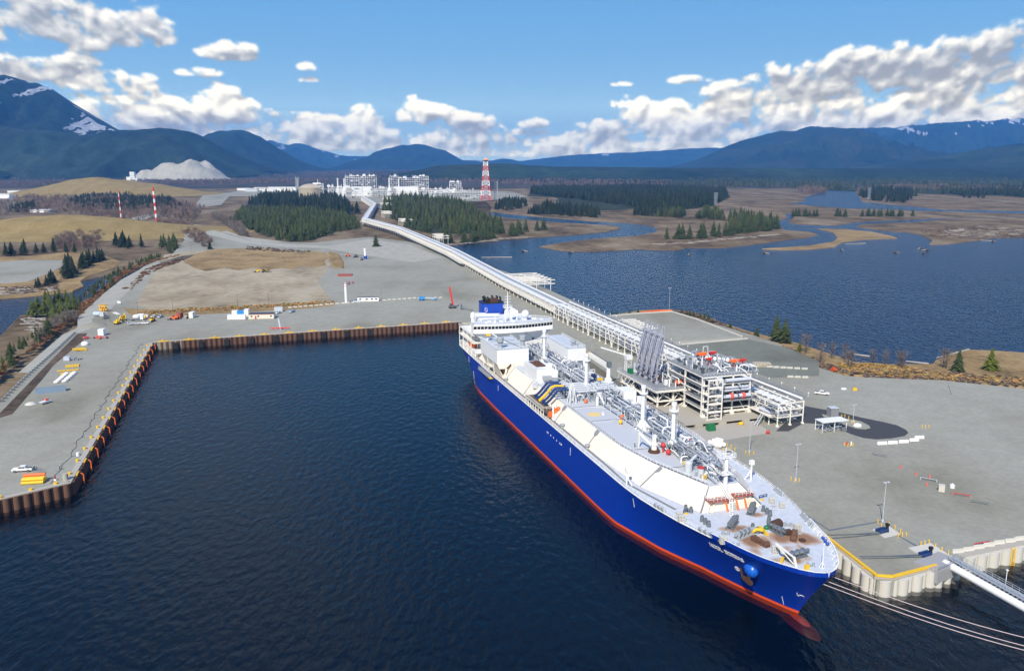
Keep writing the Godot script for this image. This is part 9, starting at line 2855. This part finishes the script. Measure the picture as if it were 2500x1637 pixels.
	light_pole("pole beside the white office trailer", V3(-103.1,4.5,-654.3), 10.0, "wood")
	for q in [[V3(-272.6,4.5,-559.2), 9.5], [V3(-262.9,4.5,-580.7), 10.5], [V3(-244.2,4.5,-595.5), 10.5], [V3(-204.9,4.5,-618.1), 10.0], [V3(-183.5,4.5,-623.5), 10.0], [V3(-300.2,3.5,-551.2), 10.0], [V3(-329.1,4,-643.5), 9.0], [V3(-371.8,4,-790.3), 10.0], [V3(-388.3,4,-866.2), 10.0], [V3(-388.6,4,-1015.6), 13.0], [V3(-404,4,-970.5), 9.0], [V3(-281.2,3.5,-487.5), 9.0], [V3(-346.4,4,-709.6), 9.0]]:
		var p := thing("utility_pole", "thin wooden utility pole along the gravel roads", "utility pole", q[0], 0.2, "utility poles along the roads")
		hand(p, "pole", Shape.new().cyl(Vector3.ZERO, V3(0, q[1], 0), 0.17, 0.11, 7), "wood")
		hand(p, "crossarm", Shape.new().bar(V3(-1.1, q[1] - 0.6, 0), V3(1.1, q[1] - 0.6, 0), 0.16), "wood")
	# kiosk, shelter and car by the loop road
	t = thing("shelter", "open white-roofed shelter full of pipes by the loop road", "shelter", V3(129.1,4.5,-325.5), 0.28)
	hand(t, "roof", Shape.new().bar(V3(-6, 4.4, 0.4), V3(6, 4.4, 0.4), 5.4, 0.25), "white")
	for x in [-5.6, 0.0, 5.6]:
		for z in [-2.2, 2.4]: hand(t, "post", Shape.new().bar(V3(x, 0, z), V3(x, 4.3, z), 0.25), "white")
	var gear := Shape.new()
	for k in 26: gear.cyl(V3(rng.randf_range(-5, 5), 0, rng.randf_range(-1.8, 2)), V3(rng.randf_range(-5, 5), rng.randf_range(1, 2.8), rng.randf_range(-1.8, 2)), 0.16, -1.0, 6)
	hand(t, "pipework", gear, "pipe_grey", true)
	hand(t, "railing", Shape.new().rail([V3(-5.6, 0.2, 2.5), V3(5.6, 0.2, 2.5)], 1.1, 1.0, 0.09), "mid_grey", true)
	t = thing("kiosk", "small glazed kiosk cage beside the loop road", "kiosk", V3(136.7,4.6,-343.6), 0.2)
	hand(t, "core", Shape.new().slab(-1.7, 1.7, 0.1, 3.8, -1.5, 1.5), "mid_grey")
	for x in [-1.75, -0.6, 0.6, 1.75]:
		for z in [-1.55, 1.55]: hand(t, "mullion", Shape.new().bar(V3(x, 0, z), V3(x, 4.0, z), 0.16), "steel")
	hand(t, "roof", Shape.new().slab(-1.9, 1.9, 3.9, 4.1, -1.7, 1.7), "pale_grey")
	one("dark_bin", "dark bin beside the shelter", "bin", Shape.new().box(V3(0, 0.8, 0), V3(1.7, 1.6, 1.5)), M.slate, V3(133.7,4.5,-323.9))
	one("white_cover", "white covered heap on the loop road island", "heap", Shape.new().ball(V3(0, 0.2, 0), V3(2.0, 1.2, 1.3), 8), M.white, V3(141.9,4.6,-330))
	pickup("white pickup truck alone on the right gravel yard", V3(144.7,4.5,-378.1), 2.75, 1.05)
	var n := 0
	t = thing("valve_stand", "red and white valves between the yellow posts left of the loop end", "valve", V3(129.4,4.5,-306.9))
	hand(t, "valve", Shape.new().cyl(V3(-0.8, 0, 0), V3(-0.8, 1.2, 0), 0.35, -1.0, 8), "red")
	hand(t, "valve", Shape.new().cyl(V3(0.8, 0, 0), V3(0.8, 1.4, 0), 0.3, -1.0, 8), "white")
	for q in [[V3(135.4,4.5,-294.1), "slate", "dark low barrier rail on the open gravel beyond the ship"], [V3(142,4.5,-270.1), "vent_grey", "grey low barrier rail left of the beige cabinet"], [V3(146.1,4.5,-256.5), "red", "red and white barrier rail right of the beige cabinet"], [V3(148.6,4.5,-250.2), "slate", "dark low barrier rail rightmost on the gravel"], [V3(133.3,4.5,-221.1), "red", "red barrier rail behind the right pile wall"]]:
		t = thing("barrier_rail", q[2], "barrier", q[0], -0.55 if q[1] != "red" or (q[0] as Vector3).z < -240 else 0.3)
		hand(t, "rail", Shape.new().bar(V3(-2.6, 0.8, 0), V3(2.6, 0.8, 0), 0.22), q[1])
		for x in [-2.5, 2.5]: hand(t, "leg", Shape.new().bar(V3(x, 0, -0.5), V3(x, 0.8, 0), 0.2).bar(V3(x, 0, 0.5), V3(x, 0.8, 0), 0.2), q[1])
	container("cabinet", "beige equipment cabinet standing on the open gravel", "cabinet", V3(141.4,4.5,-260.3), -0.4, V3(1.8, 2.4, 1.6), "pale_concrete")
	one("white_tank", "small white round tank on the open gravel", "tank", Shape.new().cyl(Vector3.ZERO, V3(0, 1.1, 0), 0.8, -1.0, 12).cyl(V3(0, 1.1, 0), V3(0, 1.5, 0), 0.3, -1.0, 8), M.white, V3(146.8,4.5,-263.8))
	n = 0
	for q in [V3(140.2,4.5,-275.4), V3(139.4,4.5,-266), V3(137.9,4.5,-282.2), V3(143.8,4.5,-273.1)]:
		n += 1
		one("traffic_cone", "red and white marker cone on the open gravel", "cone", Shape.new().lathe(Vector3.ZERO, [Vector2(0.4, 0), Vector2(0.2, 0.9), Vector2(0.1, 1.2), Vector2(0, 1.2)], 8), M.coral, q, 0.0, "marker cones on the gravel")
	one("yellow_box", "small yellow box on the right gravel yard", "box", Shape.new().box(V3(0, 0.6, 0), V3(1.8, 1.2, 1.2)), M.yellow, V3(163.1,4.5,-386))
	one("white_block", "small white block left of the yellow box", "block", Shape.new().box(V3(0, 0.35, 0), V3(2.2, 0.7, 1.0)), M.white, V3(158.4,4.5,-387.4))
	one("lean_pole", "dark leaning pole beside the far gravel road", "pole", Shape.new().bar(Vector3.ZERO, V3(-2.0, 4.6, 0), 0.2), M.slate, V3(205.2,4.5,-378.1))
	t = thing("orange_netting", "crumpled orange safety netting on the shore bank", "netting", V3(169,3.4,-427.9))
	for k in 6: hand(t, "net_fold", Shape.new().bar(V3(k * 0.9 - 2.6, 0, 0), V3(k * 0.7 - 2.0, 2.6 - absf(k - 2.5) * 0.7, 0.6), 0.9, 0.3), "orange")
	one("pale_slab", "pale slab beside the orange netting", "slab", Shape.new().box(V3(0, 0.25, 0), V3(11, 0.5, 5)), M.concrete, V3(162.8,3.4,-417.6))
	one("orange_fence", "orange plastic fence along the terrace edge", "fence", Shape.new().bar(V3(91.8,5.5,-588.2) + UP * 0.7, V3(106.1,5.5,-594.9) + UP * 0.7, 0.2, 1.3).bar(V3(106.1,5.5,-594.9) + UP * 0.7, V3(114.6,5.5,-593.2) + UP * 0.7, 0.2, 1.3), M.orange)
	var edge := Shape.new()
	var ep := [V3(64.3,5.5,-573.7), V3(86.9,5.5,-584.9), V3(114.6,5.5,-593.2), V3(126,5.5,-564.4), V3(134.7,5.5,-531.3), V3(141.5,5.5,-505.4)]
	for i in ep.size() - 1: edge.bar(ep[i] + UP * 0.3, ep[i + 1] + UP * 0.3, 1.0, 0.8)
	edge.bar(V3(95.7,4.5,-485.2) + UP * 0.3, V3(144.5,4.5,-504) + UP * 0.3, 1.4, 0.7)
	one("block_kerb", "pale concrete block kerb round the upper terrace", "kerb", edge, M.pale_concrete)
	# drift logs on the shores and dead trunks in the shallows
	var logs := row_of([V3(195.5,1,-1146.8),V3(240.1,1,-1157.9),V3(294,1,-1204.7),V3(357,1,-1255.3),V3(411.3,1,-1296.1)], 70, 9, 40) + spread(PackedVector2Array([Vector2(715.7,-1403.5),Vector2(817.8,-1472.2),Vector2(852.2,-1403.5),Vector2(788.7,-1297.3),Vector2(663,-1230.6),Vector2(641.9,-1256.5)]), 90, 0.9, 41) + row_of([V3(-97.1,1.2,-1123.1),V3(-61.5,1.2,-1155.8),V3(-8.7,1.2,-1227.3),V3(25.7,1.2,-1253)], 40, 6, 42)
	mass("driftwood", logs, Vector2(8, 20), 43)
	mass("driftwood", spread(PackedVector2Array([Vector2(-351.2,-590),Vector2(-337.4,-590),Vector2(-318.1,-571.7),Vector2(-301.7,-538.1),Vector2(-306.3,-526.5),Vector2(-329.9,-558.6)]), 70, 1.5, 44) + spread(PackedVector2Array([Vector2(-453.2,-736.3),Vector2(-430.6,-743.7),Vector2(-405.8,-743.7),Vector2(-394.4,-722.1),Vector2(-408.4,-695.2),Vector2(-426.7,-692)]), 60, 1.5, 45), Vector2(3, 8), 46)
	n = 0
	for q in [V3(216.8,0,-1025), V3(312.5,0,-1039.1), V3(477,0,-1043.9), V3(507.6,0,-1034.4), V3(531.7,0,-1073.6), V3(533.1,0,-1094.3), V3(421.7,0,-1073.6), V3(14,0,-1063.5), V3(71.9,0,-1043.9), V3(681.7,0,-1191.6)]:
		n += 1
		t = thing("dead_stump", "dark stranded tree stump standing in the shallow water", "stump", q, n * 1.1, "stumps in the shallows")
		hand(t, "root_plate", Shape.new().ball(V3(0, 1.0, 0), V3(2.2, 1.8, 1.6), 7), "bark")
		hand(t, "log", Shape.new().cyl(V3(0, 1.0, 0), V3(-7, 0.2, 1), 0.7, 0.3, 7), "driftwood")
	n = 0
	for q in [[V3(-36.4,0,-993.6), V3(0,0,-993.6)], [V3(457.6,0,-1155.4), V3(490.7,0,-1167.2)], [V3(672.9,0,-1223.6), V3(688.2,0,-1197.9)], [V3(351.2,0,-1099.5), V3(368.1,0,-1110.3)], [V3(399.8,0,-1115.7), V3(429.1,0,-1121.2)], [V3(222.5,0.5,-461.3), V3(232.1,0.5,-454.5)], [V3(201.2,0,-481), V3(207.7,0,-474.7)], [V3(243.8,0.6,-469), V3(273.1,0.8,-489.5)]]:
		n += 1
		one("drift_log", ["long pale log floating right of the pipe bridge", "pale log with roots at the mouth of the delta channel", "pale log lying off the east flats", "short pale log on the delta island's edge", "dark log in the water below the delta island", "long pale log at the foot of the right shore", "thin white log off the right shore", "long log lying along the edge of the tan spit"][n - 1], "log", Shape.new().cyl(q[0] + UP * 0.2, q[1] + UP * 0.3, 0.35, 0.6, 8), M.driftwood)

func mass(called: String, spots: Array, long: Vector2, seed_: int) -> void:
	var r := RandomNumberGenerator.new()
	r.seed = seed_
	var s := Shape.new()
	for p in spots:
		var a := r.randf() * PI
		var d := V3(cos(a), r.randf_range(-0.04, 0.06), sin(a) * 0.6) * r.randf_range(long.x, long.y) * 0.5
		s.cyl(p - d + UP * 0.5, p + d + UP * 0.4, r.randf_range(0.2, 0.5), 0.2, 5, false)
	obj(called, s, M.driftwood).set_meta("kind", "stuff")
